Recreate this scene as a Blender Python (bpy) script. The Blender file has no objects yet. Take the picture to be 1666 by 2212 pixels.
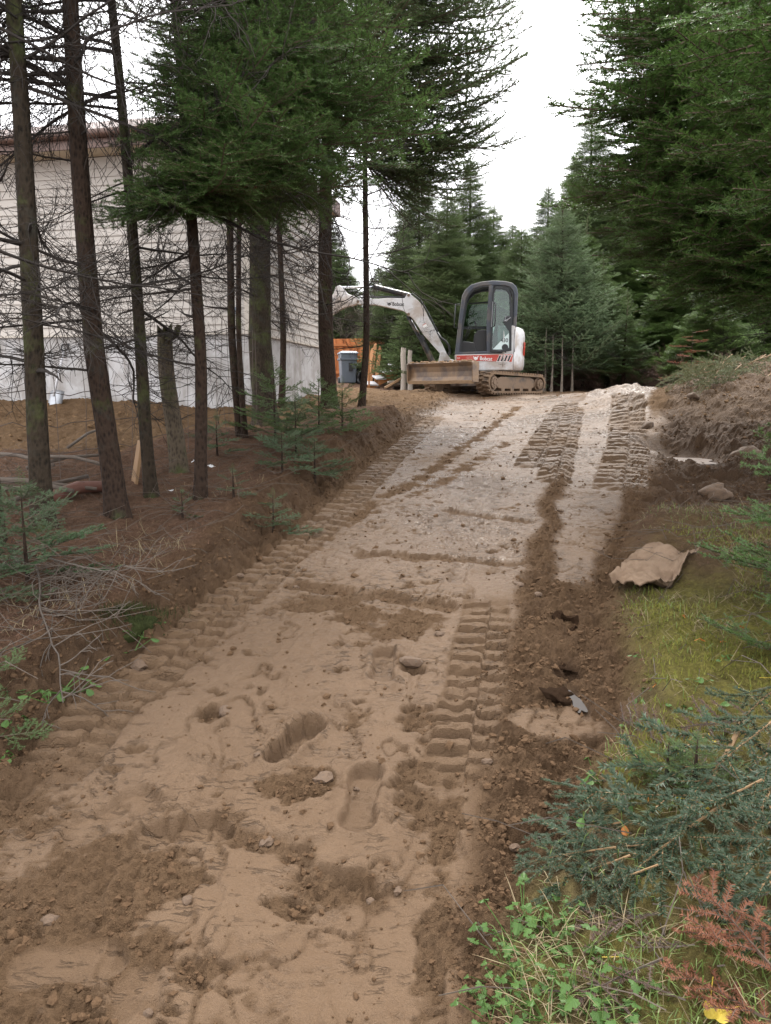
import bpy, math, random
import numpy as np
from mathutils import Vector, Matrix, Euler

random.seed(7)
rng = np.random.default_rng(11)
S = bpy.context.scene
COL = S.collection
R = math.radians
PI = math.pi

# ------------------------------------------------------------------ camera, sky, sun, exposure
CAM_H = 1.4
PITCH = R(9.1)
FPX = 1598.0                       # focal length in pixels of a 1666 x 2212 picture
cam_d = bpy.data.cameras.new('camera')
cam = bpy.data.objects.new('camera', cam_d)
COL.objects.link(cam)
cam.location = (0, 0, CAM_H)
cam.rotation_euler = (R(90) - PITCH, 0, 0)
cam_d.sensor_fit = 'VERTICAL'
cam_d.sensor_height = 36.0
cam_d.lens = 36.0 * FPX / 2212.0
cam_d.clip_start = 0.05
cam_d.clip_end = 2000
S.camera = cam

SUN_EL, SUN_AZ = R(52), R(12)     # azimuth measured from +Y clockwise
world = bpy.data.worlds.new('World')
S.world = world
world.use_nodes = True
wn = world.node_tree.nodes
wl = world.node_tree.links
for n in list(wn):
    wn.remove(n)
w_out = wn.new('ShaderNodeOutputWorld')
w_bg = wn.new('ShaderNodeBackground')
w_sky = wn.new('ShaderNodeTexSky')
w_sky.sky_type = 'NISHITA'
w_sky.sun_disc = False
w_sky.sun_elevation = SUN_EL
w_sky.sun_rotation = SUN_AZ
w_sky.dust_density = 6.0
w_hsv = wn.new('ShaderNodeHueSaturation')
w_hsv.inputs['Saturation'].default_value = 0.25
w_mix = wn.new('ShaderNodeMixRGB')   # closed cloud cover over the clear sky
w_mix.inputs['Fac'].default_value = 0.82
w_mix.inputs['Color2'].default_value = (11.0, 11.0, 11.3, 1)
wl.new(w_sky.outputs['Color'], w_hsv.inputs['Color'])
wl.new(w_hsv.outputs['Color'], w_mix.inputs['Color1'])
wl.new(w_mix.outputs['Color'], w_bg.inputs['Color'])
w_bg.inputs['Strength'].default_value = 0.115
wl.new(w_bg.outputs['Background'], w_out.inputs['Surface'])

sun_d = bpy.data.lights.new('sun', 'SUN')
sun_d.energy = 1.5
sun_d.angle = R(12)
sun_d.color = (1.0, 0.95, 0.88)
sun = bpy.data.objects.new('sun', sun_d)
COL.objects.link(sun)
sun.location = (0, 0, 30)
sun.rotation_euler = Vector((-math.sin(SUN_AZ) * math.cos(SUN_EL), -math.cos(SUN_AZ) * math.cos(SUN_EL),
                             -math.sin(SUN_EL))).to_track_quat('-Z', 'Y').to_euler()

S.view_settings.view_transform = 'Standard'
S.view_settings.look = 'None'
S.view_settings.gamma = 1.0
S.view_settings.use_curve_mapping = False
S.view_settings.exposure = 1.55
S.render.engine = 'CYCLES'
S.cycles.max_bounces = 5
S.cycles.diffuse_bounces = 3
S.cycles.glossy_bounces = 2
S.cycles.transmission_bounces = 4
S.cycles.transparent_max_bounces = 8
S.cycles.caustics_reflective = False
S.cycles.caustics_refractive = False

# ------------------------------------------------------------------ helpers
def hash2(ix, iy, seed):
    h = (ix.astype(np.int64) * 374761393 + iy.astype(np.int64) * 668265263 + seed * 1442695041) & 0xFFFFFFFF
    h = ((h ^ (h >> 13)) * 1274126177) & 0xFFFFFFFF
    h = (h ^ (h >> 16)) & 0xFFFFFFFF
    return h

def pn(x, y, seed=0):
    """2-D gradient noise, about -1..1"""
    x0 = np.floor(x); y0 = np.floor(y)
    fx = x - x0; fy = y - y0
    ix = x0.astype(np.int64); iy = y0.astype(np.int64)
    u = fx * fx * fx * (fx * (fx * 6 - 15) + 10)
    v = fy * fy * fy * (fy * (fy * 6 - 15) + 10)
    def g(dx, dy):
        a = hash2(ix + dx, iy + dy, seed) * (2 * PI / 4294967296.0)
        return np.cos(a) * (fx - dx) + np.sin(a) * (fy - dy)
    n0 = g(0, 0) * (1 - u) + g(1, 0) * u
    n1 = g(0, 1) * (1 - u) + g(1, 1) * u
    return (n0 * (1 - v) + n1 * v) * 1.5

def fbm(x, y, oct=4, seed=0, gain=0.5, lac=2.03):
    s = np.zeros_like(x); a = 1.0
    for i in range(oct):
        s += a * pn(x, y, seed + i * 17)
        x = x * lac + 3.1; y = y * lac - 1.7; a *= gain
    return s

def sstep(a, b, x):
    t = np.clip((x - a) / (b - a), 0, 1)
    return t * t * (3 - 2 * t)

def mesh_np(name, V, F, mats=(), mi=None, smooth=False, attrs=None):
    """mesh from numpy arrays; F is (n,3) or (n,4) or a list of such arrays"""
    me = bpy.data.meshes.new(name)
    V = np.asarray(V, dtype=np.float32)
    Fs = F if isinstance(F, list) else [F]
    Fs = [np.asarray(f, dtype=np.int32) for f in Fs if len(f)]
    me.vertices.add(len(V)); me.vertices.foreach_set('co', V.ravel())
    nl = sum(f.size for f in Fs); nf = sum(len(f) for f in Fs)
    me.loops.add(nl); me.loops.foreach_set('vertex_index', np.concatenate([f.ravel() for f in Fs]))
    me.polygons.add(nf)
    tot = np.concatenate([np.full(len(f), f.shape[1], dtype=np.int32) for f in Fs])
    st = np.concatenate(([0], np.cumsum(tot)[:-1])).astype(np.int32)
    me.polygons.foreach_set('loop_start', st)
    try:
        me.polygons.foreach_set('loop_total', tot)
    except Exception:
        pass
    if mi is not None:
        me.polygons.foreach_set('material_index', np.asarray(mi, dtype=np.int32))
    me.polygons.foreach_set('use_smooth', np.full(nf, bool(smooth)))
    for m in mats:
        me.materials.append(m)
    if attrs:
        for k, a in attrs.items():
            a = np.asarray(a, dtype=np.float32)
            if a.ndim == 1:
                at = me.attributes.new(k, 'FLOAT', 'POINT'); at.data.foreach_set('value', a)
            else:
                at = me.attributes.new(k, 'FLOAT_COLOR', 'POINT'); at.data.foreach_set('color', a.ravel())
    me.update(calc_edges=True)
    me.validate()
    return me

def link(name, me, parent=None, loc=None, rot=None, scale=None):
    o = bpy.data.objects.new(name, me)
    COL.objects.link(o)
    if parent is not None:
        o.parent = parent
    if loc is not None: o.location = loc
    if rot is not None: o.rotation_euler = rot
    if scale is not None: o.scale = scale if hasattr(scale, '__len__') else (scale,) * 3
    return o

def tag(o, label=None, cat=None, group=None, kind=None):
    if label: o['label'] = label
    if cat: o['category'] = cat
    if group: o['group'] = group
    if kind: o['kind'] = kind
    return o

def empty(name, loc, rz=0.0, label=None, cat=None, group=None):
    o = bpy.data.objects.new(name, None)
    COL.objects.link(o)
    o.location = loc
    o.rotation_euler = (0, 0, rz)
    o.empty_display_size = 0.1
    tag(o, label, cat, group)
    return o

class MB:
    """collects shapes and links them as one mesh object"""
    def __init__(s):
        s.v = []; s.f = []; s.n = 0
    def add(s, verts, faces):
        k = s.n
        s.v += [tuple(p) for p in verts]
        s.f += [tuple(i + k for i in f) for f in faces]
        s.n = len(s.v)
        return s
    def box(s, c, d, M=None):
        x, y, z = d[0] / 2, d[1] / 2, d[2] / 2
        P = [Vector((sx * x, sy * y, sz * z)) for sx in (-1, 1) for sy in (-1, 1) for sz in (-1, 1)]
        if M is not None: P = [M @ p for p in P]
        P = [p + Vector(c) for p in P]
        return s.add(P, [(0, 1, 3, 2), (4, 6, 7, 5), (0, 4, 5, 1), (2, 3, 7, 6), (0, 2, 6, 4), (1, 5, 7, 3)])
    def prism(s, poly, a, b, f):
        """poly: 2-D outline, f(p, q, t) -> 3-D, extruded t from a to b"""
        n = len(poly)
        P = [f(p[0], p[1], a) for p in poly] + [f(p[0], p[1], b) for p in poly]
        F = [tuple(range(n))[::-1], tuple(range(n, 2 * n))]
        F += [(i, (i + 1) % n, n + (i + 1) % n, n + i) for i in range(n)]
        return s.add(P, F)
    def ring(s, outer, inner, a, b, f):
        """a frame between two outlines with the same number of points, extruded"""
        n = len(outer)
        P = [f(p[0], p[1], t) for t in (a, b) for q in (outer, inner) for p in q]
        F = []
        for i in range(n):
            j = (i + 1) % n
            F += [(i, j, n + j, n + i)[::-1], (2 * n + i, 2 * n + j, 3 * n + j, 3 * n + i),
                  (i, 2 * n + i, 2 * n + j, j)[::-1], (n + i, n + j, 3 * n + j, 3 * n + i)[::-1]]
        return s.add(P, F)
    def tube(s, pts, rad, n=8, caps=True):
        pts = [Vector(p) for p in pts]
        m = len(pts)
        if not hasattr(rad, '__len__'): rad = [rad] * m
        P = []; up = None
        for i, p in enumerate(pts):
            t = (pts[min(i + 1, m - 1)] - pts[max(i - 1, 0)]).normalized()
            if up is None:
                up = Vector((0, 0, 1)) if abs(t.z) < 0.9 else Vector((1, 0, 0))
            a = t.cross(up).normalized(); b = a.cross(t).normalized(); up = b
            for k in range(n):
                w = 2 * PI * k / n
                P.append(p + a * (math.cos(w) * rad[i]) + b * (math.sin(w) * rad[i]))
        F = [(i * n + k, i * n + (k + 1) % n, (i + 1) * n + (k + 1) % n, (i + 1) * n + k) for i in range(m - 1) for k in range(n)]
        if caps:
            F += [tuple(range(n))[::-1], tuple(range((m - 1) * n, m * n))]
        return s.add(P, F)
    def build(s, name, mat, parent=None, smooth=False, bevel=0, loc=None, rot=None, segs=2):
        me = bpy.data.meshes.new(name)
        me.from_pydata(s.v, [], s.f)
        me.materials.append(mat)
        me.validate()
        if smooth:
            me.polygons.foreach_set('use_smooth', [True] * len(me.polygons))
        o = link(name, me, parent, loc, rot)
        if bevel:
            b = o.modifiers.new('bevel', 'BEVEL'); b.width = bevel; b.segments = segs; b.limit_method = 'ANGLE'; b.angle_limit = R(35)
            b.harden_normals = False
        return o

def rot_z(a): return Matrix.Rotation(a, 3, 'Z')

# picture (1666 x 2212) -> world point at depth d along the view axis
CP, SP = math.cos(PITCH), math.sin(PITCH)
def W(px, py, d):
    a = (px - 833) / FPX; v = (py - 1106) / FPX
    return Vector((a * d, d * (CP - v * SP), CAM_H - d * (SP + v * CP)))

# road profile: rises away from the camera and flattens at the crest
PY = np.array([-40, -4, 0, 9.0, 11.0, 13.0, 15.0, 16.5, 20, 25, 40, 400.0])
PZ = np.array([-0.5, -0.3, 0, 0.90, 1.07, 1.22, 1.345, 1.40, 1.50, 1.70, 3.4, 14.0])
def prof(y):
    y = np.asarray(y, dtype=float)
    return (np.interp(y, PY, PZ) + np.interp(y - .6, PY, PZ) + np.interp(y + .6, PY, PZ)) / 3

def G(px, py, dz=0.0):
    """picture point -> point on the road profile raised by dz"""
    lo, hi = 0.5, 60.0
    for _ in range(60):
        m = (lo + hi) / 2
        p = W(px, py, m)
        if p.z > float(prof(p.y)) + dz: lo = m
        else: hi = m
    return W(px, py, (lo + hi) / 2)
_g2 = {}
def G2(px, py, dz=0.0):
    k = (px, py, dz)
    if k not in _g2:
        p = G(px, py, dz); _g2[k] = (p.x, p.y)
    return _g2[k]
# ------------------------------------------------------------------ materials
class NT:
    def __init__(s, name):
        s.m = bpy.data.materials.new(name); s.m.use_nodes = True
        s.t = s.m.node_tree; s.n = s.t.nodes; s.l = s.t.links
        s.b = s.n['Principled BSDF']
        s.co = None
    def tc(s, out='Object'):
        n = s.n.new('ShaderNodeTexCoord'); return n.outputs[out]
    def noise(s, vec, scale, detail=4, rough=0.55, dist=0.0):
        n = s.n.new('ShaderNodeTexNoise'); n.inputs['Scale'].default_value = scale; n.inputs['Detail'].default_value = detail
        n.inputs['Roughness'].default_value = rough; n.inputs['Distortion'].default_value = dist
        if vec is not None: s.l.new(vec, n.inputs['Vector'])
        return n.outputs['Fac']
    def voro(s, vec, scale, feature='F1'):
        n = s.n.new('ShaderNodeTexVoronoi'); n.inputs['Scale'].default_value = scale; n.feature = feature
        if vec is not None: s.l.new(vec, n.inputs['Vector'])
        return n.outputs['Distance']
    def mapv(s, vec, scale=(1, 1, 1)):
        n = s.n.new('ShaderNodeMapping'); n.inputs['Scale'].default_value = scale
        s.l.new(vec, n.inputs['Vector']); return n.outputs['Vector']
    def ramp(s, fac, stops):
        n = s.n.new('ShaderNodeValToRGB'); e = n.color_ramp.elements
        while len(e) < len(stops): e.new(0.5)
        for i, (p, c) in enumerate(stops):
            e[i].position = p; e[i].color = (*c, 1) if len(c) == 3 else c
        s.l.new(fac, n.inputs['Fac']); return n.outputs['Color']
    def mix(s, fac, a, b, mode='MIX'):
        n = s.n.new('ShaderNodeMixRGB'); n.blend_type = mode
        for k, v in (('Fac', fac), ('Color1', a), ('Color2', b)):
            if hasattr(v, 'is_linked'): s.l.new(v, n.inputs[k])
            elif k == 'Fac': n.inputs[k].default_value = v
            else: n.inputs[k].default_value = (*v, 1)
        return n.outputs['Color']
    def math(s, op, a, b=0.0, clamp=False):
        n = s.n.new('ShaderNodeMath'); n.operation = op; n.use_clamp = clamp
        for i, v in enumerate((a, b)):
            if hasattr(v, 'is_linked'): s.l.new(v, n.inputs[i])
            else: n.inputs[i].default_value = v
        return n.outputs[0]
    def attr(s, name, out='Color'):
        n = s.n.new('ShaderNodeAttribute'); n.attribute_name = name; return n.outputs[out]
    def sep(s, col):
        n = s.n.new('ShaderNodeSeparateColor'); s.l.new(col, n.inputs[0]); return n.outputs
    def objrand(s):
        return s.n.new('ShaderNodeObjectInfo').outputs['Random']
    def bump(s, h, strength=0.5, dist=0.01):
        n = s.n.new('ShaderNodeBump'); n.inputs['Strength'].default_value = strength; n.inputs['Distance'].default_value = dist
        s.l.new(h, n.inputs['Height']); s.l.new(n.outputs['Normal'], s.b.inputs['Normal']); return n
    def set(s, **k):
        for a, v in k.items():
            i = s.b.inputs[{'col': 'Base Color', 'rough': 'Roughness', 'metal': 'Metallic', 'spec': 'Specular IOR Level',
                            'coat': 'Coat Weight', 'trans': 'Transmission Weight', 'ior': 'IOR', 'sss': 'Subsurface Weight'}[a]]
            if hasattr(v, 'is_linked'): s.l.new(v, i)
            elif a == 'col': i.default_value = (*v, 1)
            else: i.default_value = v
        return s.m

def mat_plain(name, col, rough=0.6, metal=0.0, var=0.12, scale=14.0, bump=0.0, dirt=None, dirt_amt=0.0, spec=0.5, coat=0.0):
    t = NT(name); v = t.tc()
    n = t.noise(v, scale, 5)
    c = t.mix(n, tuple(x * (1 - var) for x in col), tuple(min(1, x * (1 + var)) for x in col))
    rr = rough
    if dirt is not None:
        d = t.noise(v, scale * 0.35, 6, 0.65)
        f = t.ramp(d, [(0.52 - dirt_amt * 0.35, (0, 0, 0)), (0.62 - dirt_amt * 0.2, (1, 1, 1))])
        f = t.math('MULTIPLY', f, min(1.0, 0.35 + dirt_amt))
        c = t.mix(f, c, dirt)
    if bump: t.bump(t.noise(v, scale * 4, 6), bump, 0.01)
    return t.set(col=c, rough=rr, metal=metal, spec=spec, coat=coat)

MUD_DRY = (0.33, 0.21, 0.12)

def mat_needle(name, dark, light, rough=0.45):
    t = NT(name)
    tip = t.attr('tint', 'Fac')
    r = t.objrand()
    c = t.mix(tip, dark, light)
    c = t.mix(t.math('MULTIPLY', r, 0.45), c, (dark[0] * 1.1, dark[1] * .75, dark[2] * .6))
    v = t.tc()
    n = t.noise(v, 3.0, 2)
    c = t.mix(t.math('MULTIPLY', n, 0.5), c, tuple(0.5 * (a + b) * 0.8 for a, b in zip(dark, light)))
    t.set(col=c, rough=rough, spec=0.35)
    tr = t.n.new('ShaderNodeBsdfTranslucent'); t.l.new(c, tr.inputs['Color'])
    ms = t.n.new('ShaderNodeMixShader'); ms.inputs[0].default_value = 0.32
    t.l.new(t.b.outputs[0], ms.inputs[1]); t.l.new(tr.outputs[0], ms.inputs[2])
    t.l.new(ms.outputs[0], t.n['Material Output'].inputs['Surface'])
    return t.m

def mat_bark(name, a, b, moss=0.0):
    t = NT(name); v = t.tc()
    m = t.mapv(v, (1, 1, 0.45))
    vo = t.voro(m, 55.0)
    n = t.noise(m, 22, 6, 0.65)
    h = t.math('ADD', t.math('MULTIPLY', vo, 0.9), n)
    c = t.mix(t.ramp(h, [(0.45, (0, 0, 0)), (1.05, (1, 1, 1))]), b, a)
    li = t.noise(v, 5.0, 5, 0.6)
    c = t.mix(t.ramp(li, [(0.56, (0, 0, 0)), (0.66, (0.5, 0.5, 0.5))]), c, (0.042, 0.042, 0.034))
    if moss:
        mo = t.noise(v, 3.2, 6, 0.65)
        c = t.mix(t.ramp(mo, [(0.58 - moss * 0.2, (0, 0, 0)), (0.70 - moss * 0.2, (0.75, 0.75, 0.75))]), c, (0.055, 0.065, 0.022))
    t.bump(h, 1.0, 0.012)
    return t.set(col=c, rough=0.92, spec=0.15)

M = {}
M['fir_needle'] = mat_needle('fir_needle', (0.044, 0.094, 0.028), (0.122, 0.208, 0.060))
M['fir_dark'] = mat_needle('fir_dark_needle', (0.042, 0.094, 0.025), (0.120, 0.208, 0.050))
M['spruce_needle'] = mat_needle('spruce_needle', (0.046, 0.082, 0.030), (0.110, 0.165, 0.058))
M['blue_needle'] = mat_needle('blue_spruce_needle', (0.070, 0.122, 0.060), (0.27, 0.37, 0.20))
M['cut_needle'] = mat_needle('cut_spruce_needle', (0.029, 0.055, 0.030), (0.085, 0.130, 0.075))
M['rust_needle'] = mat_needle('rust_needle', (0.15, 0.055, 0.028), (0.28, 0.12, 0.066), 0.7)
M['grey_needle'] = mat_needle('grey_dead_needle', (0.12, 0.078, 0.060), (0.215, 0.145, 0.120), 0.8)
M['twig'] = mat_plain('twig_bark', (0.085, 0.058, 0.040), 0.9, var=0.35, scale=60)
M['twig_tan'] = mat_plain('tan_twig_bark', (0.22, 0.135, 0.065), 0.8, var=0.25, scale=60)
M['dead_twig'] = mat_plain('dead_twig', (0.022, 0.016, 0.012), 0.95, var=0.45, scale=25)
M['grey_twig'] = mat_plain('grey_twig', (0.085, 0.066, 0.051), 0.95, var=0.4, scale=30)
M['bark'] = mat_bark('spruce_bark', (0.036, 0.023, 0.016), (0.009, 0.006, 0.0048), 0.12)
M['bark_moss'] = mat_bark('mossy_bark', (0.034, 0.025, 0.017), (0.010, 0.008, 0.006), 0.35)
M['bark_grey'] = mat_bark('grey_bark', (0.22, 0.185, 0.15), (0.075, 0.06, 0.048), 0.1)
M['rot'] = mat_bark('rotten_wood', (0.085, 0.066, 0.046), (0.022, 0.017, 0.013), 0.45)

def mat_wood(name, a, b, scale=(2, 2, 30), rough=0.7, sc=6.0):
    t = NT(name); v = t.mapv(t.tc(), scale)
    n = t.noise(v, sc, 6, 0.6, 0.4)
    r = t.objrand()
    c = t.mix(n, a, b)
    c = t.mix(t.math('MULTIPLY', r, 0.35), c, tuple(x * 0.55 for x in a))
    t.bump(n, 0.25, 0.004)
    return t.set(col=c, rough=rough, spec=0.3)
M['cedar'] = mat_wood('cedar_board', (0.36, 0.115, 0.034), (0.50, 0.19, 0.066), (22, 22, 1.2), sc=3)
M['stair_wood'] = mat_wood('stained_stair_wood', (0.33, 0.135, 0.045), (0.46, 0.21, 0.08), (3, 18, 18), sc=3)
M['picket'] = mat_wood('weathered_picket', (0.34, 0.15, 0.06), (0.46, 0.24, 0.11), (22, 22, 1.5), sc=3)
M['pale_wood'] = mat_wood('pale_split_wood', (0.20, 0.115, 0.055), (0.32, 0.20, 0.105), (12, 12, 2), sc=3)
M['grey_wood'] = mat_wood('grey_weathered_wood', (0.30, 0.26, 0.22), (0.44, 0.39, 0.33), (14, 14, 2), sc=3)
M['red_log'] = mat_wood('red_brown_log', (0.075, 0.030, 0.020), (0.125, 0.055, 0.038), (3, 14, 14), sc=3)
M['white_paint'] = mat_plain('white_machine_paint', (0.60, 0.60, 0.61), 0.38, var=0.03, scale=6, dirt=(0.30, 0.21, 0.14), dirt_amt=0.26, coat=0.15)
M['red_decal'] = mat_plain('red_decal', (0.47, 0.045, 0.028), 0.4, var=0.10, scale=9, dirt=(0.55, 0.33, 0.27), dirt_amt=0.10)
M['white_ink'] = mat_plain('white_lettering', (0.80, 0.79, 0.78), 0.45, var=0.03)
M['black_ink'] = mat_plain('black_lettering', (0.02, 0.02, 0.022), 0.45, var=0.05)
M['cab_grey'] = mat_plain('cab_frame_grey', (0.052, 0.060, 0.078), 0.42, var=0.10, scale=8, dirt=(0.14, 0.115, 0.09), dirt_amt=0.15)
M['cab_rim'] = mat_plain('cab_rim_black', (0.022, 0.024, 0.027), 0.5, var=0.1)
M['black_rubber'] = mat_plain('black_rubber', (0.022, 0.022, 0.024), 0.6, var=0.2, scale=20)
M['hyd_black'] = mat_plain('black_hydraulic_paint', (0.020, 0.021, 0.024), 0.35, var=0.15, scale=10, dirt=(0.2, 0.15, 0.1), dirt_amt=0.1)
M['chrome'] = mat_plain('chrome_rod', (0.62, 0.63, 0.65), 0.18, 1.0, var=0.03)
M['seat'] = mat_plain('black_vinyl_seat', (0.020, 0.020, 0.022), 0.55, var=0.15, scale=12)
M['dark_steel'] = mat_plain('dark_frame_steel', (0.045, 0.043, 0.043), 0.6, 0.0, var=0.3, scale=8, dirt=(0.22, 0.145, 0.09), dirt_amt=0.45, bump=0.2)
M['muddy_rubber'] = mat_plain('muddy_track_rubber', (0.055, 0.048, 0.042), 0.85, var=0.3, scale=14, dirt=(0.20, 0.13, 0.078), dirt_amt=0.6, bump=0.5)
M['blade'] = mat_plain('worn_blade_steel', (0.135, 0.105, 0.090), 0.5, 0.35, var=0.25, scale=7, dirt=(0.33, 0.22, 0.13), dirt_amt=0.35, bump=0.12)
M['blade_mud'] = mat_plain('mud_on_blade', (0.33, 0.22, 0.13), 0.9, var=0.25, scale=14, bump=0.6)
M['bin_grey'] = mat_plain('bin_plastic', (0.105, 0.125, 0.15), 0.5, var=0.08, scale=5)
M['bin_lid'] = mat_plain('bin_lid_plastic', (0.24, 0.28, 0.33), 0.45, var=0.05, scale=5)
M['black_bag'] = mat_plain('black_plastic_sheet', (0.018, 0.018, 0.02), 0.28, var=0.2, scale=6)
M['grey_plastic'] = mat_plain('grey_tread_board', (0.50, 0.49, 0.50), 0.7, var=0.1, scale=12)
M['orange_net'] = mat_plain('orange_plastic', (0.72, 0.13, 0.025), 0.6, var=0.15, scale=10)
M['steel'] = mat_plain('galvanised_steel', (0.33, 0.34, 0.36), 0.4, 0.6, var=0.2, scale=12)
M['wire'] = mat_plain('rusty_fence_wire', (0.085, 0.062, 0.050), 0.7, 0.3, var=0.3, scale=30)
M['trim'] = mat_plain('cream_trim', (0.46, 0.41, 0.35), 0.55, var=0.04)
M['roof_brown'] = mat_plain('brown_fascia', (0.115, 0.062, 0.045), 0.5, var=0.12, scale=6)
M['soffit'] = mat_plain('soffit_cream', (0.52, 0.44, 0.33), 0.6, var=0.05)
M['glass'] = None
def mat_glass(name, tint, alpha):
    t = NT(name)
    t.set(col=tint, rough=0.03, spec=0.8)
    tr = t.n.new('ShaderNodeBsdfTransparent'); tr.inputs['Color'].default_value = (0.58, 0.72, 0.68, 1)
    gl = t.n.new('ShaderNodeBsdfGlossy'); gl.inputs['Roughness'].default_value = 0.02
    fr = t.n.new('ShaderNodeFresnel'); fr.inputs['IOR'].default_value = 1.33
    ms = t.n.new('ShaderNodeMixShader')
    t.l.new(t.math('ADD', t.math('MULTIPLY', fr.outputs[0], 1.0), alpha), ms.inputs[0])
    t.l.new(tr.outputs[0], ms.inputs[1]); t.l.new(gl.outputs[0], ms.inputs[2])
    t.l.new(ms.outputs[0], t.n['Material Output'].inputs['Surface'])
    return t.m
M['glass'] = mat_glass('cab_glass', (0.1, 0.14, 0.13), 0.0)
M['door_glass'] = mat_glass('door_glass', (0.1, 0.14, 0.13), 0.03)
M['window_glass'] = mat_plain('house_window_glass', (0.30, 0.36, 0.42), 0.06, var=0.1, scale=2, spec=0.9)

def mat_siding():
    t = NT('vinyl_siding'); v = t.tc()
    g = t.noise(t.mapv(v, (3, 3, 40)), 6, 4)
    big = t.noise(v, 0.7, 4)
    c = t.mix(g, (0.39, 0.355, 0.32), (0.46, 0.42, 0.38))
    c = t.mix(t.math('MULTIPLY', big, 0.3), c, (0.40, 0.36, 0.32))
    c = t.mix(t.math('MULTIPLY', t.objrand(), 0.12), c, (0.5, 0.43, 0.37))
    t.bump(g, 0.08, 0.002)
    return t.set(col=c, rough=0.55, spec=0.35)
M['siding'] = mat_siding()
def mat_concrete():
    t = NT('foundation_concrete'); v = t.tc()
    a = t.noise(v, 1.3, 7, 0.65); b = t.noise(v, 30, 5, 0.6); d = t.noise(t.mapv(v, (3.0, 3.0, 0.35)), 2.2, 6, 0.6)
    c = t.ramp(a, [(0.36, (0.25, 0.235, 0.22)), (0.48, (0.36, 0.345, 0.335)), (0.53, (0.45, 0.44, 0.44)), (0.7, (0.38, 0.365, 0.36))])
    c = t.mix(t.ramp(d, [(0.52, (0, 0, 0)), (0.66, (0.65, 0.65, 0.65))]), c, (0.21, 0.185, 0.165))
    c = t.mix(t.math('MULTIPLY', b, 0.25), c, (0.42, 0.39, 0.37))
    t.bump(t.math('ADD', t.math('MULTIPLY', a, 0.6), b), 0.3, 0.01)
    return t.set(col=c, rough=0.9, spec=0.2)
M['concrete'] = mat_concrete()

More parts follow.
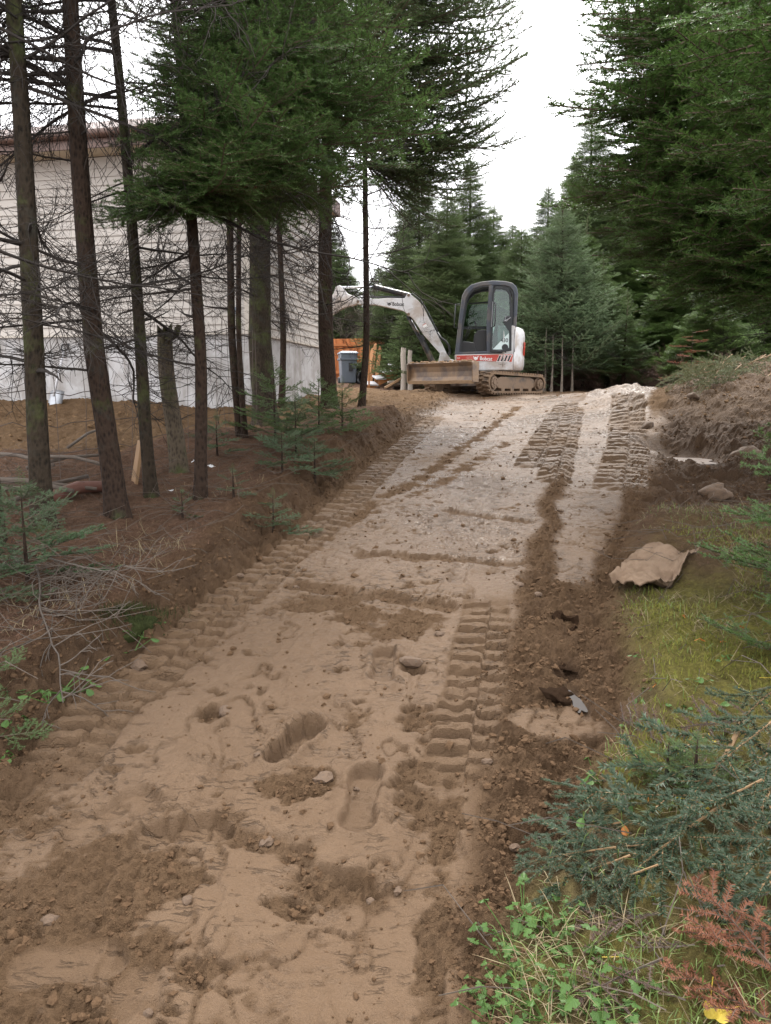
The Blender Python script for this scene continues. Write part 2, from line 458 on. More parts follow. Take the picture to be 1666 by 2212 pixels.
def mat_ground():
    t = NT('ground_soil'); v = t.tc()
    A = t.sep(t.attr('mA')); B = t.sep(t.attr('mB'))
    smooth, duff, moss = A[0], A[1], A[2]
    wet, sand, dark = B[0], B[1], B[2]
    n1 = t.noise(v, 1.1, 6, 0.6); n2 = t.noise(v, 9, 6, 0.65); n3 = t.noise(v, 70, 4, 0.7); n4 = t.noise(v, 240, 3, 0.7)
    soil = t.ramp(n2, [(0.30, (0.074, 0.043, 0.023)), (0.50, (0.112, 0.067, 0.036)), (0.72, (0.145, 0.090, 0.049))])
    mud = t.ramp(t.math('ADD', t.math('MULTIPLY', n1, 0.6), t.math('MULTIPLY', n2, 0.4)),
                 [(0.35, (0.128, 0.077, 0.041)), (0.50, (0.154, 0.096, 0.054)), (0.66, (0.180, 0.115, 0.067))])
    sandc = t.ramp(n2, [(0.3, (0.130, 0.078, 0.040)), (0.7, (0.215, 0.138, 0.076))])
    c = t.mix(t.attr('mA', 'Alpha'), soil, mud)
    c = t.mix(t.math('MULTIPLY', sand, 0.85), c, sandc)
    dk = t.ramp(n2, [(0.3, (0.036, 0.021, 0.013)), (0.7, (0.070, 0.042, 0.025))])
    c = t.mix(dark, c, dk)
    dc = t.ramp(t.math('ADD', t.math('MULTIPLY', n3, 0.6), t.math('MULTIPLY', n2, 0.4)),
                [(0.34, (0.055, 0.032, 0.020)), (0.50, (0.116, 0.066, 0.042)), (0.64, (0.190, 0.112, 0.075))])
    c = t.mix(duff, c, dc)
    mc = t.ramp(t.math('ADD', t.math('MULTIPLY', n3, 0.5), t.math('MULTIPLY', n2, 0.5)),
                [(0.36, (0.058, 0.056, 0.016)), (0.50, (0.135, 0.130, 0.028)), (0.62, (0.225, 0.208, 0.05))])
    br = t.ramp(n2, [(0.35, (0.075, 0.050, 0.030)), (0.65, (0.135, 0.100, 0.060))])
    mc = t.mix(t.ramp(n1, [(0.42, (0, 0, 0)), (0.58, (1, 1, 1))]), br, mc)
    c = t.mix(moss, c, mc)
    c = t.mix(t.math('MULTIPLY', n4, 0.30), c, (0.055, 0.033, 0.020))
    c = t.mix(t.math('MULTIPLY', wet, 0.60), c, (0.090, 0.056, 0.034))
    h = t.math('ADD', t.math('MULTIPLY', n3, 0.7), t.math('MULTIPLY', n4, 0.8))
    h = t.math('MULTIPLY', h, t.math('SUBTRACT', 0.70, t.math('MULTIPLY', smooth, 0.38)))
    # drying cracks that run across the direction of travel
    mp_ = t.n.new('ShaderNodeMapping'); mp_.inputs['Rotation'].default_value = (0, 0, R(14)); mp_.inputs['Scale'].default_value = (4.0, 15.0, 1.0)
    t.l.new(v, mp_.inputs['Vector'])
    rn = t.noise(mp_.outputs['Vector'], 2.2, 5, 0.55, 0.5)
    ed = t.math('ABSOLUTE', t.math('SUBTRACT', rn, 0.5))
    line = t.ramp(ed, [(0.006, (1, 1, 1)), (0.028, (0, 0, 0))])
    brk = t.ramp(t.noise(v, 13.0, 3, 0.6), [(0.46, (0, 0, 0)), (0.53, (1, 1, 1))])
    pt = t.ramp(t.noise(v, 1.7, 4, 0.6), [(0.44, (0, 0, 0)), (0.58, (1, 1, 1))])
    line = t.math('MULTIPLY', t.math('MULTIPLY', t.math('MULTIPLY', line, pt), brk), smooth)
    mp2 = t.n.new('ShaderNodeMapping'); mp2.inputs['Rotation'].default_value = (0, 0, R(14)); mp2.inputs['Scale'].default_value = (40.0, 4.0, 1.0)
    t.l.new(v, mp2.inputs['Vector'])
    streak = t.noise(mp2.outputs['Vector'], 1.5, 4, 0.6)
    h = t.math('ADD', h, t.math('MULTIPLY', t.math('MULTIPLY', streak, smooth), 0.10))
    h = t.math('SUBTRACT', h, t.math('MULTIPLY', line, 0.42))
    c = t.mix(t.math('MULTIPLY', line, 0.38), c, (0.055, 0.033, 0.019))
    c = t.mix(t.math('MULTIPLY', t.ramp(t.noise(v, 0.55, 5, 0.6), [(0.40, (0, 0, 0)), (0.62, (1, 1, 1))]), 0.30), c, (0.090, 0.054, 0.031))
    t.bump(h, 1.0, 0.026)
    r = t.math('SUBTRACT', 0.92, t.math('MULTIPLY', smooth, 0.40))
    r = t.math('SUBTRACT', r, t.math('MULTIPLY', wet, 0.34))
    r = t.math('ADD', r, t.math('MULTIPLY', t.math('SUBTRACT', n2, 0.5), 0.25), True)
    sp = t.math('ADD', 0.10, t.math('ADD', t.math('MULTIPLY', smooth, 0.13), t.math('MULTIPLY', wet, 0.10)))
    return t.set(col=c, rough=r, spec=sp)
M['ground'] = mat_ground()
M['clod'] = mat_plain('soil_clod', (0.090, 0.054, 0.030), 0.95, var=0.35, scale=30, bump=0.6, spec=0.1)
M['clod_sand'] = mat_plain('sandy_clod', (0.165, 0.103, 0.056), 0.95, var=0.3, scale=30, bump=0.6, spec=0.1)
M['stone'] = mat_plain('muddy_stone', (0.070, 0.046, 0.030), 0.8, var=0.2, scale=16, bump=0.4, dirt=(0.115, 0.070, 0.040), dirt_amt=0.5)
M['peat'] = mat_plain('wet_peat', (0.034, 0.020, 0.012), 0.95, var=0.4, scale=20, bump=0.8, spec=0.03)
M['felt'] = mat_plain('tan_felt_mat', (0.20, 0.140, 0.096), 0.95, var=0.14, scale=40, bump=0.35, spec=0.1, dirt=(0.13, 0.085, 0.055), dirt_amt=0.18)
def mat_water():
    t = NT('sky_toned_puddle'); v = t.tc()
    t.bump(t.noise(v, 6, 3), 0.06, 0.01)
    return t.set(col=(0.17, 0.128, 0.102), rough=0.3, spec=0.9)  # base colour lightened to stand in for sky reflected in the muddy water
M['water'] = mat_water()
M['peat_water'] = mat_plain('dark_peat_water', (0.030, 0.022, 0.018), 0.35, var=0.2, scale=10, spec=0.25)
def mat_leafy(name, a, b, sc=25, rough=0.5):
    t = NT(name); v = t.tc(); n = t.noise(v, sc, 3)
    c = t.mix(n, a, b)
    c = t.mix(t.math('MULTIPLY', t.attr('tint', 'Fac'), 0.6), c, tuple(0.45 * x for x in a))
    t.set(col=c, rough=rough, spec=0.3)
    tr = t.n.new('ShaderNodeBsdfTranslucent'); t.l.new(c, tr.inputs['Color'])
    ms = t.n.new('ShaderNodeMixShader'); ms.inputs[0].default_value = 0.25
    t.l.new(t.b.outputs[0], ms.inputs[1]); t.l.new(tr.outputs[0], ms.inputs[2])
    t.l.new(ms.outputs[0], t.n['Material Output'].inputs['Surface'])
    return t.m
M['grass'] = mat_leafy('grass_blade', (0.095, 0.150, 0.032), (0.19, 0.245, 0.062), 6)
M['dry_grass'] = mat_leafy('dry_grass_blade', (0.22, 0.17, 0.095), (0.36, 0.29, 0.175), 6, 0.8)
M['weed'] = mat_leafy('weed_leaf', (0.048, 0.108, 0.022), (0.095, 0.172, 0.040), 30)
M['moss'] = mat_leafy('moss_tuft', (0.120, 0.130, 0.022), (0.26, 0.255, 0.05), 8, 0.9)
M['leaf_orange'] = mat_leafy('orange_leaf', (0.36, 0.12, 0.03), (0.52, 0.22, 0.05), 20)
M['leaf_yellow'] = mat_leafy('yellow_leaf', (0.50, 0.36, 0.04), (0.62, 0.47, 0.08), 20)
M['litter'] = mat_leafy('needle_litter', (0.135, 0.070, 0.043), (0.25, 0.145, 0.095), 9, 0.9)
M['dark_moss'] = mat_plain('dark_moss', (0.030, 0.036, 0.012), 0.95, var=0.4, scale=40, bump=.8, spec=.1)
M['paper'] = mat_plain('white_litter', (0.75, 0.75, 0.76), 0.6, var=0.05)
# ------------------------------------------------------------------ the ground
def edge(px_list, dz=0.0):
    P = sorted([G2(a, b, dz) for a, b in px_list], key=lambda p: p[1])
    return np.array([p[1] for p in P]), np.array([p[0] for p in P])
_e = {}
_e['L'] = edge([(-330, 1850), (-120, 1745), (20, 1670), (100, 1590), (250, 1460), (400, 1330), (560, 1200), (680, 1090), (760, 1020), (850, 950), (930, 893), (985, 862)])
_e['R'] = edge([(985, 2300), (1005, 2212), (1050, 2010), (1115, 1880), (1230, 1720), (1290, 1620), (1325, 1540), (1322, 1400), (1312, 1310), (1335, 1200), (1365, 1110), (1400, 1000), (1420, 900), (1430, 862)])
_e['M'] = edge([(935, 2300), (945, 2212), (960, 2000), (985, 1850), (1005, 1700), (1050, 1500), (1095, 1350), (1130, 1200), (1165, 1080), (1190, 1000), (1215, 940), (1250, 870)])
_e['S'] = edge([(1205, 1300), (1200, 1240), (1198, 1160), (1215, 1050), (1240, 960), (1262, 880), (1270, 860)])
_yd = sorted([G2(a, b, .18) for a, b in [(-500, 1010), (-200, 1000), (60, 985), (250, 1000), (400, 965), (540, 935), (640, 905), (740, 888), (800, 884)]])
YARD_X = np.array([p[0] for p in _yd]); YARD_Y = np.array([p[1] for p in _yd])
def EX(k, y): return np.interp(y, _e[k][0], _e[k][1])

def blob(x, y, px, py, rx, ry, soft=0.35, dz=0.0, ang=0.0):
    c = G2(px, py, dz); d = G2(px, py - ry, dz)
    w = abs(rx / FPX * math.hypot(c[0], c[1])); h = max(0.03, abs(d[1] - c[1]))
    u = x - c[0]; v = y - c[1]
    if ang:
        ca, sa = math.cos(ang), math.sin(ang); u, v = u * ca + v * sa, -u * sa + v * ca
    q = np.sqrt((u / w) ** 2 + (v / h) ** 2)
    return 1 - sstep(1 - soft, 1 + soft, q)

def polyline_st(x, y, pts):
    """arc length and lateral offset to a polyline; lateral is positive to the right"""
    best = np.full(x.shape, 1e9); Sx = np.zeros_like(x); T = np.zeros_like(x); acc = 0.0
    for (ax, ay), (bx, by) in zip(pts[:-1], pts[1:]):
        L = math.hypot(bx - ax, by - ay); ux, uy = (bx - ax) / L, (by - ay) / L
        s = np.clip((x - ax) * ux + (y - ay) * uy, 0, L)
        dx = x - ax - s * ux; dy = y - ay - s * uy
        d = np.hypot(dx, dy)
        m = d < best
        best = np.where(m, d, best); Sx = np.where(m, acc + s, Sx)
        T = np.where(m, np.sign(dx * uy - dy * ux) * d, T)
        acc += L
    return Sx, T, acc

TRACKS = []
def tr(pxs, w, amp, per=0.095):
    TRACKS.append(([G2(a, b) for a, b in pxs], w, amp, per))
tr([(60, 1700), (152, 1620), (252, 1512), (398, 1396), (486, 1305), (575, 1236), (664, 1164), (755, 1084), (828, 1008), (892, 948), (945, 900)], 0.145, 0.046, 0.092)
tr([(985, 1725), (1000, 1640), (1020, 1540), (1032, 1440), (1052, 1330), (1056, 1268)], 0.13, 0.046, 0.092)
tr([(1048, 1250), (1052, 1205)], 0.09, 0.035)
tr([(1150, 1015), (1178, 960), (1200, 915), (1225, 880)], 0.20, 0.060, 0.165)
tr([(1195, 1050), (1210, 990), (1228, 930), (1240, 890)], 0.16, 0.060, 0.165)
tr([(1340, 1065), (1350, 1010), (1358, 950), (1352, 880)], 0.24, 0.060, 0.165)

FEET = []
def ft(a, b, w, dep):
    FEET.append((G2(*a), G2(*b), w, dep))
ft((598, 1632), (668, 1572), 0.052, 0.055)
ft((772, 1785), (793, 1680), 0.052, 0.032)
ft((824, 1470), (832, 1415), 0.050, 0.032)
ft((325, 1808), (455, 1790), 0.060, 0.030)
ft((75, 2085), (215, 2075), 0.060, 0.022)
ft((190, 1790), (290, 1740), 0.070, 0.016)
ft((985, 1262), (1000, 1225), 0.050, 0.018)
ft((270, 2290), (300, 2140), 0.055, 0.012)
ft((1030, 1160), (1045, 1135), 0.05, 0.014)
STEPS = [((620, 1256), (1005, 1302), 0.022), ((760, 1190), (1190, 1215), 0.014), ((960, 1098), (1170, 1128), 0.016), ((480, 1760), (720, 1835), 0.012), ((640, 1855), (880, 1920), 0.02)]
PUDDLES = [(1480, 962, 60, 14, -0.17), (1500, 1018, 66, 6, -0.14), (1482, 1046, 52, 5, -0.12), (1246, 1512, 15, 28, -0.012)]

def terrain(x, y, fine=True):
    """height and surface masks at world x, y"""
    xl = EX('L', y); xr = EX('R', y); xm = EX('M', y)
    base = prof(y)
    wob = 0.10 * fbm(x * 1.7, y * 1.7, 3, 5) if fine else 0.0
    left = sstep(0.02, 0.34, xl - x + wob * np.clip(y * .3, .2, 1))               # up the left bank
    noff = np.interp(y, [0, 1.6, 2.6, 5, 8, 10.5, 12.2, 13.5, 16], [.03, .06, .12, .19, .26, .24, .12, .05, .01])
    noff = noff * (1 + 0.25 * np.clip((xl - x) / 4, 0, 1))
    far_r = sstep(0, 0.7, y - float(G2(1500, 1150)[1]))
    right = sstep(-0.04, 0.22, x - xr + wob * 0.6) * (1 - far_r)
    h = base + left * noff * (1 - .42 * sstep(-.3, .6, y - np.interp(x, YARD_X, YARD_Y)) * sstep(-.1, .5, xl - x)) + right * 0.09
    h = h + 0.10 * left * fbm(x * 0.5, y * 0.5, 3, 21) + 0.06 * right * fbm(x * 0.9, y * 0.9, 3, 23)
    h = h + right * 0.05 * np.clip(x - xr, 0, 3)
    # back of the yard lies level with the house foundation
    ybd = np.interp(x, YARD_X, YARD_Y) + wob * 2
    yard = sstep(-0.15, 0.25, y - ybd) * sstep(-0.1, 0.3, xl - x) * 1.0
    yard = np.maximum(yard, sstep(0, 0.4, y - 11.2) * sstep(-0.1, 0.2, xl - x))
    # churned trench and spoil on the right
    chur = far_r * sstep(0.0, 0.25, x - xr + wob)
    h = h - 0.08 * chur * blob(x, y, 1500, 985, 150, 100, 0.6)
    md = blob(x, y, 1630, 860, 210, 40, 0.8)
    mound = np.zeros_like(x)
    for (mx, my, rad, hh) in [(5.35, 10.9, 1.75, 0.55), (4.35, 12.6, 1.3, 0.28), (6.6, 12.2, 1.8, 0.72), (5.9, 9.4, 1.3, 0.42), (3.75, 13.6, .8, .14), (4.2, 9.2, .5, .12)]:
        mound = np.maximum(mound, hh * np.exp(-(((x - mx) ** 2 + (y - my) ** 2) / (rad * rad)) ** 1.3))
    h = h + mound
    mnd = sstep(0.05, 0.25, mound)
    # windrow of loose soil between the graded strip and the right verge
    tm = np.clip((x - xm) / np.maximum(xr - xm, .15), -1, 2)
    row = sstep(-0.02, 0.10, x - xm + wob * 0.5) * (1 - right)
    ridge = np.exp(-((x - xm - 0.16) / 0.13) ** 2) * np.interp(y, [0, 2, 3.4, 5, 7, 9], [.03, .03, .035, .035, .03, .01])
    inroad = (1 - left) * (1 - right) * (1 - chur)
    # second graded strip and small flat patches in the windrow
    x2 = EX('S', y)
    strip = sstep(-0.03, 0.05, x - x2 + wob * .5) * sstep(-.02, 0.10, xr - 0.06 - x + wob * .6) * sstep(-.08, .12, y - G2(1260, 1262)[1] + wob)
    s2 = np.maximum(strip, blob(x, y, 1200, 1568, 105, 34, .2))
    topz = sstep(10.2, 11.2, y)
    row = row * (1 - s2) * (1 - .9 * sstep(G2(1200, 1040)[1], G2(1210, 985)[1], y)) * (1 - topz * sstep(0, .2, xr - x))
    h = h + ridge * (1 - s2) * inroad
    # crumbled places on the graded strip
    cr = np.zeros_like(x)
    for (a, b, rx, ry) in [(230, 2130, 330, 130), (100, 1960, 260, 140), (640, 1690, 90, 42), (300, 1900, 170, 60), (850, 1340, 150, 34), (680, 1300, 100, 22),
                           (460, 1545, 42, 26), (900, 1700, 60, 70), (905, 1560, 50, 60), (60, 1740, 120, 70), (930, 2080, 40, 130), (760, 1915, 110, 26), (620, 1960, 70, 26)]:
        cr = np.maximum(cr, blob(x, y, a, b, rx, ry, 0.5))
    def band(pxs, w):
        s, t, L = polyline_st(x, y, [G2(*p) for p in pxs])
        return np.exp(-(t / w) ** 2)
    cr = np.maximum(cr, band([(600, 1230), (700, 1150), (900, 1040), (1050, 935), (1120, 880)], 0.10))
    cr = np.maximum(cr, 0.7 * band([(800, 1105), (960, 1040), (1090, 960)], 0.12))
    cr = np.maximum(cr, 0.9 * band([(250, 1560), (420, 1410), (640, 1215), (800, 1080)], 0.07))
    cr = np.maximum(cr, 0.9 * band([(930, 2200), (950, 1900), (985, 1640), (1010, 1500), (1010, 1380)], 0.05))
    tn = 0.75 * fbm(x * 3.0 - y * .8, y * 5.0, 5, 41, .6) + 0.45 * fbm(x * 13, y * 19, 3, 47, .6) if fine else np.zeros_like(x)
    torn = sstep(0.42, 0.72, 0.85 * cr + 0.62 * tn)
    torn = np.maximum(torn, 0.85 * sstep(0.50, 0.85, tn))
    torn = np.maximum(torn, row)
    leftfoot = sstep(0.30, 0.08, x - xl) * (1 - left) * np.interp(y, [0, 2, 9, 11], [1, 1, .8, .2])
    torn = np.maximum(torn, leftfoot * 0.9)
    soil = np.clip(np.maximum.reduce([torn, left, chur * 0.9, mnd]), 0, 1)
    smooth = np.clip((1 - soil) * inroad + s2 * inroad * 0.95, 0, 1)
    if fine:
        # lugs pressed by rubber tracks
        lugs = np.zeros_like(x); belt_all = np.zeros_like(x)
        for pts, w, amp, per in TRACKS:
            s, t, L = polyline_st(x, y, pts)
            jit = 0.14 * pn(s * 3.0, np.sign(t) * 2.0 + t * 1.5, 77)
            inside = sstep(w, w - 0.03, np.abs(t) + 0.02 * pn(s * 4, t * 3, 78)) * sstep(-0.001, 0.30, s + .2 * pn(t * 9, s * 2, 79)) * sstep(L + .001, L - 0.35, s + .2 * pn(t * 9, s * 2, 80))
            ph = np.log(1 + 0.1 * s) / (0.1 * per) + 0.5 * (t > 0.015) + 1.4 * np.abs(t) * 0.9 + jit
            wv = np.cos(2 * PI * ph)
            bar = sstep(-0.18, 0.06, wv + .10 * pn(s * 16, t * 16, 81)) * (0.86 + 0.14 * sstep(-.2, .9, wv))
            cell = np.floor(ph + .5) + 57.0 * (t > 0.015)
            lh = (hash2(cell, cell * 0 + 3, 5) % 1000) / 1000.0
            bar = bar * (0.55 + 0.45 * lh) * (1 - 0.5 * sstep(.25, .7, pn(s * 6, t * 9, 83)))
            mid = np.exp(-((t - 0.015) / 0.022) ** 2)
            side = np.where(t > 0.015, 0.75, 1.0)
            prf = amp * (bar * side * (1 - 0.45 * mid) + mid * 0.45 * (0.5 + 0.5 * pn(s * 30, t * 30, 8))) - 0.020
            prf = prf + 0.004 * fbm(x * 22, y * 22, 3, 71)
            fade = sstep(-0.75, 0.1, pn(s * 1.1, t * 0.5 + 3, 15) + 0.65)
            lugs = lugs * (1 - inside) + inside * fade * prf
            belt_all = np.maximum(belt_all, inside * fade)
        torn = torn * (1 - 0.85 * belt_all)
        h = h + lugs * (1 - left * 0.4)
        smooth = np.maximum(smooth * (1 - belt_all), 0.75 * belt_all * (1 - left))
        soil = soil * (1 - 0.5 * belt_all)
        # boot prints
        foot = np.zeros_like(x); rim = np.zeros_like(x)
        for a, b, w, dep in FEET:
            dx, dy = b[0] - a[0], b[1] - a[1]; L2 = dx * dx + dy * dy
            k = np.clip(((x - a[0]) * dx + (y - a[1]) * dy) / L2, 0, 1)
            d = np.hypot(x - a[0] - k * dx, y - a[1] - k * dy) + 0.008 * fbm(x * 16, y * 16, 2, 91)
            wk = w * (0.86 + 0.22 * np.abs(k - 0.42) * 2)
            m = sstep(wk, wk - 0.012, d)
            foot = np.maximum(foot, m * dep)
            rim = np.maximum(rim, np.exp(-((d - wk - 0.012) / 0.014) ** 2) * dep * 0.35)
            torn = torn * (1 - sstep(wk + .004, wk - .006, d)); smooth = np.maximum(smooth, 0.75 * m)
        # graded steps left by the blade
        st = np.zeros_like(x); stc = np.zeros_like(x)
        for a, b, dep in STEPS:
            A_, B_ = G2(*a), G2(*b)
            dx, dy = B_[0] - A_[0], B_[1] - A_[1]; L = math.hypot(dx, dy); ux, uy = dx / L, dy / L
            s = (x - A_[0]) * ux + (y - A_[1]) * uy; t = -(x - A_[0]) * uy + (y - A_[1]) * ux
            t = t + 0.02 * fbm(s * 5, s * 0 + t * 2, 3, 55)
            w_ = sstep(-0.05, 0.08, s) * sstep(L + 0.05, L - 0.08, s)
            st = st + w_ * dep * (sstep(-0.006, 0.006, t) - 1) * sstep(-0.32, -0.02, t)
            stc = np.maximum(stc, w_ * np.exp(-((t + 0.05) / 0.06) ** 2))
        torn = np.maximum(torn, inroad * sstep(0.35, .75, stc + 0.3 * tn) * 0.9)
        smooth = np.clip(smooth * (1 - 0.8 * torn * (1 - belt_all)), 0, 1)
        # fine cracks torn across the direction of travel
        hd = R(15); cu = x * math.cos(hd) - y * math.sin(hd); cv = x * math.sin(hd) + y * math.cos(hd)
        # smeared plates: thin layers with crisp ragged edges
        pq = fbm(cu * 2.4 + 5, cv * 1.7, 4, 111, .55)
        pn2 = pn(x * 17, y * 23, 113)
        plate = sstep(-0.012, 0.012, pq - .12 + .03 * pn2) + sstep(-0.012, 0.012, pq + .30 + .03 * pn2)
        h = h + 0.008 * plate * smooth * (1 - belt_all)
        pe = np.maximum(np.exp(-((pq - .09) / .035) ** 2), np.exp(-((pq + .335) / .035) ** 2)) * sstep(-.1, .25, pn(x * 5, y * 5, 115)) * inroad * (1 - belt_all)
        torn = np.maximum(torn, 0.8 * pe); smooth = smooth * (1 - .6 * pe)
        ck = np.abs(pn(cu * 6 + 2 * pn(cu * 2, cv * 2, 3), cv * 24 + 1.2 * pn(cu * 6, cv * 6, 4), 61))
        cp = sstep(-0.02, 0.30, fbm(x * 2.3 + 7, y * 2.6, 3, 43))
        crack = sstep(0.16, 0.02, ck) * cp * smooth * (1 - belt_all) * sstep(.1, .5, tn + .25)
        ck2 = np.abs(pn(x * 3.2 + 1.5 * pn(x * 5, y * 5, 9), y * 3.8 + 1.5 * pn(x * 5 + 9, y * 5, 10), 64))
        crack2 = sstep(0.035, 0.005, ck2) * sstep(0.0, 0.4, pn(x * 1.3, y * 1.3, 66)) * smooth
        rip = np.maximum.reduce([blob(x, y, 740, 1885, 190, 34, .5), blob(x, y, 420, 1752, 90, 26, .5), blob(x, y, 470, 1650, 70, 24, .5), blob(x, y, 930, 1545, 55, 60, .5), blob(x, y, 860, 1760, 70, 40, .5), blob(x, y, 860, 1130, 90, 24, .5), blob(x, y, 1080, 1180, 60, 60, .5), blob(x, y, 1265, 1150, 60, 50, .5)])
        rk = np.abs(pn(cu * 5 + 1.5 * pn(cu * 3, cv * 3, 13), cv * 26 + 1.5 * pn(cu * 5, cv * 5, 14), 67))
        h = h - 0.016 * rip * sstep(0.20, 0.03, rk) * sstep(-.35, .25, pn(cu * 9, cv * 12, 68))
        h = h - 0.009 * crack - 0.006 * crack2 - foot + rim + st * inroad
        # flakes and clods
        fine_n = fbm(x * 24, y * 24, 4, 31, 0.6)
        lump = fbm(x * 8, y * 8, 4, 33, 0.55)
        ridged = 1 - np.abs(pn(x * 15, y * 19, 36)) * 2
        h = h + torn * inroad * (0.015 * fine_n + 0.008 * lump - 0.003)
        h = h + (row + leftfoot) * inroad * 0.026 * lump * (1 - belt_all)
        bank = np.exp(-((xl - x - 0.17) / 0.22) ** 2) * (1 - yard * .6) * (1 - belt_all)
        h = h + bank * (0.030 * lump + 0.016 * fine_n + 0.012 * ridged)
        h = h + yard * (0.030 * fbm(x * 5, y * 5, 4, 37) + 0.018 * fine_n)
        h = h + chur * (1 - mnd) * (0.075 * fbm(x * 3.2, y * 3.8, 4, 39, .55) + 0.03 * lump + .02 * ridged) + mnd * (0.085 * fbm(x * 1.9, y * 1.9, 3, 40, .5) + .02 * lump + .01 * fine_n)
        nat = np.clip(left * (1 - bank) * (1 - yard) + right, 0, 1)
        h = h + nat * (0.014 * lump + 0.008 * fine_n)
        h = h + smooth * 0.010 * fbm(cu * 3.0, cv * 0.9, 3, 45) + smooth * 0.0022 * fbm(cu * 26, cv * 5, 3, 46)
        h = h + 0.004 * smooth * pn(x * 30, y * 30, 49)
        for (a, b, rx, ry, lv) in PUDDLES:
            m = blob(x, y, a, b, rx * 1.25, ry * 1.4, 0.25)
            lev = float(prof(G2(a, b)[1])) + lv
            h = h * (1 - m) + (lev - 0.012 + 0.012 * fbm(x * 7, y * 7, 2, 93)) * m
        hole = np.maximum(blob(x, y, 893, 1447, 24, 12, .3), 0.7 * blob(x, y, 462, 1540, 26, 13, .3))
        h = h - 0.05 * hole
        hole2 = blob(x, y, 1222, 1445, 36, 18, .4)
        h = h - 0.05 * hole2
    else:
        bank = np.exp(-((xl - x - 0.17) / 0.22) ** 2) * (1 - yard * .6)
        crack = np.zeros_like(x); belt_all = crack; hole2 = crack; foot = crack
    duff = np.clip(left * (1 - yard) * sstep(0.2, 0.5, xl - x + wob), 0, 1)
    moss = np.clip(right * (1 - .75 * sstep(G2(1500, 1340)[1], G2(1500, 1225)[1], y)), 0, 1)
    duff = np.maximum(duff, .6 * right * sstep(G2(1500, 1340)[1], G2(1500, 1225)[1], y))
    farfor = sstep(0, 1.0, y - 18.0)
    duff = np.maximum(duff, farfor)
    dark = np.clip(0.55 * bank * np.interp(y, [0, 3, 10, 12], [.6, 1, 1, .1]) + chur * (1 - mnd) * 0.6 + hole2 * .8 + 0.06 * row, 0, 1)
    wet = np.clip(smooth * (0.48 + 0.8 * (fbm(x * 0.8, y * 0.8, 2, 95) if fine else 0)) * sstep(2.2, 6.0, y) + chur * 0.55, 0, 1)
    csm = np.clip(np.maximum(smooth, (0.90 + 0.1 * tn) * inroad * (1 - .8 * row)) * (1 - chur), 0, 1)
    for (a, b, rx, ry, lv) in PUDDLES:
        wet = np.maximum(wet, blob(x, y, a, b, rx * 1.2, ry * 1.3, 0.4))
    sand = np.clip(yard * 0.9 + topz * 0.55 * (1 - smooth * .5) + mnd * 0.8 + sstep(7.0, 12.0, y) * 0.25 * smooth + .30 * belt_all, 0, 1) * (1 - farfor)
    return h, dict(csm=csm, smooth=smooth, duff=duff, moss=moss, wet=wet, sand=sand, dark=dark, soil=soil, torn=torn, row=row, left=left, right=right,
                   yard=yard, chur=chur, bank=bank, inroad=inroad, mnd=mnd, belt=belt_all, foot=foot)

def ground_z(x, y):
    h, _ = terrain(np.atleast_1d(np.asarray(x, float)), np.atleast_1d(np.asarray(y, float)), True)
    return h
def gz(x, y):
    """height read off the ground mesh"""
    j = min(max(int(np.searchsorted(ys, y)) - 1, 0), len(ys) - 2)
    f = (y - ys[j]) / (ys[j + 1] - ys[j])
    H_ = hz.reshape(len(ys), NC)
    return float((1 - f) * np.interp(x, X[j], H_[j]) + f * np.interp(x, X[j + 1], H_[j + 1]))

# rows get wider apart with distance, columns are dense over the road and spread outwards with the row
NR, NC = 930, 710
ys = np.concatenate([np.linspace(-6, 0.7, 18)[:-1], np.geomspace(0.7 + 0.9, 19.5 + 0.9, NR) - 0.9, np.geomspace(20.2, 400, 42)])
uu = np.linspace(-1, 1, NC)
uw = 0.80 * uu + 0.20 * uu ** 3
half = 1.7 + 0.66 * np.clip(ys, 0, 30) + np.clip(ys - 30, 0, None) * 1.2
cen = np.interp(ys, [0, 2, 18, 30], [-0.1, -0.1, 0.8, 0.5])
out = np.sign(uu) * np.clip((np.abs(uu) - 0.975) / 0.025, 0, 1) ** 2 * 160     # the last columns run far out
X = cen[:, None] + uw[None, :] * half[:, None] + out[None, :]
Y = np.repeat(ys[:, None], NC, 1)
hz, mk = terrain(X.ravel(), Y.ravel(), True)
Vg = np.stack([X.ravel(), Y.ravel(), hz], 1)
nr = len(ys)
idx = np.arange(nr * NC).reshape(nr, NC)
Fg = np.stack([idx[:-1, :-1].ravel(), idx[:-1, 1:].ravel(), idx[1:, 1:].ravel(), idx[1:, :-1].ravel()], 1)
one = np.ones(len(Vg))
mA = np.stack([mk['smooth'], mk['duff'], mk['moss'], mk['csm']], 1)
mB = np.stack([mk['wet'], mk['sand'], mk['dark'], one], 1)
gme = mesh_np('ground', Vg, Fg, [M['ground']], smooth=True, attrs={'mA': mA, 'mB': mB})
fl_ = np.clip(mk['torn'] + mk['row'] + mk['bank'] + mk['belt'] + mk['chur'], 0, 1)[Fg[:, 0]] < 0.45
gme.polygons.foreach_set('use_smooth', fl_)
ground = link('ground', gme)
tag(ground, 'graded brown mud track rising between needle litter and mossy verge', 'ground', kind='structure')

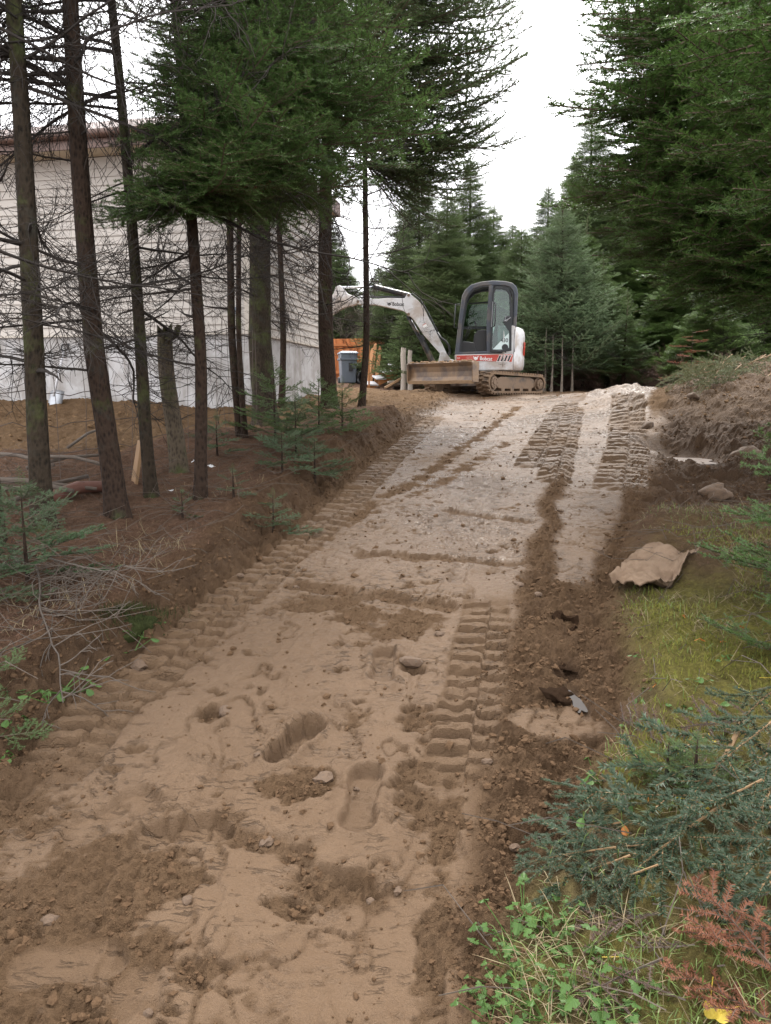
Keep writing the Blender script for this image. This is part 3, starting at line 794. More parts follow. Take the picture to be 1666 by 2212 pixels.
for i, (a, b, rx, ry, lv) in enumerate(PUDDLES):
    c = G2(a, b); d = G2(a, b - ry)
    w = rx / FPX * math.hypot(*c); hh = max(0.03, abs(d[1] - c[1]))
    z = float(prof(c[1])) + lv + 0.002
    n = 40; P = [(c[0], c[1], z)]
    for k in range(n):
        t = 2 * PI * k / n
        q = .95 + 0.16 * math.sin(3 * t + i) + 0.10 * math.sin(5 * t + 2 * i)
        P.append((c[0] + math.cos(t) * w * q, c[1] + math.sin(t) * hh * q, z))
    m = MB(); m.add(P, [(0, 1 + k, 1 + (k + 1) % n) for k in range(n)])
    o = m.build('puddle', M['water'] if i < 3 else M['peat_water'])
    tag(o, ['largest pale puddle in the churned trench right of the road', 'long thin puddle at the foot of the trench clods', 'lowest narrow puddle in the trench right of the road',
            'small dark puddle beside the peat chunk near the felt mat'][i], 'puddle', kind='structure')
# ------------------------------------------------------------------ conifer branches
def seg_tubes(P0, P1, r0, r1, n=3):
    """many tapered prisms at once"""
    P0 = np.asarray(P0, float); P1 = np.asarray(P1, float)
    t = P1 - P0; L = np.linalg.norm(t, axis=1, keepdims=True); t = t / np.maximum(L, 1e-6)
    up = np.where(np.abs(t[:, 2:3]) < 0.9, np.array([[0, 0, 1.0]]), np.array([[1.0, 0, 0]]))
    a = np.cross(t, up); a /= np.linalg.norm(a, axis=1, keepdims=True); b = np.cross(a, t)
    V = []
    for P, r in ((P0, r0), (P1, r1)):
        r = np.broadcast_to(np.asarray(r, float).reshape(-1, 1), (len(P), 1))
        for k in range(n):
            w = 2 * PI * k / n
            V.append(P + a * (math.cos(w) * r) + b * (math.sin(w) * r))
    V = np.stack(V, 1)                       # m, 2n, 3
    m = len(P0); base = (np.arange(m) * 2 * n)[:, None]
    F = np.concatenate([base + np.array([[k, (k + 1) % n, n + (k + 1) % n, n + k]]) for k in range(n)], 0)
    return V.reshape(-1, 3), F

def make_branch(name, seed, L, kind='fir', density=420, nlen=0.019, nwid=0.0021, side=0.55, space=0.055, droop=0.12, uptip=0.12,
                sub=True, bare=0.12, needle=None, twig=None, raxis=0.011, flat=0.25, ang=52, sub_space=0.06, curl=0.0, twr=0.0022):
    """a bough along +X with side twigs, twiglets and single needles"""
    g = np.random.default_rng(seed)
    segs = []      # p0, p1, r0, r1, has needles, tint
    n = 14
    def axis(s):
        q = s / L
        return np.array([s * (1 - 0.06 * q * q), 0.04 * L * math.sin(q * 3.1 + seed) * q, -droop * L * q * (1 - 0.25 * q) + uptip * L * q ** 3])
    pts = [axis(L * i / n) for i in range(n + 1)]
    for i in range(n):
        q = i / n
        segs.append((pts[i], pts[i + 1], raxis * (1 - 0.85 * q) + 0.0012, raxis * (1 - 0.85 * (q + 1 / n)) + 0.0012, q >= bare + .1, q))
    def twig_run(p, d, ln, depth, q0):
        k = max(2, int(ln / 0.06)); pp = p.copy(); dd = d / np.linalg.norm(d)
        prev = pp
        acc = 0.0
        marks = []
        for i in range(k):
            dd = dd + np.array([0.03 * curl, 0, 0]) + g.normal(0, 0.045, 3) + np.array([0, 0, (-0.030 if depth == 1 else -0.01) * droop * 5 + 0.02])
            dd /= np.linalg.norm(dd)
            nxt = prev + dd * ln / k
            f = (i + 1) / k
            segs.append((prev, nxt, twr * (1.15 - 0.7 * (i / k)), twr * (1.15 - 0.7 * f), True, min(1.0, q0 + f * 0.5 + (0.25 if i == k - 1 else 0))))
            acc += ln / k
            marks.append((prev, dd.copy(), i / k))
            prev = nxt
        return marks
    s = bare * L
    sgn = 1
    while s < L * 0.985:
        p = axis(s); tdir = axis(min(L, s + .02)) - axis(s - .02); tdir /= np.linalg.norm(tdir)
        ln = ((L - s) * side + 0.045) * g.uniform(0.72, 1.15)
        ln = min(ln, L * side * 0.72)
        if s < 0.3 * L: ln *= 0.6 + 0.4 * s / (0.3 * L)
        a = R(ang + g.normal(0, 7)) * sgn
        d = np.array([tdir[0] * math.cos(a), math.sin(a), tdir[2] * math.cos(a) + g.normal(0.02, 0.10 if kind == 'fir' else 0.22)])
        mk_ = twig_run(p, d, ln, 1, 0.2 + 0.4 * s / L)
        if sub and ln > 0.13:
            ss = 0.05; sg = 1
            while ss < ln * 0.93:
                i = min(len(mk_) - 1, int(ss / ln * len(mk_)))
                pp, dd, f = mk_[i]
                pp = pp + dd * (ss - i * ln / len(mk_))
                l2 = ((ln - ss) * 0.48 + 0.03) * g.uniform(0.7, 1.15)
                a2 = R(46 + g.normal(0, 8)) * sg
                lat = np.cross([0, 0, 1.0], dd); lat /= max(1e-6, np.linalg.norm(lat))
                d2 = dd * math.cos(a2) + lat * math.sin(a2) + np.array([0, 0, g.normal(0.02, 0.10 if kind == 'fir' else 0.22)])
                twig_run(pp, d2, l2, 2, 0.35 + 0.4 * s / L)
                ss += sub_space * g.uniform(0.8, 1.25); sg = -sg
        s += space * g.uniform(0.75, 1.25) * 0.5; sgn = -sgn
    P0 = np.array([q[0] for q in segs]); P1 = np.array([q[1] for q in segs])
    tv, tf = seg_tubes(P0, P1, np.array([q[2] for q in segs]), np.array([q[3] for q in segs]), 3)
    hn = np.array([q[4] for q in segs]); tint = np.array([q[5] for q in segs])
    A, B, T = P0[hn], P1[hn], tint[hn]
    Ln = np.linalg.norm(B - A, axis=1)
    cnt = np.maximum(1, (Ln * density * g.uniform(.85, 1.15, len(Ln))).astype(int))
    ii = np.repeat(np.arange(len(A)), cnt); N = len(ii)
    f = g.random(N)
    pos = A[ii] + (B - A)[ii] * f[:, None]
    t = (B - A)[ii] / Ln[ii][:, None]
    upv = np.tile(np.array([0, 0, 1.0]), (N, 1))
    lat = np.cross(t, upv); ll = np.linalg.norm(lat, axis=1, keepdims=True)
    lat = np.where(ll > 0.05, lat / np.maximum(ll, 1e-6), np.array([[0, 1.0, 0]])); up2 = np.cross(lat, t)
    if kind == 'fir':
        sg = np.where(g.random(N) < 0.5, -1.0, 1.0)
        el = g.normal(flat, 0.35, N)
        d = t * g.uniform(0.25, 0.65, N)[:, None] + lat * (sg * np.cos(el))[:, None] + up2 * np.sin(el)[:, None]
    else:
        w = g.uniform(0, 2 * PI, N)
        w = np.where(np.sin(w) < -0.5, -w, w)
        d = t * g.uniform(0.45, 0.95, N)[:, None] + lat * np.cos(w)[:, None] + up2 * np.sin(w)[:, None]
    d /= np.linalg.norm(d, axis=1, keepdims=True)
    ln = nlen * g.uniform(0.7, 1.15, N)
    wv = np.cross(d, up2 + 0.4 * g.normal(0, 1, (N, 3))); wv /= np.maximum(1e-6, np.linalg.norm(wv, axis=1, keepdims=True))
    hw = nwid * g.uniform(.8, 1.2, N)
    v0 = pos + wv * hw[:, None] * .5; v1 = pos - wv * hw[:, None] * .5
    mid = pos + d * (ln * 0.6)[:, None]
    v2 = pos + d * ln[:, None]
    nv = np.stack([v0 + d * (ln * .25)[:, None] * 0, v1, v2], 1).reshape(-1, 3)
    nv = np.stack([v0 + (wv * hw[:, None] * .2), v1 - (wv * hw[:, None] * .2), v2], 1).reshape(-1, 3)
    nf = np.arange(3 * N).reshape(-1, 3) + len(tv)
    nt = np.repeat(np.clip(T[ii] * 0.75 + g.normal(0, 0.14, N), 0, 1), 3)
    me = mesh_np(name, np.concatenate([tv, nv]), [tf, nf], [twig, needle], np.concatenate([np.zeros(len(tf)), np.ones(N)]),
                 attrs={'tint': np.concatenate([np.zeros(len(tv)), nt])})
    return me

def make_dead(name, seed, L, r=0.010, twigs=26, mat=None, wild=1.0, sag=0.1):
    """a bare dead branch with a tangle of fine twigs"""
    g = np.random.default_rng(seed)
    A, B, r0, r1 = [], [], [], []
    def run(p, d, ln, ra, rb, k, bend, lift):
        pts = [p]
        for i in range(k):
            d = d + g.normal(0, bend, 3) + np.array([0, 0, lift]); d = d / np.linalg.norm(d)
            q = pts[-1] + d * ln / k
            A.append(pts[-1]); B.append(q); r0.append(ra + (rb - ra) * i / k); r1.append(ra + (rb - ra) * (i + 1) / k); pts.append(q)
        return pts
    main = run(np.zeros(3), np.array([1, 0, 0.15]), L, r, 0.0022, 12, 0.07, -sag * 0.12)
    for j in range(twigs):
        f = g.uniform(0.12, 1.0); i = min(11, int(f * 12))
        p = main[i] + (main[i + 1] - main[i]) * (f * 12 - i)
        a = g.choice([-1, 1]) * R(g.uniform(30, 75))
        d = np.array([math.cos(a), math.sin(a), g.normal(-0.10, 0.32)])
        ln = L * g.uniform(0.15, 0.46) * (1.15 - 0.6 * f)
        tw = run(p, d, ln, 0.0028, 0.0012, 6, 0.13 * wild, -0.03 + g.normal(0, .04))
        for m in range(g.integers(2, 5)):
            k = g.integers(1, 6)
            a2 = g.choice([-1, 1]) * g.uniform(.5, 1.1)
            dd = tw[k] - tw[k - 1]; dd = dd / np.linalg.norm(dd)
            d2 = np.array([dd[0] * math.cos(a2) - dd[1] * math.sin(a2), dd[0] * math.sin(a2) + dd[1] * math.cos(a2), dd[2] + g.normal(-.05, .3)])
            run(tw[k], d2, ln * g.uniform(.25, .55), 0.0018, 0.0010, 4, 0.16 * wild, -0.03)
    V, F = seg_tubes(np.array(A), np.array(B), np.array(r0), np.array(r1), 3)
    return mesh_np(name, V, F, [mat or M['dead_twig']], smooth=True)

def make_trunk(name, h, r, mat, seed=0, bend=0.0, lean=(0, 0), flare=0.35, top=0.12, rings=44, n=14, broken=False):
    g = np.random.default_rng(seed)
    zs = np.concatenate([np.linspace(-0.25, 0.5, 10), np.linspace(0.6, h, rings)]) if h > 1.2 else np.linspace(-.06, h, rings)
    th = np.arange(n) * 2 * PI / n
    V = []
    ph = g.uniform(0, 6, 6)
    def centre(z):
        q = z / h
        return (lean[0] * z + bend * math.sin(q * 5 + ph[0]) * h * 0.02 * min(1, max(z, 0)), lean[1] * z + bend * math.sin(q * 4 + ph[1]) * h * 0.02 * min(1, max(z, 0)))
    for z in zs:
        q = max(0, z) / h
        rr = r * (1 - (1 - top) * q) * (1 + flare * math.exp(-max(z, 0) / 0.12) + (0.15 if z < 0 else 0))
        c = centre(z)
        w = rr * (1 + 0.05 * np.sin(3 * th + ph[2] + z * 1.3) + 0.05 * flare * 3 * math.exp(-max(z, 0) / .15) * np.sin(5 * th + ph[3]) + g.normal(0, 0.015, n))
        zz = np.full(n, z)
        if broken and z == zs[-1]:
            zz = z + g.uniform(-0.10, 0.05, n)
        V.append(np.stack([c[0] + np.cos(th) * w, c[1] + np.sin(th) * w, zz], 1))
    V = np.concatenate(V + [np.array([[*centre(h), h + (0.0 if not broken else -0.06)]])])
    m = len(zs); I = np.arange(m * n).reshape(m, n)
    F = np.stack([I[:-1], np.roll(I[:-1], -1, 1), np.roll(I[1:], -1, 1), I[1:]], 2).reshape(-1, 4)
    T = np.stack([I[-1], np.roll(I[-1], -1), np.full(n, m * n)], 1)
    # short stubs and knots
    me = mesh_np(name, V, [F, T], [mat], smooth=True)
    return me, centre

BR = {}
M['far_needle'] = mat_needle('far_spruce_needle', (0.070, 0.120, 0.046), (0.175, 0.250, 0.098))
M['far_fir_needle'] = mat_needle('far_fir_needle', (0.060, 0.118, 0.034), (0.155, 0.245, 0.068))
for i in range(3):
    BR['fir', i] = make_branch('fir_bough', 100 + i, 1.25, 'fir', 520, 0.022, 0.0030, side=0.58, space=0.075, droop=0.06, uptip=0.10, needle=M['fir_needle'], twig=M['twig'], sub_space=0.05, raxis=0.010)
    BR['firdark', i] = make_branch('dark_fir_bough', 130 + i, 1.25, 'fir', 460, 0.022, 0.0032, side=0.60, space=0.075, droop=0.12, uptip=0.06, needle=M['fir_dark'], twig=M['twig'], sub_space=0.05, raxis=0.011)
    BR['spruce', i] = make_branch('spruce_bough', 160 + i, 1.3, 'spruce', 560, 0.016, 0.0034, side=0.50, space=0.085, droop=0.10, uptip=0.22, needle=M['spruce_needle'], twig=M['twig'], sub_space=0.06)
    BR['blue', i] = make_branch('blue_spruce_bough', 190 + i, 1.3, 'spruce', 520, 0.024, 0.0052, side=0.52, space=0.15, droop=0.0, uptip=0.24, needle=M['blue_needle'], twig=M['twig'], sub_space=0.11)
    BR['far', i] = make_branch('far_spruce_bough', 220 + i, 1.5, 'spruce', 270, 0.023, 0.0078, side=0.78, space=0.13, droop=0.08, uptip=0.14, needle=M['far_needle'], twig=M['twig'], sub_space=0.08)
    BR['farfir', i] = make_branch('far_fir_bough', 230 + i, 1.5, 'fir', 270, 0.027, 0.0078, side=0.78, space=0.11, droop=0.05, uptip=0.06, needle=M['far_fir_needle'], twig=M['twig'], sub_space=0.075)
def make_tier(name, seed, src, nb=6):
    """a ring of boughs as one mesh: what the far trees are stacked from"""
    g = random.Random(seed); VV, Fq, Ft, T, mi_q, mi_t = [], [], [], [], 0, 0; off = 0
    for k in range(nb):
        me = src[k % len(src)]
        n = len(me.vertices); co = np.zeros(n * 3, dtype=np.float32); me.vertices.foreach_get('co', co); co = co.reshape(-1, 3)
        ti = np.zeros(n, dtype=np.float32); me.attributes['tint'].data.foreach_get('value', ti)
        az = 2 * PI * k / nb + g.uniform(-.3, .3); sc = g.uniform(.78, 1.12); pt = g.uniform(-.16, .16); ro = g.uniform(-.5, .5)
        Mx = np.array((Matrix.Rotation(az, 3, 'Z') @ Matrix.Rotation(-pt, 3, 'Y') @ Matrix.Rotation(ro, 3, 'X')))
        VV.append(co @ Mx.T * sc + np.array([0, 0, g.uniform(-.12, .12)])); T.append(ti)
        lv = np.zeros(len(me.loops), dtype=np.int32); me.loops.foreach_get('vertex_index', lv)
        lt = np.zeros(len(me.polygons), dtype=np.int32); me.polygons.foreach_get('loop_total', lt)
        nq = int((lt == 4).sum())
        Fq.append(lv[:nq * 4].reshape(-1, 4) + off); Ft.append(lv[nq * 4:].reshape(-1, 3) + off); off += n
    Fq = np.concatenate(Fq); Ft = np.concatenate(Ft)
    return mesh_np(name, np.concatenate(VV), [Fq, Ft], list(src[0].materials), np.concatenate([np.zeros(len(Fq)), np.ones(len(Ft))]), attrs={'tint': np.concatenate(T)})
TIER = {}
for k in ('blue', 'far', 'farfir', 'fir'):
    for i in range(2 if k != 'fir' else 1):
        TIER[k, i] = make_tier(k + '_tier', 500 + i, [BR[k, (i + j) % 3] for j in range(3)], 8 if k != 'fir' else 5)

for i in range(3):
    BR['hero', i] = make_branch('fir_spray', 150 + i, 1.25, 'fir', 640, 0.027, 0.0030, side=0.58, space=0.125, droop=0.05, uptip=0.08, needle=M['fir_needle'], twig=M['twig'], sub_space=0.085, raxis=0.010, flat=.12, twr=.0026)
    BR['herodark', i] = make_branch('dark_fir_spray', 155 + i, 1.25, 'fir', 600, 0.027, 0.0032, side=0.60, space=0.125, droop=0.10, uptip=0.06, needle=M['fir_dark'], twig=M['twig'], sub_space=0.085, raxis=0.010, flat=.15, twr=.0026)
DEAD = [make_dead('dead_branch', 300 + i, 1.25, 0.011, 36, sag=(0.05, 0.25, 0.4, -0.1, .15)[i]) for i in range(5)]
STUB = [make_dead('branch_stub', 320 + i, 0.32, 0.014, 3, wild=1.5) for i in range(3)]
TOP = {}
def make_leader(kind, needle, seed):
    """upright leader shoot with a small whorl"""
    g = np.random.default_rng(seed)
    me = make_branch(kind + '_leader', seed, 0.8, 'spruce', 420, 0.018, 0.004, side=0.32, space=0.10, droop=0.0, uptip=0.0, needle=needle, twig=M['twig'], sub=True, bare=0.02, raxis=0.006)
    co = np.zeros(len(me.vertices) * 3, dtype=np.float32); me.vertices.foreach_get('co', co); co = co.reshape(-1, 3)
    me.vertices.foreach_set('co', np.stack([co[:, 1], co[:, 2], co[:, 0]], 1).ravel()); me.update()
    return me
for k, nd in (('herodark', 'fir_dark'), ('fir', 'fir_needle'), ('firdark', 'fir_dark'), ('spruce', 'spruce_needle'), ('blue', 'blue_needle'), ('far', 'spruce_needle'), ('farfir', 'fir_dark')):
    TOP[k] = make_leader(k, M[nd], 400 + len(k))

def place_branch(parent, me, pos, az, pitch, roll, sc, name='branch'):
    o = bpy.data.objects.new(name, me); COL.objects.link(o); o.parent = parent
    q = Matrix.Rotation(az, 4, 'Z') @ Matrix.Rotation(-pitch, 4, 'Y') @ Matrix.Rotation(roll, 4, 'X')
    o.rotation_euler = q.to_euler(); o.location = pos; o.scale = (sc, sc, sc)
    return o

def tree(name, base, h, r, kind, z0, rad0, label, cat='tree', group=None, seed=0, n=50, bark='bark', lean=(0, 0), bend=0.6, dead=0, dead_z=(0.4, 3.0),
         dead_len=(0.7, 1.3), shape=1.0, pitch=(0.12, -0.25), top_show=True, sector=None, stubs=0, radtop=0.12, dead_sector=None, ragged=.18):
    """trunk > dead_branch; crown > branch.  z0: height where living boughs begin, rad0: crown radius there"""
    g = random.Random(seed)
    e = empty(name, base, 0, label, cat, group)
    tm, cen_ = make_trunk('trunk', h, r, M[bark], seed, bend, lean)
    tk = link('trunk', tm, e)
    ct = cen_(h)
    cr = link('crown', TOP[kind], e, (ct[0], ct[1], h - 0.15))
    for i in range(n):
        f = (i + 0.5) / n
        f = f ** 0.85
        z = z0 + (h - z0) * f * 0.97
        c = cen_(z)
        rad = (rad0 * (1 - f) ** shape + radtop) * g.uniform(1 - ragged, 1 + ragged)
        az = (i * 2.39996 + g.uniform(-.3, .3)) if sector is None else g.uniform(*sector)
        me = BR[kind, g.randrange(3)]
        Lm = 1.5 if kind.startswith('far') and kind != 'fard' else 1.3
        Lm = 1.5 if kind in ('far', 'farfir') else 1.28
        pt = pitch[0] + (pitch[1] - pitch[0]) * (1 - f) + g.uniform(-.12, .12)
        place_branch(cr, me, (c[0] - ct[0], c[1] - ct[1], z - h + 0.15), az, pt, g.uniform(-.25, .25), rad / Lm)
    for i in range(dead):
        z = g.uniform(*dead_z); c = cen_(z)
        az = g.uniform(0, 2 * PI) if dead_sector is None else g.uniform(*dead_sector)
        place_branch(tk, DEAD[g.randrange(5)], (c[0] + math.cos(az) * r * .5, c[1] + math.sin(az) * r * .5, z), az, g.uniform(-.35, .25), g.uniform(-3, 3), g.uniform(*dead_len) / 1.25, 'dead_branch')
    for i in range(stubs):
        z = g.uniform(*dead_z); c = cen_(z); az = g.uniform(0, 2 * PI)
        place_branch(tk, STUB[g.randrange(3)], (c[0] + math.cos(az) * r * .6, c[1] + math.sin(az) * r * .6, z), az, g.uniform(-.1, .5), g.uniform(-3, 3), g.uniform(.5, 1.3), 'branch_stub')
    return e, tk, cr, cen_

def on_ground(px, py, dz=0.18):
    p = G(px, py, dz)
    for _ in range(6):                     # settle on the real surface
        z = gz(p.x, p.y)
        p = G(px, py, z - float(prof(p.y)))
    return (p.x, p.y, gz(p.x, p.y) - 0.02)

def trunk_lean(base, px_top, py_top):
    """lean so the trunk passes a picture point at the same depth plane"""
    b = Vector(base)
    # point on that pixel ray at world y equal to the base y
    a = (px_top - 833) / FPX; v = (py_top - 1106) / FPX
    d = b.y / (CP - v * SP)
    p = W(px_top, py_top, d)
    return ((p.x - b.x) / (p.z - b.z), 0.0)

# ------------------------------------------------------------------ trees along the left bank
LT = [  # base px, top px, width px, height, live from, crown radius, kind, boughs, dead, label
    ((4, 1165), (-20, 300), 20, 7.0, 3.9, 1.0, 'spruce', 20, 16, 'spruce trunk cut off by the left edge of the picture'),
    ((95, 1138), (12, 0), 50, 7.2, 3.6, 1.5, 'spruce', 44, 30, 'mossy thick spruce standing behind the leftmost fir sapling'),
    ((255, 1112), (168, 0), 50, 7.4, 3.6, 1.6, 'spruce', 44, 30, 'thick dark spruce second from left in front of the house siding'),
    ((327, 1062), (236, 60), 30, 6.8, 3.3, 1.3, 'spruce', 38, 22, 'slim mossy spruce leaning left beside the upright wooden stake'),
    ((432, 1072), (405, 380), 30, 7.6, 3.15, 1.5, 'fir', 0, 18, 'slim fir with bright green boughs spreading over the house corner'),
    ((520, 940), (494, 420), 19, 7.5, 3.5, 1.2, 'spruce', 40, 18, 'thin spruce left one of the close pair before the house corner'),
    ((529, 945), (519, 420), 14, 7.0, 3.5, 1.1, 'spruce', 34, 14, 'thinnest spruce right one of the close pair before the house corner'),
    ((575, 905), (572, 300), 56, 10.0, 3.3, 2.0, 'spruce', 96, 32, 'thickest spruce trunk standing right at the house corner'),
    ((608, 880), (603, 400), 15, 9.0, 3.6, 1.4, 'spruce', 44, 22, 'thin spruce tucked behind the thickest trunk'),
    ((711, 878), (716, 300), 37, 10.0, 3.8, 2.3, 'spruce', 110, 38, 'straight brown spruce trunk left of the grey wheeled bin'),
    ((781, 880), (796, 250), 16, 10.5, 3.9, 2.5, 'spruce', 120, 30, 'slender spruce in front of the bin carrying the dense overhanging crown'),
]
LTO = []
for i, (bp, tp, wpx, h, z0, rad, kind, nb, nd, lab) in enumerate(LT):
    b = on_ground(*bp)
    d = b[1]
    r = 0.5 * wpx / FPX * d * 0.93
    ln = trunk_lean(b, *tp)
    t = tree('fir_tree' if kind == 'fir' else 'spruce_tree', b, h, r, kind, z0, rad, lab, group='conifers along the left bank', seed=50 + i, n=nb, lean=ln,
             bark='bark_moss' if i in (1, 3, 7) else 'bark', dead=int(nd * .5), dead_z=(0.9, z0 + .5), dead_len=(0.6, 1.25) if wpx < 25 else (0.8, 1.7), stubs=5, pitch=(0.35, -0.12), shape=.8, bend=0.35)
    LTO.append((b, t))

# tangle of bare limbs high between the leftmost trees
g = random.Random(44)
for ti, n_ in ((0, 10), (1, 24), (2, 26), (3, 20)):
    b, (e, tk, cr, cen_) = LTO[ti]
    for k in range(n_):
        z = g.uniform(2.5, 4.9); c = cen_(z); az = g.choice((g.uniform(-.5, .6), PI + g.uniform(-.6, .5), g.uniform(0, 6.28)))
        place_branch(tk, DEAD[g.randrange(5)], (c[0], c[1], z), az, g.uniform(-.30, .30), g.uniform(-3, 3), g.uniform(.9, 1.6), 'dead_branch')
    for k in range(12):
        z = g.uniform(3.7, 5.2); c = cen_(z); hh_ = LT[ti][3]; ct_ = cen_(hh_)
        place_branch(cr, BR['spruce', g.randrange(3)], (c[0] - ct_[0], c[1] - ct_[1], z - hh_ + .15), g.uniform(0, 6.28), g.uniform(-.35, .1), g.uniform(-.4, .4), g.uniform(.6, 1.1))

# bright fir: boughs reaching out towards the road, placed one by one
b, (e, tk, cr, cen_) = LTO[4]
g = random.Random(5)
def aim(cr, crz, base, cen_, z, tip, me, name='branch', roll=0.0, Lm=1.25):
    c = cen_(z); p0 = Vector((base[0] + c[0], base[1] + c[1], base[2] + z))
    v = Vector(tip) - p0
    az = math.atan2(v.y, v.x); pt = math.asin(max(-1, min(1, v.z / v.length)))
    o = place_branch(cr, me, p0 - Vector(crz), az, pt, roll, v.length / Lm, name)
    return o
cz = (b[0] + cen_(7.6)[0], b[1] + cen_(7.6)[1], b[2] + 7.6 - 0.15)
FIRTIPS = [(200, 480, 4.5), (255, 490, 4.2), (310, 480, 4.3), (365, 470, 4.2), (420, 485, 4.4), (500, 475, 4.6), (560, 470, 4.7), (620, 480, 5.0), (690, 470, 5.1), (740, 455, 5.2), (280, 380, 4.0), (230, 330, 4.5), (180, 500, 5.2), (340, 440, 3.8), (450, 420, 3.9), (540, 390, 3.9), (600, 430, 4.3), (660, 380, 4.3), (340, 40, 4.6), (320, 110, 4.5), (310, 200, 4.5), (280, 260, 4.6), (420, 100, 4.5), (480, 60, 4.6), (560, 200, 4.5), (620, 260, 4.5), (680, 90, 4.8), (740, 20, 5.0), (790, 300, 4.9), (850, 240, 5.0), (840, 420, 5.0), (760, 440, 4.9), (920, 380, 5.2), (930, 170, 5.3), (870, 20, 5.4), (980, 330, 5.4), (700, 400, 4.5), (640, 460, 4.6), (450, 150, 4.0), (400, 270, 4.2), (380, 190, 4.1), (590, 240, 3.6), (520, 330, 3.6), (260, 340, 4.6), (220, 420, 4.8), (395, 60, 3.9), (430, 20, 4.2), (590, 20, 4.0), (610, 90, 3.8), (720, 60, 4.2), (780, 120, 4.4), (840, 170, 4.6), (900, 210, 4.9), (880, 330, 4.7), (950, 290, 5.1), (520, 180, 3.7), (450, 230, 3.7), (660, 250, 3.8), (600, 340, 3.8), (480, 380, 3.7), (250, 440, 4.1), (330, 370, 3.9), (720, 350, 4.2), (810, 400, 4.6), (360, 120, 4.2), (540, 120, 3.8), (1000, 240, 5.4), (690, 180, 4.0), (740, 260, 4.1), (820, 60, 4.9), (660, 10, 4.6), (900, 100, 5.2), (215, 470, 4.3), (175, 455, 4.9), (300, 440, 3.9), (290, 320, 4.2), (330, 250, 4.4), (345, 180, 4.3), (380, 20, 4.4), (505, 10, 4.2), (470, 120, 4.0), (640, 40, 4.4), (700, 110, 4.3),
           (640, 200, 4.0), (760, 190, 4.6), (800, 230, 4.9), (700, 300, 4.1), (820, 320, 4.8), (760, 380, 4.6), (620, 400, 4.2), (540, 430, 4.4), (470, 460, 4.5), (390, 420, 4.0), (560, 300, 3.8),
           (420, 330, 3.8), (620, 140, 4.8), (560, 60, 4.9), (880, 260, 5.2), (680, 440, 4.8), (300, 520, 5.0), (350, 500, 4.6), (250, 400, 4.6)]
for (a, c_, d) in FIRTIPS:
    p = W(a, c_, d)
    z = max(2.0, min(5.8, p.z - b[2] + .05 + g.uniform(-.25, .25)))
    aim(cr, cz, b, cen_, z, p, BR['hero', g.randrange(3)], roll=g.uniform(-.5, .5))
for i in range(16):
    z = g.uniform(4.2, 7.3); az = g.uniform(0, 2 * PI)
    c = cen_(z)
    place_branch(cr, BR['fir', g.randrange(3)], (b[0] + c[0] - cz[0], b[1] + c[1] - cz[1], b[2] + z - cz[2]), az, g.uniform(-.1, .3), 0, (0.45 + (7.4 - z) * .35) / 1.25)
# a small brown dead spray caught in the fir
rb = make_branch('brown_dead_spray', 77, 0.4, 'fir', 500, 0.02, 0.003, side=.5, space=.06, needle=M['rust_needle'], twig=M['twig'], raxis=.005)
place_branch(cr, rb, W(470, 410, 4.3) - Vector(cz), 0.2, .1, 0, 0.8)

# overhanging crown right of the slender spruce: upturned boughs against the sky
b, (e, tk, cr, cen_) = LTO[10]
cz = (b[0] + cen_(10.5)[0], b[1] + cen_(10.5)[1], b[2] + 10.5 - 0.15)
for (a, c_, d) in [(1165, 55, 11), (1172, 100, 11.5), (1150, 180, 11), (1178, 182, 11.6), (1140, 235, 11), (1165, 225, 10.8), (1140, 290, 11.2), (1120, 330, 11), (1100, 395, 11.4), (1085, 410, 10.8), (1060, 30, 11), (1090, 90, 10.5),
                   (1040, 160, 10.2), (1080, 250, 10.3), (1030, 330, 10.2), (1000, 420, 10.4), (1020, 470, 10.6), (950, 480, 10.8), (900, 380, 10), (920, 250, 9.8), (880, 130, 10), (960, 60, 10.2), (1000, 540, 11.0), (840, 60, 10), (800, 120, 10), (860, 200, 9.6), (830, 280, 9.6), (900, 320, 10), (850, 380, 10.2), (930, 150, 10), (980, 240, 10.5), (990, 130, 10.8), (1020, 60, 11), (1050, 200, 11), (1060, 320, 11.2), (970, 380, 10.2), (1040, 400, 11), (940, 440, 10.4), (880, 460, 10.6), (1000, 20, 10.8), (920, 30, 10.4), (1110, 150, 11.2), (1100, 300, 11.4),  (935, 560, 11.2), (1070, 450, 11.5)]:
    p = W(a, c_, d)
    z = max(3.5, min(9.5, p.z - b[2] + g.uniform(-.5, .0)))
    aim(cr, cz, b, cen_, z, p, BR['spruce', g.randrange(3)], roll=g.uniform(-.4, .4), Lm=1.35)

# ------------------------------------------------------------------ the big fir on the right and its neighbours
def right_fir(name, base, h, r, kind, tips, label, seed, extra=30, z0=2.3, rad=2.4, zlo=2.0):
    g = random.Random(seed)
    e, tk, cr, cen_ = tree(name, base, h, r, kind, z0, rad, label, group='conifers on the right', seed=seed, n=extra, bark='bark', dead=6, dead_z=(1.2, 2.6), pitch=(0.2, -0.05), shape=.75)
    ct = cen_(h); cz = (base[0] + ct[0], base[1] + ct[1], base[2] + h - .15)
    for (a, c_, d) in tips:
        p = W(a, c_, d)
        z = max(zlo, min(h - .5, p.z - base[2] + g.uniform(-.1, .35)))
        aim(cr, cz, base, cen_, z, p, BR['herodark' if d < 5.7 else kind, g.randrange(3)], roll=g.uniform(-.5, .5))
    return e, cr, cz, cen_
bx, by = 3.75, 6.6
bb = (bx, by, gz(bx, by) - .02)
g = random.Random(3)
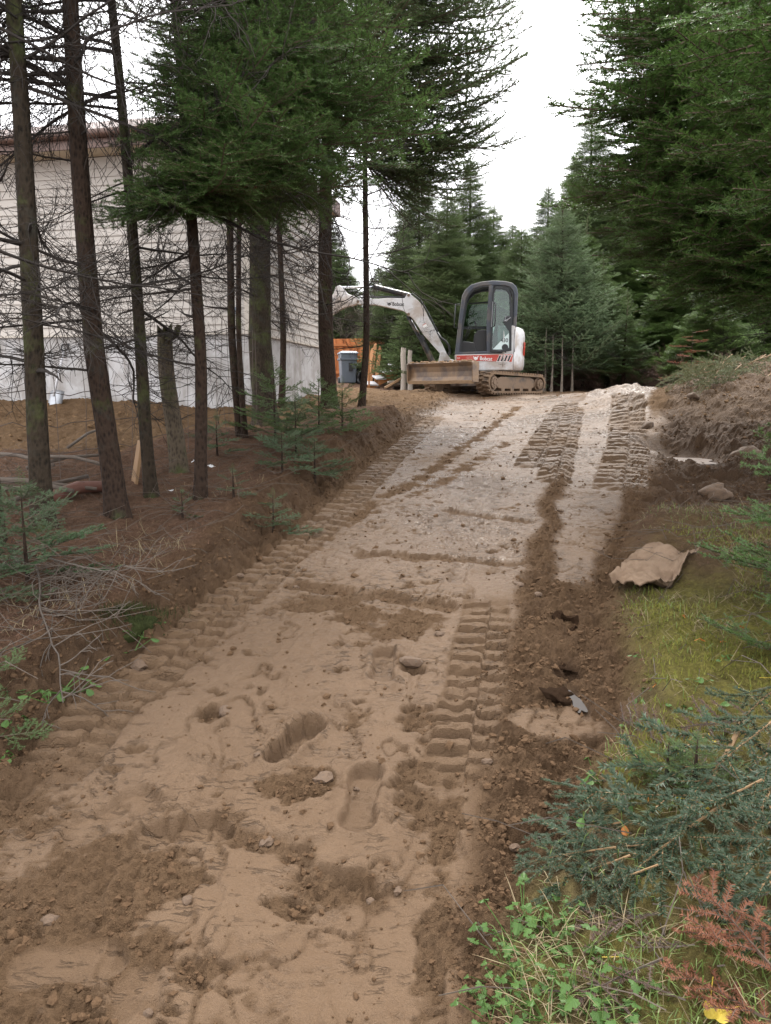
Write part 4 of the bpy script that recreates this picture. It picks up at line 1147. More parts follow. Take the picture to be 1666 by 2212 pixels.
tips = [(1222, 5, 6.8), (1235, 40, 6.6), (1228, 90, 6.9), (1240, 160, 6.4), (1215, 200, 7.2), (1245, 215, 6.0), (1235, 290, 6.6), (1205, 270, 7.4), (1190, 370, 7.4), (1215, 440, 7.2), (1260, 20, 6.0), (1275, 110, 6.0), (1265, 260, 5.9), (1240, 500, 7.0), (1280, 400, 6.0), (1215, 15, 6.2), (1245, 60, 6.0), (1250, 130, 5.8), (1205, 150, 6.6), (1225, 240, 6.3), (1280, 190, 5.6), (1330, 120, 5.3), (1400, 60, 5.0), (1460, 180, 4.7), (1300, 300, 5.6), (1260, 330, 6.1), (1230, 400, 6.6), (1180, 420, 7.0),
        (1340, 380, 5.4), (1270, 470, 6.2), (1330, 500, 5.8), (1400, 460, 5.2), (1480, 380, 4.8), (1560, 300, 4.6), (1420, 560, 5.4), (1380, 600, 5.8), (1470, 620, 5.4), (1540, 640, 5.2), (1600, 600, 4.9), (1640, 500, 4.6),
        (1560, 480, 4.7), (1640, 380, 4.4), (1600, 200, 4.5), (1520, 90, 4.8), (1650, 80, 4.6), (1350, 240, 5.1), (1430, 290, 4.9), (1310, 420, 5.2), (1350, 560, 6.2), (1300, 540, 6.6), (1440, 500, 4.9), (1510, 540, 4.7),
        (1620, 660, 5.2), (1660, 640, 4.8), (1560, 590, 5.0), (1490, 130, 4.5), (1570, 400, 4.4), (1290, 70, 6.6), (1360, 20, 6.0), (1440, 10, 5.6), (1240, 350, 5.6), (1290, 240, 6.2), (1390, 180, 5.6), (1460, 440, 5.6), (1370, 330, 6.0),
        (1420, 400, 5.9), (1520, 330, 5.4), (1500, 240, 5.5), (1580, 120, 5.3), (1640, 270, 5.2), (1330, 460, 6.4), (1250, 540, 7.0), (1200, 330, 7.0)]
right_fir('fir_tree', bb, 9.0, 0.15, 'firdark', tips, 'large dark fir filling the upper right of the picture', 31, 46, 2.5, 2.6)
bx, by = 3.35, 3.9
bb = (bx, by, gz(bx, by) - .02)
right_fir('fir_tree', bb, 6.5, 0.10, 'herodark', [(1480, 60, 3.7), (1540, 130, 3.6), (1500, 220, 3.8), (1420, 150, 4.3), (1590, 40, 3.4), (1640, 160, 3.3), (1560, 300, 3.6), (1620, 380, 3.4), (1490, 330, 4.0), (1440, 250, 4.3), (1600, 250, 3.4), (1530, 420, 3.8), (1640, 480, 3.5), (1590, 540, 3.7), (1650, 590, 3.6), (1460, 20, 4.2), (1380, 60, 4.6), (1400, 330, 4.6), (1470, 450, 4.3)], 'near fir rooted beyond the right edge whose bright boughs overhang the upper right', 33, 10, 3.6, 1.6, 1.9)
bx, by = 5.6, 8.6
bb = (bx, by, gz(bx, by) - .02)
right_fir('fir_tree', bb, 10.0, 0.16, 'firdark', [(1380, 480, 8), (1330, 580, 8.5), (1450, 640, 8), (1500, 690, 7.9), (1600, 700, 7.6), (1660, 690, 7.4), (1560, 660, 7.8), (1400, 300, 8), (1500, 400, 7.8)], 'dark fir behind the large one over the soil mound', 32, 56, 2.4, 2.7)

# ------------------------------------------------------------------ trees behind the excavator and beyond
BT = [  # px at base, depth, top px y, radius, kind, boughs, label
    (1205, 18.4, 415, 1.75, 'blue', 90, 'pale blue green spruce just right of the excavator'),
    (1262, 24.0, 235, 2.0, 'far', 70, 'tall pointed spruce rising above the blue green spruce'),
    (1345, 17.6, 640, 0.62, 'fir', 34, 'small bright fir sapling at the end of the road'),
    (1120, 23.0, 470, 1.5, 'far', 60, 'rounded spruce directly behind the excavator cab'),
    (1290, 20.0, 560, 1.3, 'far', 60, 'dark green spruce between the blue green spruce and the sapling'),
    (1440, 19.5, 560, 1.5, 'farfir', 66, 'dark fir behind the bright sapling'),
    (1530, 16.5, 590, 1.2, 'farfir', 54, 'bushy fir left of the cut bough heap'),
    (1620, 17.5, 480, 1.5, 'farfir', 60, 'dark fir behind the cut bough heap at the right edge'),
    (1390, 26.0, 300, 2.0, 'far', 60, 'tall dark spruce far back right of the sky gap'),
    (1500, 27.0, 220, 2.2, 'far', 60, 'tallest spruce far back behind the right firs'),
    (1620, 26.0, 260, 2.2, 'far', 56, 'tall spruce far back at the right edge'),
    (960, 21.0, 400, 1.6, 'far', 74, 'green spruce standing between boom and cab'),
    (870, 24.0, 470, 1.5, 'far', 60, 'spruce behind the excavator boom'),
    (1010, 27.0, 330, 1.9, 'far', 60, 'tall spruce far back left of the sky gap'),
    (1060, 29.0, 430, 1.7, 'far', 50, 'small looking spruce far back at the foot of the sky gap'),
    (905, 29.0, 330, 2.0, 'far', 54, 'tall spruce far back behind the boom knee'),
    (1170, 30.0, 390, 1.9, 'far', 56, 'far spruce low in the sky gap left of the pointed one'),
    (700, 33.0, 430, 2.0, 'far', 44, 'far spruce behind the house'),
    (1230, 33.0, 330, 2.0, 'far', 50, 'far spruce half hidden by the pointed one'),
    (1150, 24.5, 520, 1.6, 'far', 50, 'spruce filling the gap right behind the cab roof'),
    (1320, 28.0, 330, 2.2, 'far', 50, 'tall spruce right of the pointed one'),
    (1255, 21.0, 480, 1.7, 'farfir', 50, 'green fir just behind the blue green spruce'),
    (1420, 23.0, 420, 2.0, 'farfir', 50, 'broad fir filling the gap under the large dark fir'),
    (985, 30.0, 480, 2.0, 'far', 50, 'broad far spruce under the overhanging crown'),
    (1100, 34.0, 470, 2.2, 'far', 50, 'broad far spruce at the bottom of the sky gap'),
    (738, 32.0, 520, 1.6, 'far', 50, 'far spruce left of the slender trunk above the cedar fence'),
    (818, 33.0, 560, 1.5, 'far', 50, 'far spruce right of the slender trunk above the cedar fence'),
    (852, 29.0, 600, 1.3, 'far', 50, 'short far spruce above the boom'),
    (1340, 22.5, 500, 1.6, 'farfir', 50, 'dark fir behind the bright sapling on the left side'),
    (1490, 21.5, 430, 1.7, 'farfir', 50, 'dark fir behind the rust pink sapling'),
    (1560, 22.5, 380, 1.8, 'far', 50, 'dark spruce behind the bushy fir'),
    (1080, 25.5, 560, 1.4, 'far', 50, 'short spruce seen past the cab front'),
    (1170, 22.0, 600, 1.2, 'far', 50, 'short spruce seen past the cab rear'),
    (920, 25.0, 560, 1.3, 'far', 50, 'short spruce seen through the boom angle'),
    (1680, 20.5, 400, 1.8, 'farfir', 50, 'dark fir cut off by the right edge behind the mound'),
    (1010, 23.5, 620, 1.1, 'far', 50, 'short spruce left of the cab mirror'),
]
def far_tree(name, base, h, r, kind, z0, rad, label, group, seed, n, shape=.8, dead=0, bark='bark', radtop=.16, flat=.8):
    g = random.Random(seed)
    e = empty(name, base, 0, label, 'tree', group)
    tm, cen_ = make_trunk('trunk', h, r, M[bark], seed, .2, (g.uniform(-.01, .01), 0), rings=14, n=9)
    tk = link('trunk', tm, e)
    ct = cen_(h)
    cr = link('crown', TOP[kind], e, (ct[0], ct[1], h - .15))
    Lm = 1.5 if kind in ('far', 'farfir') else 1.28
    for i in range(n):
        f = ((i + .5) / n) ** .9
        z = z0 + (h - z0) * f * .97
        rr = 1.15 * (rad * (1 - f) ** shape + radtop) * g.uniform(.85, 1.15)
        c = cen_(z)
        o = bpy.data.objects.new('branch_tier', TIER[kind, g.randrange(2 if kind != 'fir' else 1)]); COL.objects.link(o); o.parent = cr
        o.location = (c[0] - ct[0], c[1] - ct[1], z - h + .15)
        o.rotation_euler = (g.uniform(-.08, .08), g.uniform(-.08, .08), g.uniform(0, 6.28))
        k = rr / Lm; o.scale = (k, k, max(k * flat, .35))
    for i in range(dead):
        z = g.uniform(.15, z0 + .5); az = g.uniform(0, 6.28)
        place_branch(tk, DEAD[g.randrange(5)], (0, 0, z), az, g.uniform(-.3, .3), g.uniform(-3, 3), g.uniform(.5, 1.0) / 1.25, 'dead_branch')
    return e
for i, (px, d, ty, rad, kind, n, lab) in enumerate(BT):
    p = W(px, 845, d); base = (p.x, p.y, gz(p.x, p.y) - .05)
    a = W(px, ty, d); h = a.z - base[2] - .45
    far_tree('spruce_tree' if kind in ('blue', 'far') else 'fir_tree', base, h, 0.04 + 0.010 * h, kind, 0.35 if d < 22 else 0.6, rad, lab, 'conifers behind the excavator', 200 + i,
             max(18, int(h / (0.11 if d < 22 else 0.15))), dead=8 if d < 25 else 0)
# ------------------------------------------------------------------ the house
HK = Vector((-1.83, 10.4, 0)); U1 = Vector((-.98, .2, 0)).normalized(); U2 = Vector((.2, .98, 0)).normalized()
LEN1, LEN2 = 6.6, 3.75
Z_S, Z_E = 2.23, 4.62
house = empty('house', (HK.x, HK.y, 1.2), 0, 'beige vinyl sided house on a concrete foundation behind the left trees', 'house')
HO = Vector((HK.x, HK.y, 1.2))
def hp(a, b, z): return Vector((0, 0, z - 1.2)) + U1 * a + U2 * b
m = MB(); m.prism([(0.02, 0.02), (LEN1, 0.02), (LEN1, LEN2), (0.02, LEN2)], 0.7, Z_S - 0.02, lambda p, q, t: hp(p, q, t))
m.build('foundation', M['concrete'], house)
m = MB(); m.prism([(0.02, 0.02), (LEN1, 0.02), (LEN1, LEN2), (0.02, LEN2)], Z_S - 0.015, Z_E, lambda p, q, t: hp(p, q, t))
wall = m.build('wall', M['trim'], house)
EXPO = 0.112
nl = int((Z_E - Z_S) / EXPO)
def lap_mesh(L, axis):
    """double lap profile: a face that leans out to a proud lower edge"""
    prf = [(0.0, EXPO + .004), (0.004, EXPO + .004), (0.024, 0.012), (0.024, 0.0), (0.0, 0.0)]
    mm = MB()
    if axis == 1:
        mm.prism(prf, 0, L, lambda o, z, t: U1 * t - U2 * o + Vector((0, 0, z)))
    else:
        mm.prism(prf, 0, L, lambda o, z, t: U2 * t - U1 * o + Vector((0, 0, z)))
    me = bpy.data.meshes.new('siding_board'); me.from_pydata(mm.v, [], mm.f); me.materials.append(M['siding']); me.validate(); return me
L1, L2 = lap_mesh(LEN1 - .09, 1), lap_mesh(LEN2 - .09, 2)
for k in range(nl):
    z = Z_S + k * EXPO
    link('siding_board', L1, wall, hp(0.09, 0.018, z))
    link('siding_board', L2, wall, hp(0.018, 0.09, z))
for nm, args in (('corner_trim', ((0.045, -0.012), (0.09, 0.03))),):
    m = MB(); m.box(hp(0.045, 0.004, (Z_S + Z_E) / 2), (0.10, 0.034, Z_E - Z_S - .002), rot_z(math.atan2(U1.y, U1.x)))
    m.box(hp(0.003, 0.066, (Z_S + Z_E) / 2), (0.10, 0.03, Z_E - Z_S - .006), rot_z(math.atan2(U2.y, U2.x)))
    m.build('corner_trim', M['trim'], house)
# starter strip under the siding
m = MB(); m.box(hp(LEN1 / 2, 0.0, Z_S - 0.012), (LEN1, 0.05, 0.022), rot_z(math.atan2(U1.y, U1.x)))
m.box(hp(0.0, LEN2 / 2 + .03, Z_S - 0.0125), (LEN2 - .06, 0.05, 0.023), rot_z(math.atan2(U2.y, U2.x)))
m.build('starter_strip', M['trim'], house)
# roof: overhanging eave all round, hipped top
OV = 0.45
OR = .22
q = [(-OR, -OV), (LEN1 + OV, -OV), (LEN1 + OV, LEN2 + OR), (-OR, LEN2 + OR)]
rf = MB(); P = [hp(a, b, Z_E + .20) for a, b in q] + [hp(2.0, LEN2 / 2, Z_E + 1.15), hp(LEN1 - 2.0, LEN2 / 2, Z_E + 1.15)]
rf.add(P, [(0, 1, 5, 4), (1, 2, 5), (2, 3, 4, 5), (3, 0, 4), (3, 2, 1, 0)])
roof = rf.build('roof', M['roof_brown'], house)
q2 = [(-OR + .03, -OV + .03), (LEN1 + OV - .03, -OV + .03), (LEN1 + OV - .03, LEN2 + OR - .03), (-OR + .03, LEN2 + OR - .03)]
m = MB(); m.ring(q, q2, Z_E - .03, Z_E + .195, lambda p, q_, t: hp(p, q_, t)); m.build('fascia', M['roof_brown'], roof)
qi = [(0.0, 0.0), (LEN1, 0.0), (LEN1, LEN2), (0.0, LEN2)]
m = MB(); m.ring(q2, qi, Z_E + .003, Z_E + .02, lambda p, q_, t: hp(p, q_, t)); m.build('soffit', M['soffit'], roof)
# gutter along the front eave
m = MB(); m.tube([hp(-OR, -OV - .05, Z_E + .13), hp(LEN1 + OV, -OV - .05, Z_E + .13)], 0.055, 10); m.build('gutter', M['roof_brown'], roof, smooth=True)
# window close to the left end
win = MB(); wa, wb, wz0, wz1 = 3.95, 5.05, 3.15, 4.2
win.ring([(wa, wz0), (wb, wz0), (wb, wz1), (wa, wz1)], [(wa + .07, wz0 + .07), (wb - .07, wz0 + .07), (wb - .07, wz1 - .07), (wa + .07, wz1 - .07)], -.045, .015, lambda p, z, t: hp(p, t, z))
window = win.build('window', M['white_ink'], house)
m = MB(); m.box(hp((wa + wb) / 2, -.02, (wz0 + wz1) / 2), (wb - wa - .13, .02, wz1 - wz0 - .13), rot_z(math.atan2(U1.y, U1.x))); m.build('pane', M['window_glass'], window)
# electric socket plate beside the corner
m = MB(); m.box(hp(.20, -.015, 2.52), (.06, .03, .10), rot_z(math.atan2(U1.y, U1.x))); m.build('wall_socket', M['bin_grey'], house)

# shovel leaning on the foundation
def wall_pt(px, py, off):
    """picture point -> point off metres in front of the front wall"""
    lo, hi = 3.0, 30.0
    for _ in range(50):
        mm = (lo + hi) / 2; p = W(px, py, mm) - HK
        n = Vector((p.x, p.y, 0)).dot(Vector((-U1.y, U1.x, 0)).normalized() * 1.0)
        side = Vector((p.x, p.y, 0)).dot(U2)
        if side < -off: lo = mm
        else: hi = mm
    return W(px, py, mm)
top = wall_pt(138, 760, .05); bot = wall_pt(117, 872, .38); bot.z = gz(bot.x, bot.y) + .12
sh = empty('shovel', (bot.x, bot.y, gz(bot.x, bot.y)), 0, 'grey shovel with D grip leaning against the concrete foundation', 'shovel')
O = Vector(sh.location)
ax = (top - bot).normalized()
m = MB(); m.tube([bot - O, top - O], 0.017, 8); m.build('handle', M['grey_plastic'], sh, smooth=True)
sd = ax.cross(U2).normalized()
m = MB(); t0 = top - O
m.tube([t0, t0 + sd * .055 + ax * .05, t0 + sd * .055 + ax * .12, t0 - sd * .055 + ax * .12, t0 - sd * .055 + ax * .05, t0], .012, 7); m.build('grip', M['black_rubber'], sh, smooth=True)
m = MB(); b0 = bot - O; nrm = sd.cross(ax).normalized()
gr = []
for i in range(6):
    for j in range(7):
        s = (j / 6 - .5); t = i / 5
        w = .23 if i < 4 else .23 * (1 - .25 * (i - 3))
        gr.append(b0 + ax * (.10 - t * .32) + sd * (s * w) + nrm * (.06 * (s * 2) ** 2))
m.add(gr, [(i * 7 + j, i * 7 + j + 1, (i + 1) * 7 + j + 1, (i + 1) * 7 + j) for i in range(5) for j in range(6)])
o = m.build('scoop', M['steel'], sh, smooth=True); sm = o.modifiers.new('thickness', 'SOLIDIFY'); sm.thickness = .006

# ------------------------------------------------------------------ cedar fence, bin, stairs and scrap beyond the yard
def base_at(px, d):
    p = W(px, 845, d); return Vector((p.x, p.y, gz(p.x, p.y)))
f0, f1 = base_at(672, 27.0), base_at(828, 26.6)
fz = min(f0.z, f1.z) - .03
fe = empty('cedar_fence', (f1.x, f1.y, fz), 0, 'orange stained cedar board fence behind the grey bin', 'fence')
fd = (f0 - f1); fd.z = 0; FL = fd.length; fd.normalize(); fa = math.atan2(fd.y, fd.x)
zt = W(780, 733, 26.8).z - fz
me = bpy.data.meshes.new('board'); mm = MB(); mm.prism([(-.066, 0.04), (.066, 0.04), (.066, zt - .02), (.05, zt), (-.05, zt), (-.066, zt - .02)], 0, .02, lambda p, q_, t: Vector((p, t, q_)))
me.from_pydata(mm.v, [], mm.f); me.materials.append(M['cedar'])
k = 0; x = .12
while x < FL:
    p = fd * x + Vector((-fd.y, fd.x, 0)) * (0.022 if k % 2 else -.022)
    link('board', me, fe, p, (0, 0, fa)); x += .128; k += 1
for zz in (zt - .22, .3):
    m = MB(); m.box(fd * (FL / 2) + Vector((-fd.y, fd.x, 0)) * .055 + Vector((0, 0, zz)), (FL, .035, .09), rot_z(fa)); m.build('rail', M['cedar'], fe)
    m = MB(); m.box(fd * (FL / 2) - Vector((-fd.y, fd.x, 0)) * -.0 + Vector((0, 0, zz)) - Vector((0, 0.075, 0)), (FL, .03, .085), rot_z(fa)); m.build('rail', M['cedar'], fe)
for s in (0.0, FL):
    m = MB(); m.box(fd * s + Vector((0, 0, (zt + .08) / 2)), (.10, .10, zt + .08), rot_z(fa)); m.build('post', M['cedar'], fe, bevel=.008)

bp = base_at(752, 24.5)
bn = empty('wheeled_bin', bp, R(12), 'grey wheeled rubbish bin with pale lid in front of the cedar fence', 'bin')
def tap(w0, d0, z0, w1, d1, z1):
    return [(-w0, -d0, z0), (w0, -d0, z0), (w0, d0, z0), (-w0, d0, z0), (-w1, -d1, z1), (w1, -d1, z1), (w1, d1, z1), (-w1, d1, z1)]
QF = [(0, 1, 2, 3)[::-1], (4, 5, 6, 7), (0, 1, 5, 4), (1, 2, 6, 5), (2, 3, 7, 6), (3, 0, 4, 7)]
m = MB(); m.add(tap(.235, .26, .0, .275, .32, .93), QF)
body = m.build('body', M['bin_grey'], bn, bevel=.03, segs=3)
m = MB(); m.add(tap(.292, .338, .73, .296, .342, .80), QF); m.build('rim', M['bin_grey'], bn, bevel=.01)
m = MB(); m.add(tap(.30, .35, .935, .295, .345, .975), QF); m.add(tap(.29, .33, .976, .23, .25, 1.02), QF); m.build('lid', M['bin_lid'], bn, bevel=.012)
m = MB(); m.box((.04, -.315, .52), (.12, .02, .26)); m.build('recess', M['black_rubber'], bn)
m = MB(); m.tube([(-.2, .38, .95), (.2, .38, .95)], .018, 8); m.build('handle', M['bin_grey'], bn)
for s in (-1, 1):
    m = MB(); m.tube([(s * .22, .30, .10), (s * .28, .30, .10)], .10, 16); m.build('wheel', M['black_rubber'], bn)

# crumpled black plastic next to the bin
def crumple(name, c, sx, sy, sz, mat, seed, amp=.18, n=18):
    g = np.random.default_rng(seed); th = np.linspace(0, 2 * PI, n * 2, endpoint=False); ph = np.linspace(0.02, PI * .5, n)
    T, Pp = np.meshgrid(th, ph)
    q = fbm(np.cos(T) * 2 + 5 + seed, np.sin(T) * 2 + Pp * 2, 4, seed)
    r = 1 + amp * q
    V = np.stack([np.cos(T) * np.sin(Pp) * r * sx, np.sin(T) * np.sin(Pp) * r * sy, np.cos(Pp) * r * sz - .02], 2).reshape(-1, 3)
    I = np.arange(V.shape[0]).reshape(n, n * 2)
    F = np.stack([I[:-1], np.roll(I[:-1], -1, 1), np.roll(I[1:], -1, 1), I[1:]], 2).reshape(-1, 4)[:, ::-1]
    return link(name, mesh_np(name, V, F, [mat], smooth=True), None, c)
o = crumple('plastic_sheet', base_at(783, 24.7) , .36, .35, .56, M['black_bag'], 3, .35)
tag(o, 'crumpled black plastic sheeting between bin and wooden stairs', 'plastic sheet')

# loose weathered pickets standing together
for i, (pxb, pxt, ty) in enumerate([(800, 812, 742), (812, 822, 748), (792, 806, 752)]):
    b0 = base_at(pxb, 22.6 - i * .15); t0 = W(pxt, ty, 22.9)
    L = (t0 - b0).length; d_ = (t0 - b0).normalized()
    mm = MB(); mm.prism([(-.055, 0), (.055, 0), (.055, L - .10), (.035, L - .09), (.045, L - .04), (0, L), (-.045, L - .04), (-.035, L - .09), (-.055, L - .10)], 0, .03, lambda p, q_, t: Vector((p, t, q_)))
    o = mm.build('fence_picket', M['picket'], None, loc=b0, rot=d_.to_track_quat('Z', 'Y').to_euler())
    tag(o, ['tallest loose pointed picket behind the wooden stairs', 'loose pointed picket nearest the fence post behind the stairs', 'loose pointed picket nearest the slender spruce trunk'][i], 'picket', 'loose pickets behind the stairs')

# detached stair flight: two stringers and four treads
s0 = base_at(799, 21.0); s1 = W(868, 800, 21.0)
st = empty('wooden_stairs', s0, 0, 'short flight of brown wooden stairs with four pale treads', 'stairs')
dirx = Vector((s1.x - s0.x, 0.15, 0)).normalized(); dv = Vector((-dirx.y, dirx.x, 0))
SL = abs(s1.x - s0.x)
hgt = W(868, 787, 21.0).z - s0.z
for s in (0, 1):
    m = MB(); outl = [(-.02, .0), (.10, 0.0), (SL, hgt - .28), (SL, hgt - .02)]
    for k in range(4, 0, -1):
        zz = hgt * k / 4 - .05
        outl += [(SL * (k - 1) / 4 + .02, zz), (SL * (k - 1) / 4 + .02, zz - hgt / 4 * (1 if k > 1 else .7))]
    m.prism(outl, s * .75, s * .75 + .04, lambda p, z, t: dirx * p + dv * t + Vector((0, 0, z))); m.build('stringer', M['stair_wood'], st)
for k in range(4):
    c = dirx * (SL * (k + .5) / 4 - .01) + dv * .39 + Vector((0, 0, hgt * (k + 1) / 4 - .025))
    m = MB(); m.box(c, (.29, .86, .035), rot_z(math.atan2(dirx.y, dirx.x)) @ Matrix.Rotation(R(7), 3, 'X')); m.build('tread', M['grey_plastic'], st, bevel=.006)
m = MB(); m.box(dirx * -.02 + dv * .0 + Vector((0, 0, .55)), (.05, .09, 1.25), rot_z(0)); m.build('newel', M['stair_wood'], st, bevel=.006)

# birch poles, scrap timber
for i, (px, ty, d, r) in enumerate([(872, 752, 19.6, .075), (886, 757, 19.4, .06)]):
    b0 = base_at(px, d); t0 = W(px - 2, ty, d)
    mm = MB(); hh = t0.z - b0.z
    mm.tube([(0, 0, -.1), (.01, 0, hh * .4), (-.015, 0.01, hh * .8), (0, 0, hh)], [r * 1.15, r, r * .95, r * .9], 12)
    o = mm.build('wooden_post', M['grey_wood'], None, smooth=False, loc=b0)
    tag(o, ['thicker pale peeled log post beside the blade', 'thinner pale peeled log post at the blade end'][i], 'post', 'log posts by the stairs')
SCR = [((832, 838), (872, 815), .10, 'pale_wood', 'long split timber slab leaning on the scrap heap'), ((845, 832), (872, 828), .07, 'grey_wood', 'grey scrap board lying low beside the log posts'), ((838, 826), (868, 822), .06, 'grey_wood', 'topmost grey scrap board under the stairs'), ((850, 840), (875, 838), .07, 'bark', 'dark bark slab lying at the bottom of the scrap')]
for i, (a, b_, w, mt, lab) in enumerate(SCR):
    p0 = W(a[0], a[1], 19.8 + .1 * i); p1 = W(b_[0], b_[1], 19.9 + .1 * i)
    p0.z = max(p0.z, gz(p0.x, p0.y) + .02)
    dd = (p1 - p0); mm = MB(); mm.prism([(-w, -.02), (w, -.03), (w * .9, .03), (-w * .8, .035)], 0, dd.length, lambda p, q_, t: Vector((p, q_, t)))
    o = mm.build('scrap_board', M[mt], None, loc=p0, rot=dd.to_track_quat('Z', 'Y').to_euler(), bevel=.008)
    tag(o, lab, 'board', 'scrap timber by the stairs')
# leaning stake behind the boom
p0 = base_at(922, 20.5); p1 = W(904, 738, 20.6); dd = p1 - p0
mm = MB(); mm.prism([(-.035, -.02), (.035, -.02), (.035, .02), (-.035, .02)], -.1, dd.length, lambda p, q_, t: Vector((p, q_, t)))
tag(mm.build('wooden_stake', M['pale_wood'], None, loc=p0, rot=dd.to_track_quat('Z', 'Y').to_euler()), 'pale wooden stake leaning behind the boom cylinder', 'stake')
# orange barrier behind the tail of the excavator
p0 = base_at(1143, 21.5)
ob = empty('plastic_barrier', p0, 0, 'orange plastic barrier netting glimpsed behind the excavator tail', 'barrier')
for i in range(7):
    m = MB(); m.tube([(i * .075, .02 * (i % 2), .1), (i * .075 + .02, 0, 1.15 + .1 * (i % 3))], .018, 5); m.build('strand', M['orange_net'], ob)
for zz in (.45, .75, 1.05):
    m = MB(); m.tube([(-.05, -.02, zz), (.25, -.02, zz - .05), (.52, -.02, zz + .02)], .016, 5); m.build('band', M['orange_net'], ob)
# ------------------------------------------------------------------ the excavator
EC = Vector((2.15, 16.2, 0)); EC.z = gz(EC.x, EC.y)
EC.z = max(gz(2.15 + a, 16.2 + b_) for a, b_ in ((.1, -1.1), (1.2, .2), (-.9, -.2), (.5, -.5))) - .015
ex = empty('excavator', EC, 0, 'white compact excavator with grey cab and red stripe parked on the crest of the road', 'excavator')
AU, AL = R(172), R(225)
fu = Vector((math.cos(AU), math.sin(AU), 0)); lu = Vector((-fu.y, fu.x, 0))
fl = Vector((math.cos(AL), math.sin(AL), 0)); ll_ = Vector((-fl.y, fl.x, 0))
def Up(u, z, v): return fu * (u * .93) + lu * (v * .95) + Vector((0, 0, z if z < .47 else .47 + (z - .47) * .885))
def Lp(a, z, b_): return fl * a + ll_ * b_ + Vector((0, 0, z))
RU, RL = rot_z(AU), rot_z(AL)

def text_mesh(name, body, f, size, mat, parent, bold=0.012, cond=1.0):
    cu = bpy.data.curves.new(name, 'FONT'); cu.body = body; cu.size = 1.0; cu.offset = bold; cu.resolution_u = 4
    o = bpy.data.objects.new(name, cu); COL.objects.link(o)
    dg = bpy.context.evaluated_depsgraph_get(); me = bpy.data.meshes.new_from_object(o.evaluated_get(dg))
    COL.objects.unlink(o); bpy.data.objects.remove(o)
    for v in me.vertices:
        p = f(v.co.x * size * cond, v.co.y * size); v.co = p
    me.materials.clear(); me.materials.append(mat); me.name = name
    return link(name, me, parent)

# --- undercarriage
def belt_path(r0, a0, r1, a1, zc0, zc1, n=16):
    """outline around front wheel (a0) and rear wheel (a1)"""
    P = []
    for i in range(n + 1):
        t = PI / 2 - PI * i / n
        P.append((a0 + r0 * math.cos(t), zc0 + r0 * math.sin(t)))
    for i in range(n + 1):
        t = -PI / 2 - PI * i / n
        P.append((a1 + r1 * math.cos(t), zc1 + r1 * math.sin(t)))
    return P
def along(P, step):
    out = []; n = len(P); carry = 0
    for i in range(n):
        a, b_ = Vector(P[i]), Vector(P[(i + 1) % n]); L = (b_ - a).length
        s = carry
        while s < L:
            out.append((a + (b_ - a) * (s / L), (b_ - a).normalized())); s += step
        carry = s - L
    return out
for sd_ in (1, -1):
    bc = .70 * sd_; hw = .16
    P = belt_path(.205, .80, .185, -.82, .225, .205)
    Pi = belt_path(.165, .80, .145, -.82, .225, .205)
    m = MB(); m.ring(P, Pi, bc - hw, bc + hw, Lp)
    trk = m.build('track', M['muddy_rubber'], ex)
    m = MB()
    for k, (p, t) in enumerate(along(P, .088)):
        nrm = Vector((-t.y, t.x)) * 1.0
        if nrm.dot(p - Vector((0, .21))) < 0: nrm = -nrm
        for s in (-1, 1):
            off = .5 * s
            c = Vector((p.x, p.y)) + nrm * .012 + t * (.02 * s)
            w0, w1 = (.012, .155) if s > 0 else (-.155, -.012)
            Q = []
            for bb_, sk in ((w0, 0.0 if s > 0 else .018), (w1, .018 if s > 0 else 0.0)):
                for (tt, nn) in ((-.022, -.014), (.022, -.014), (.014, .02), (-.014, .02)):
                    q = c + t * (tt + sk) + nrm * nn
                    Q.append(Lp(q.x, q.y, bc + bb_))
            m.add(Q, [(0, 1, 2, 3), (7, 6, 5, 4), (0, 4, 5, 1), (1, 5, 6, 2), (2, 6, 7, 3), (3, 7, 4, 0)])
    lg = m.build('track_lugs', M['muddy_rubber'], trk); lg['kind'] = 'stuff'
    fo = bc + sd_ * .10
    m = MB(); m.prism([(.66, .12), (.70, .30), (.55, .345), (-.50, .345), (-.63, .30), (-.63, .13), (-.5, .10), (.52, .10)], bc - .11, bc + .125 * 1, Lp)
    m.build('track_frame', M['dark_steel'], trk, bevel=.015)
    for aa, zz, rr, nm in ((.80, .225, .163, 'idler'), (-.82, .205, .143, 'sprocket')):
        m = MB(); m.tube([Lp(aa, zz, bc - .10), Lp(aa, zz, bc + .10)], rr, 22); o = m.build(nm, M['dark_steel'], trk)
        m = MB(); m.tube([Lp(aa, zz, bc + sd_ * .09), Lp(aa, zz, bc + sd_ * .155)], rr * .72, 18); m.tube([Lp(aa, zz, bc + sd_ * .155), Lp(aa, zz, bc + sd_ * .17)], rr * .3, 10)
        for k in range(8):
            w = 2 * PI * k / 8; m.tube([Lp(aa + rr * .52 * math.cos(w), zz + rr * .52 * math.sin(w), bc + sd_ * .155), Lp(aa + rr * .52 * math.cos(w), zz + rr * .52 * math.sin(w), bc + sd_ * .168)], .014, 6)
        m.build('hub', M['dark_steel'], trk)
    for aa in (-.48, -.16, .16, .48):
        m = MB(); m.tube([Lp(aa, .098, bc - .09), Lp(aa, .098, bc + .128)], .062, 14); m.build('roller', M['dark_steel'], trk)
m = MB(); m.prism([(.55, .16), (.45, .34), (-.5, .34), (-.6, .18)], -.54, .54, Lp)
m.tube([(0, 0, .34), (0, 0, .475)], .40, 24)
m.build('undercarriage_frame', M['dark_steel'], ex, bevel=.01)
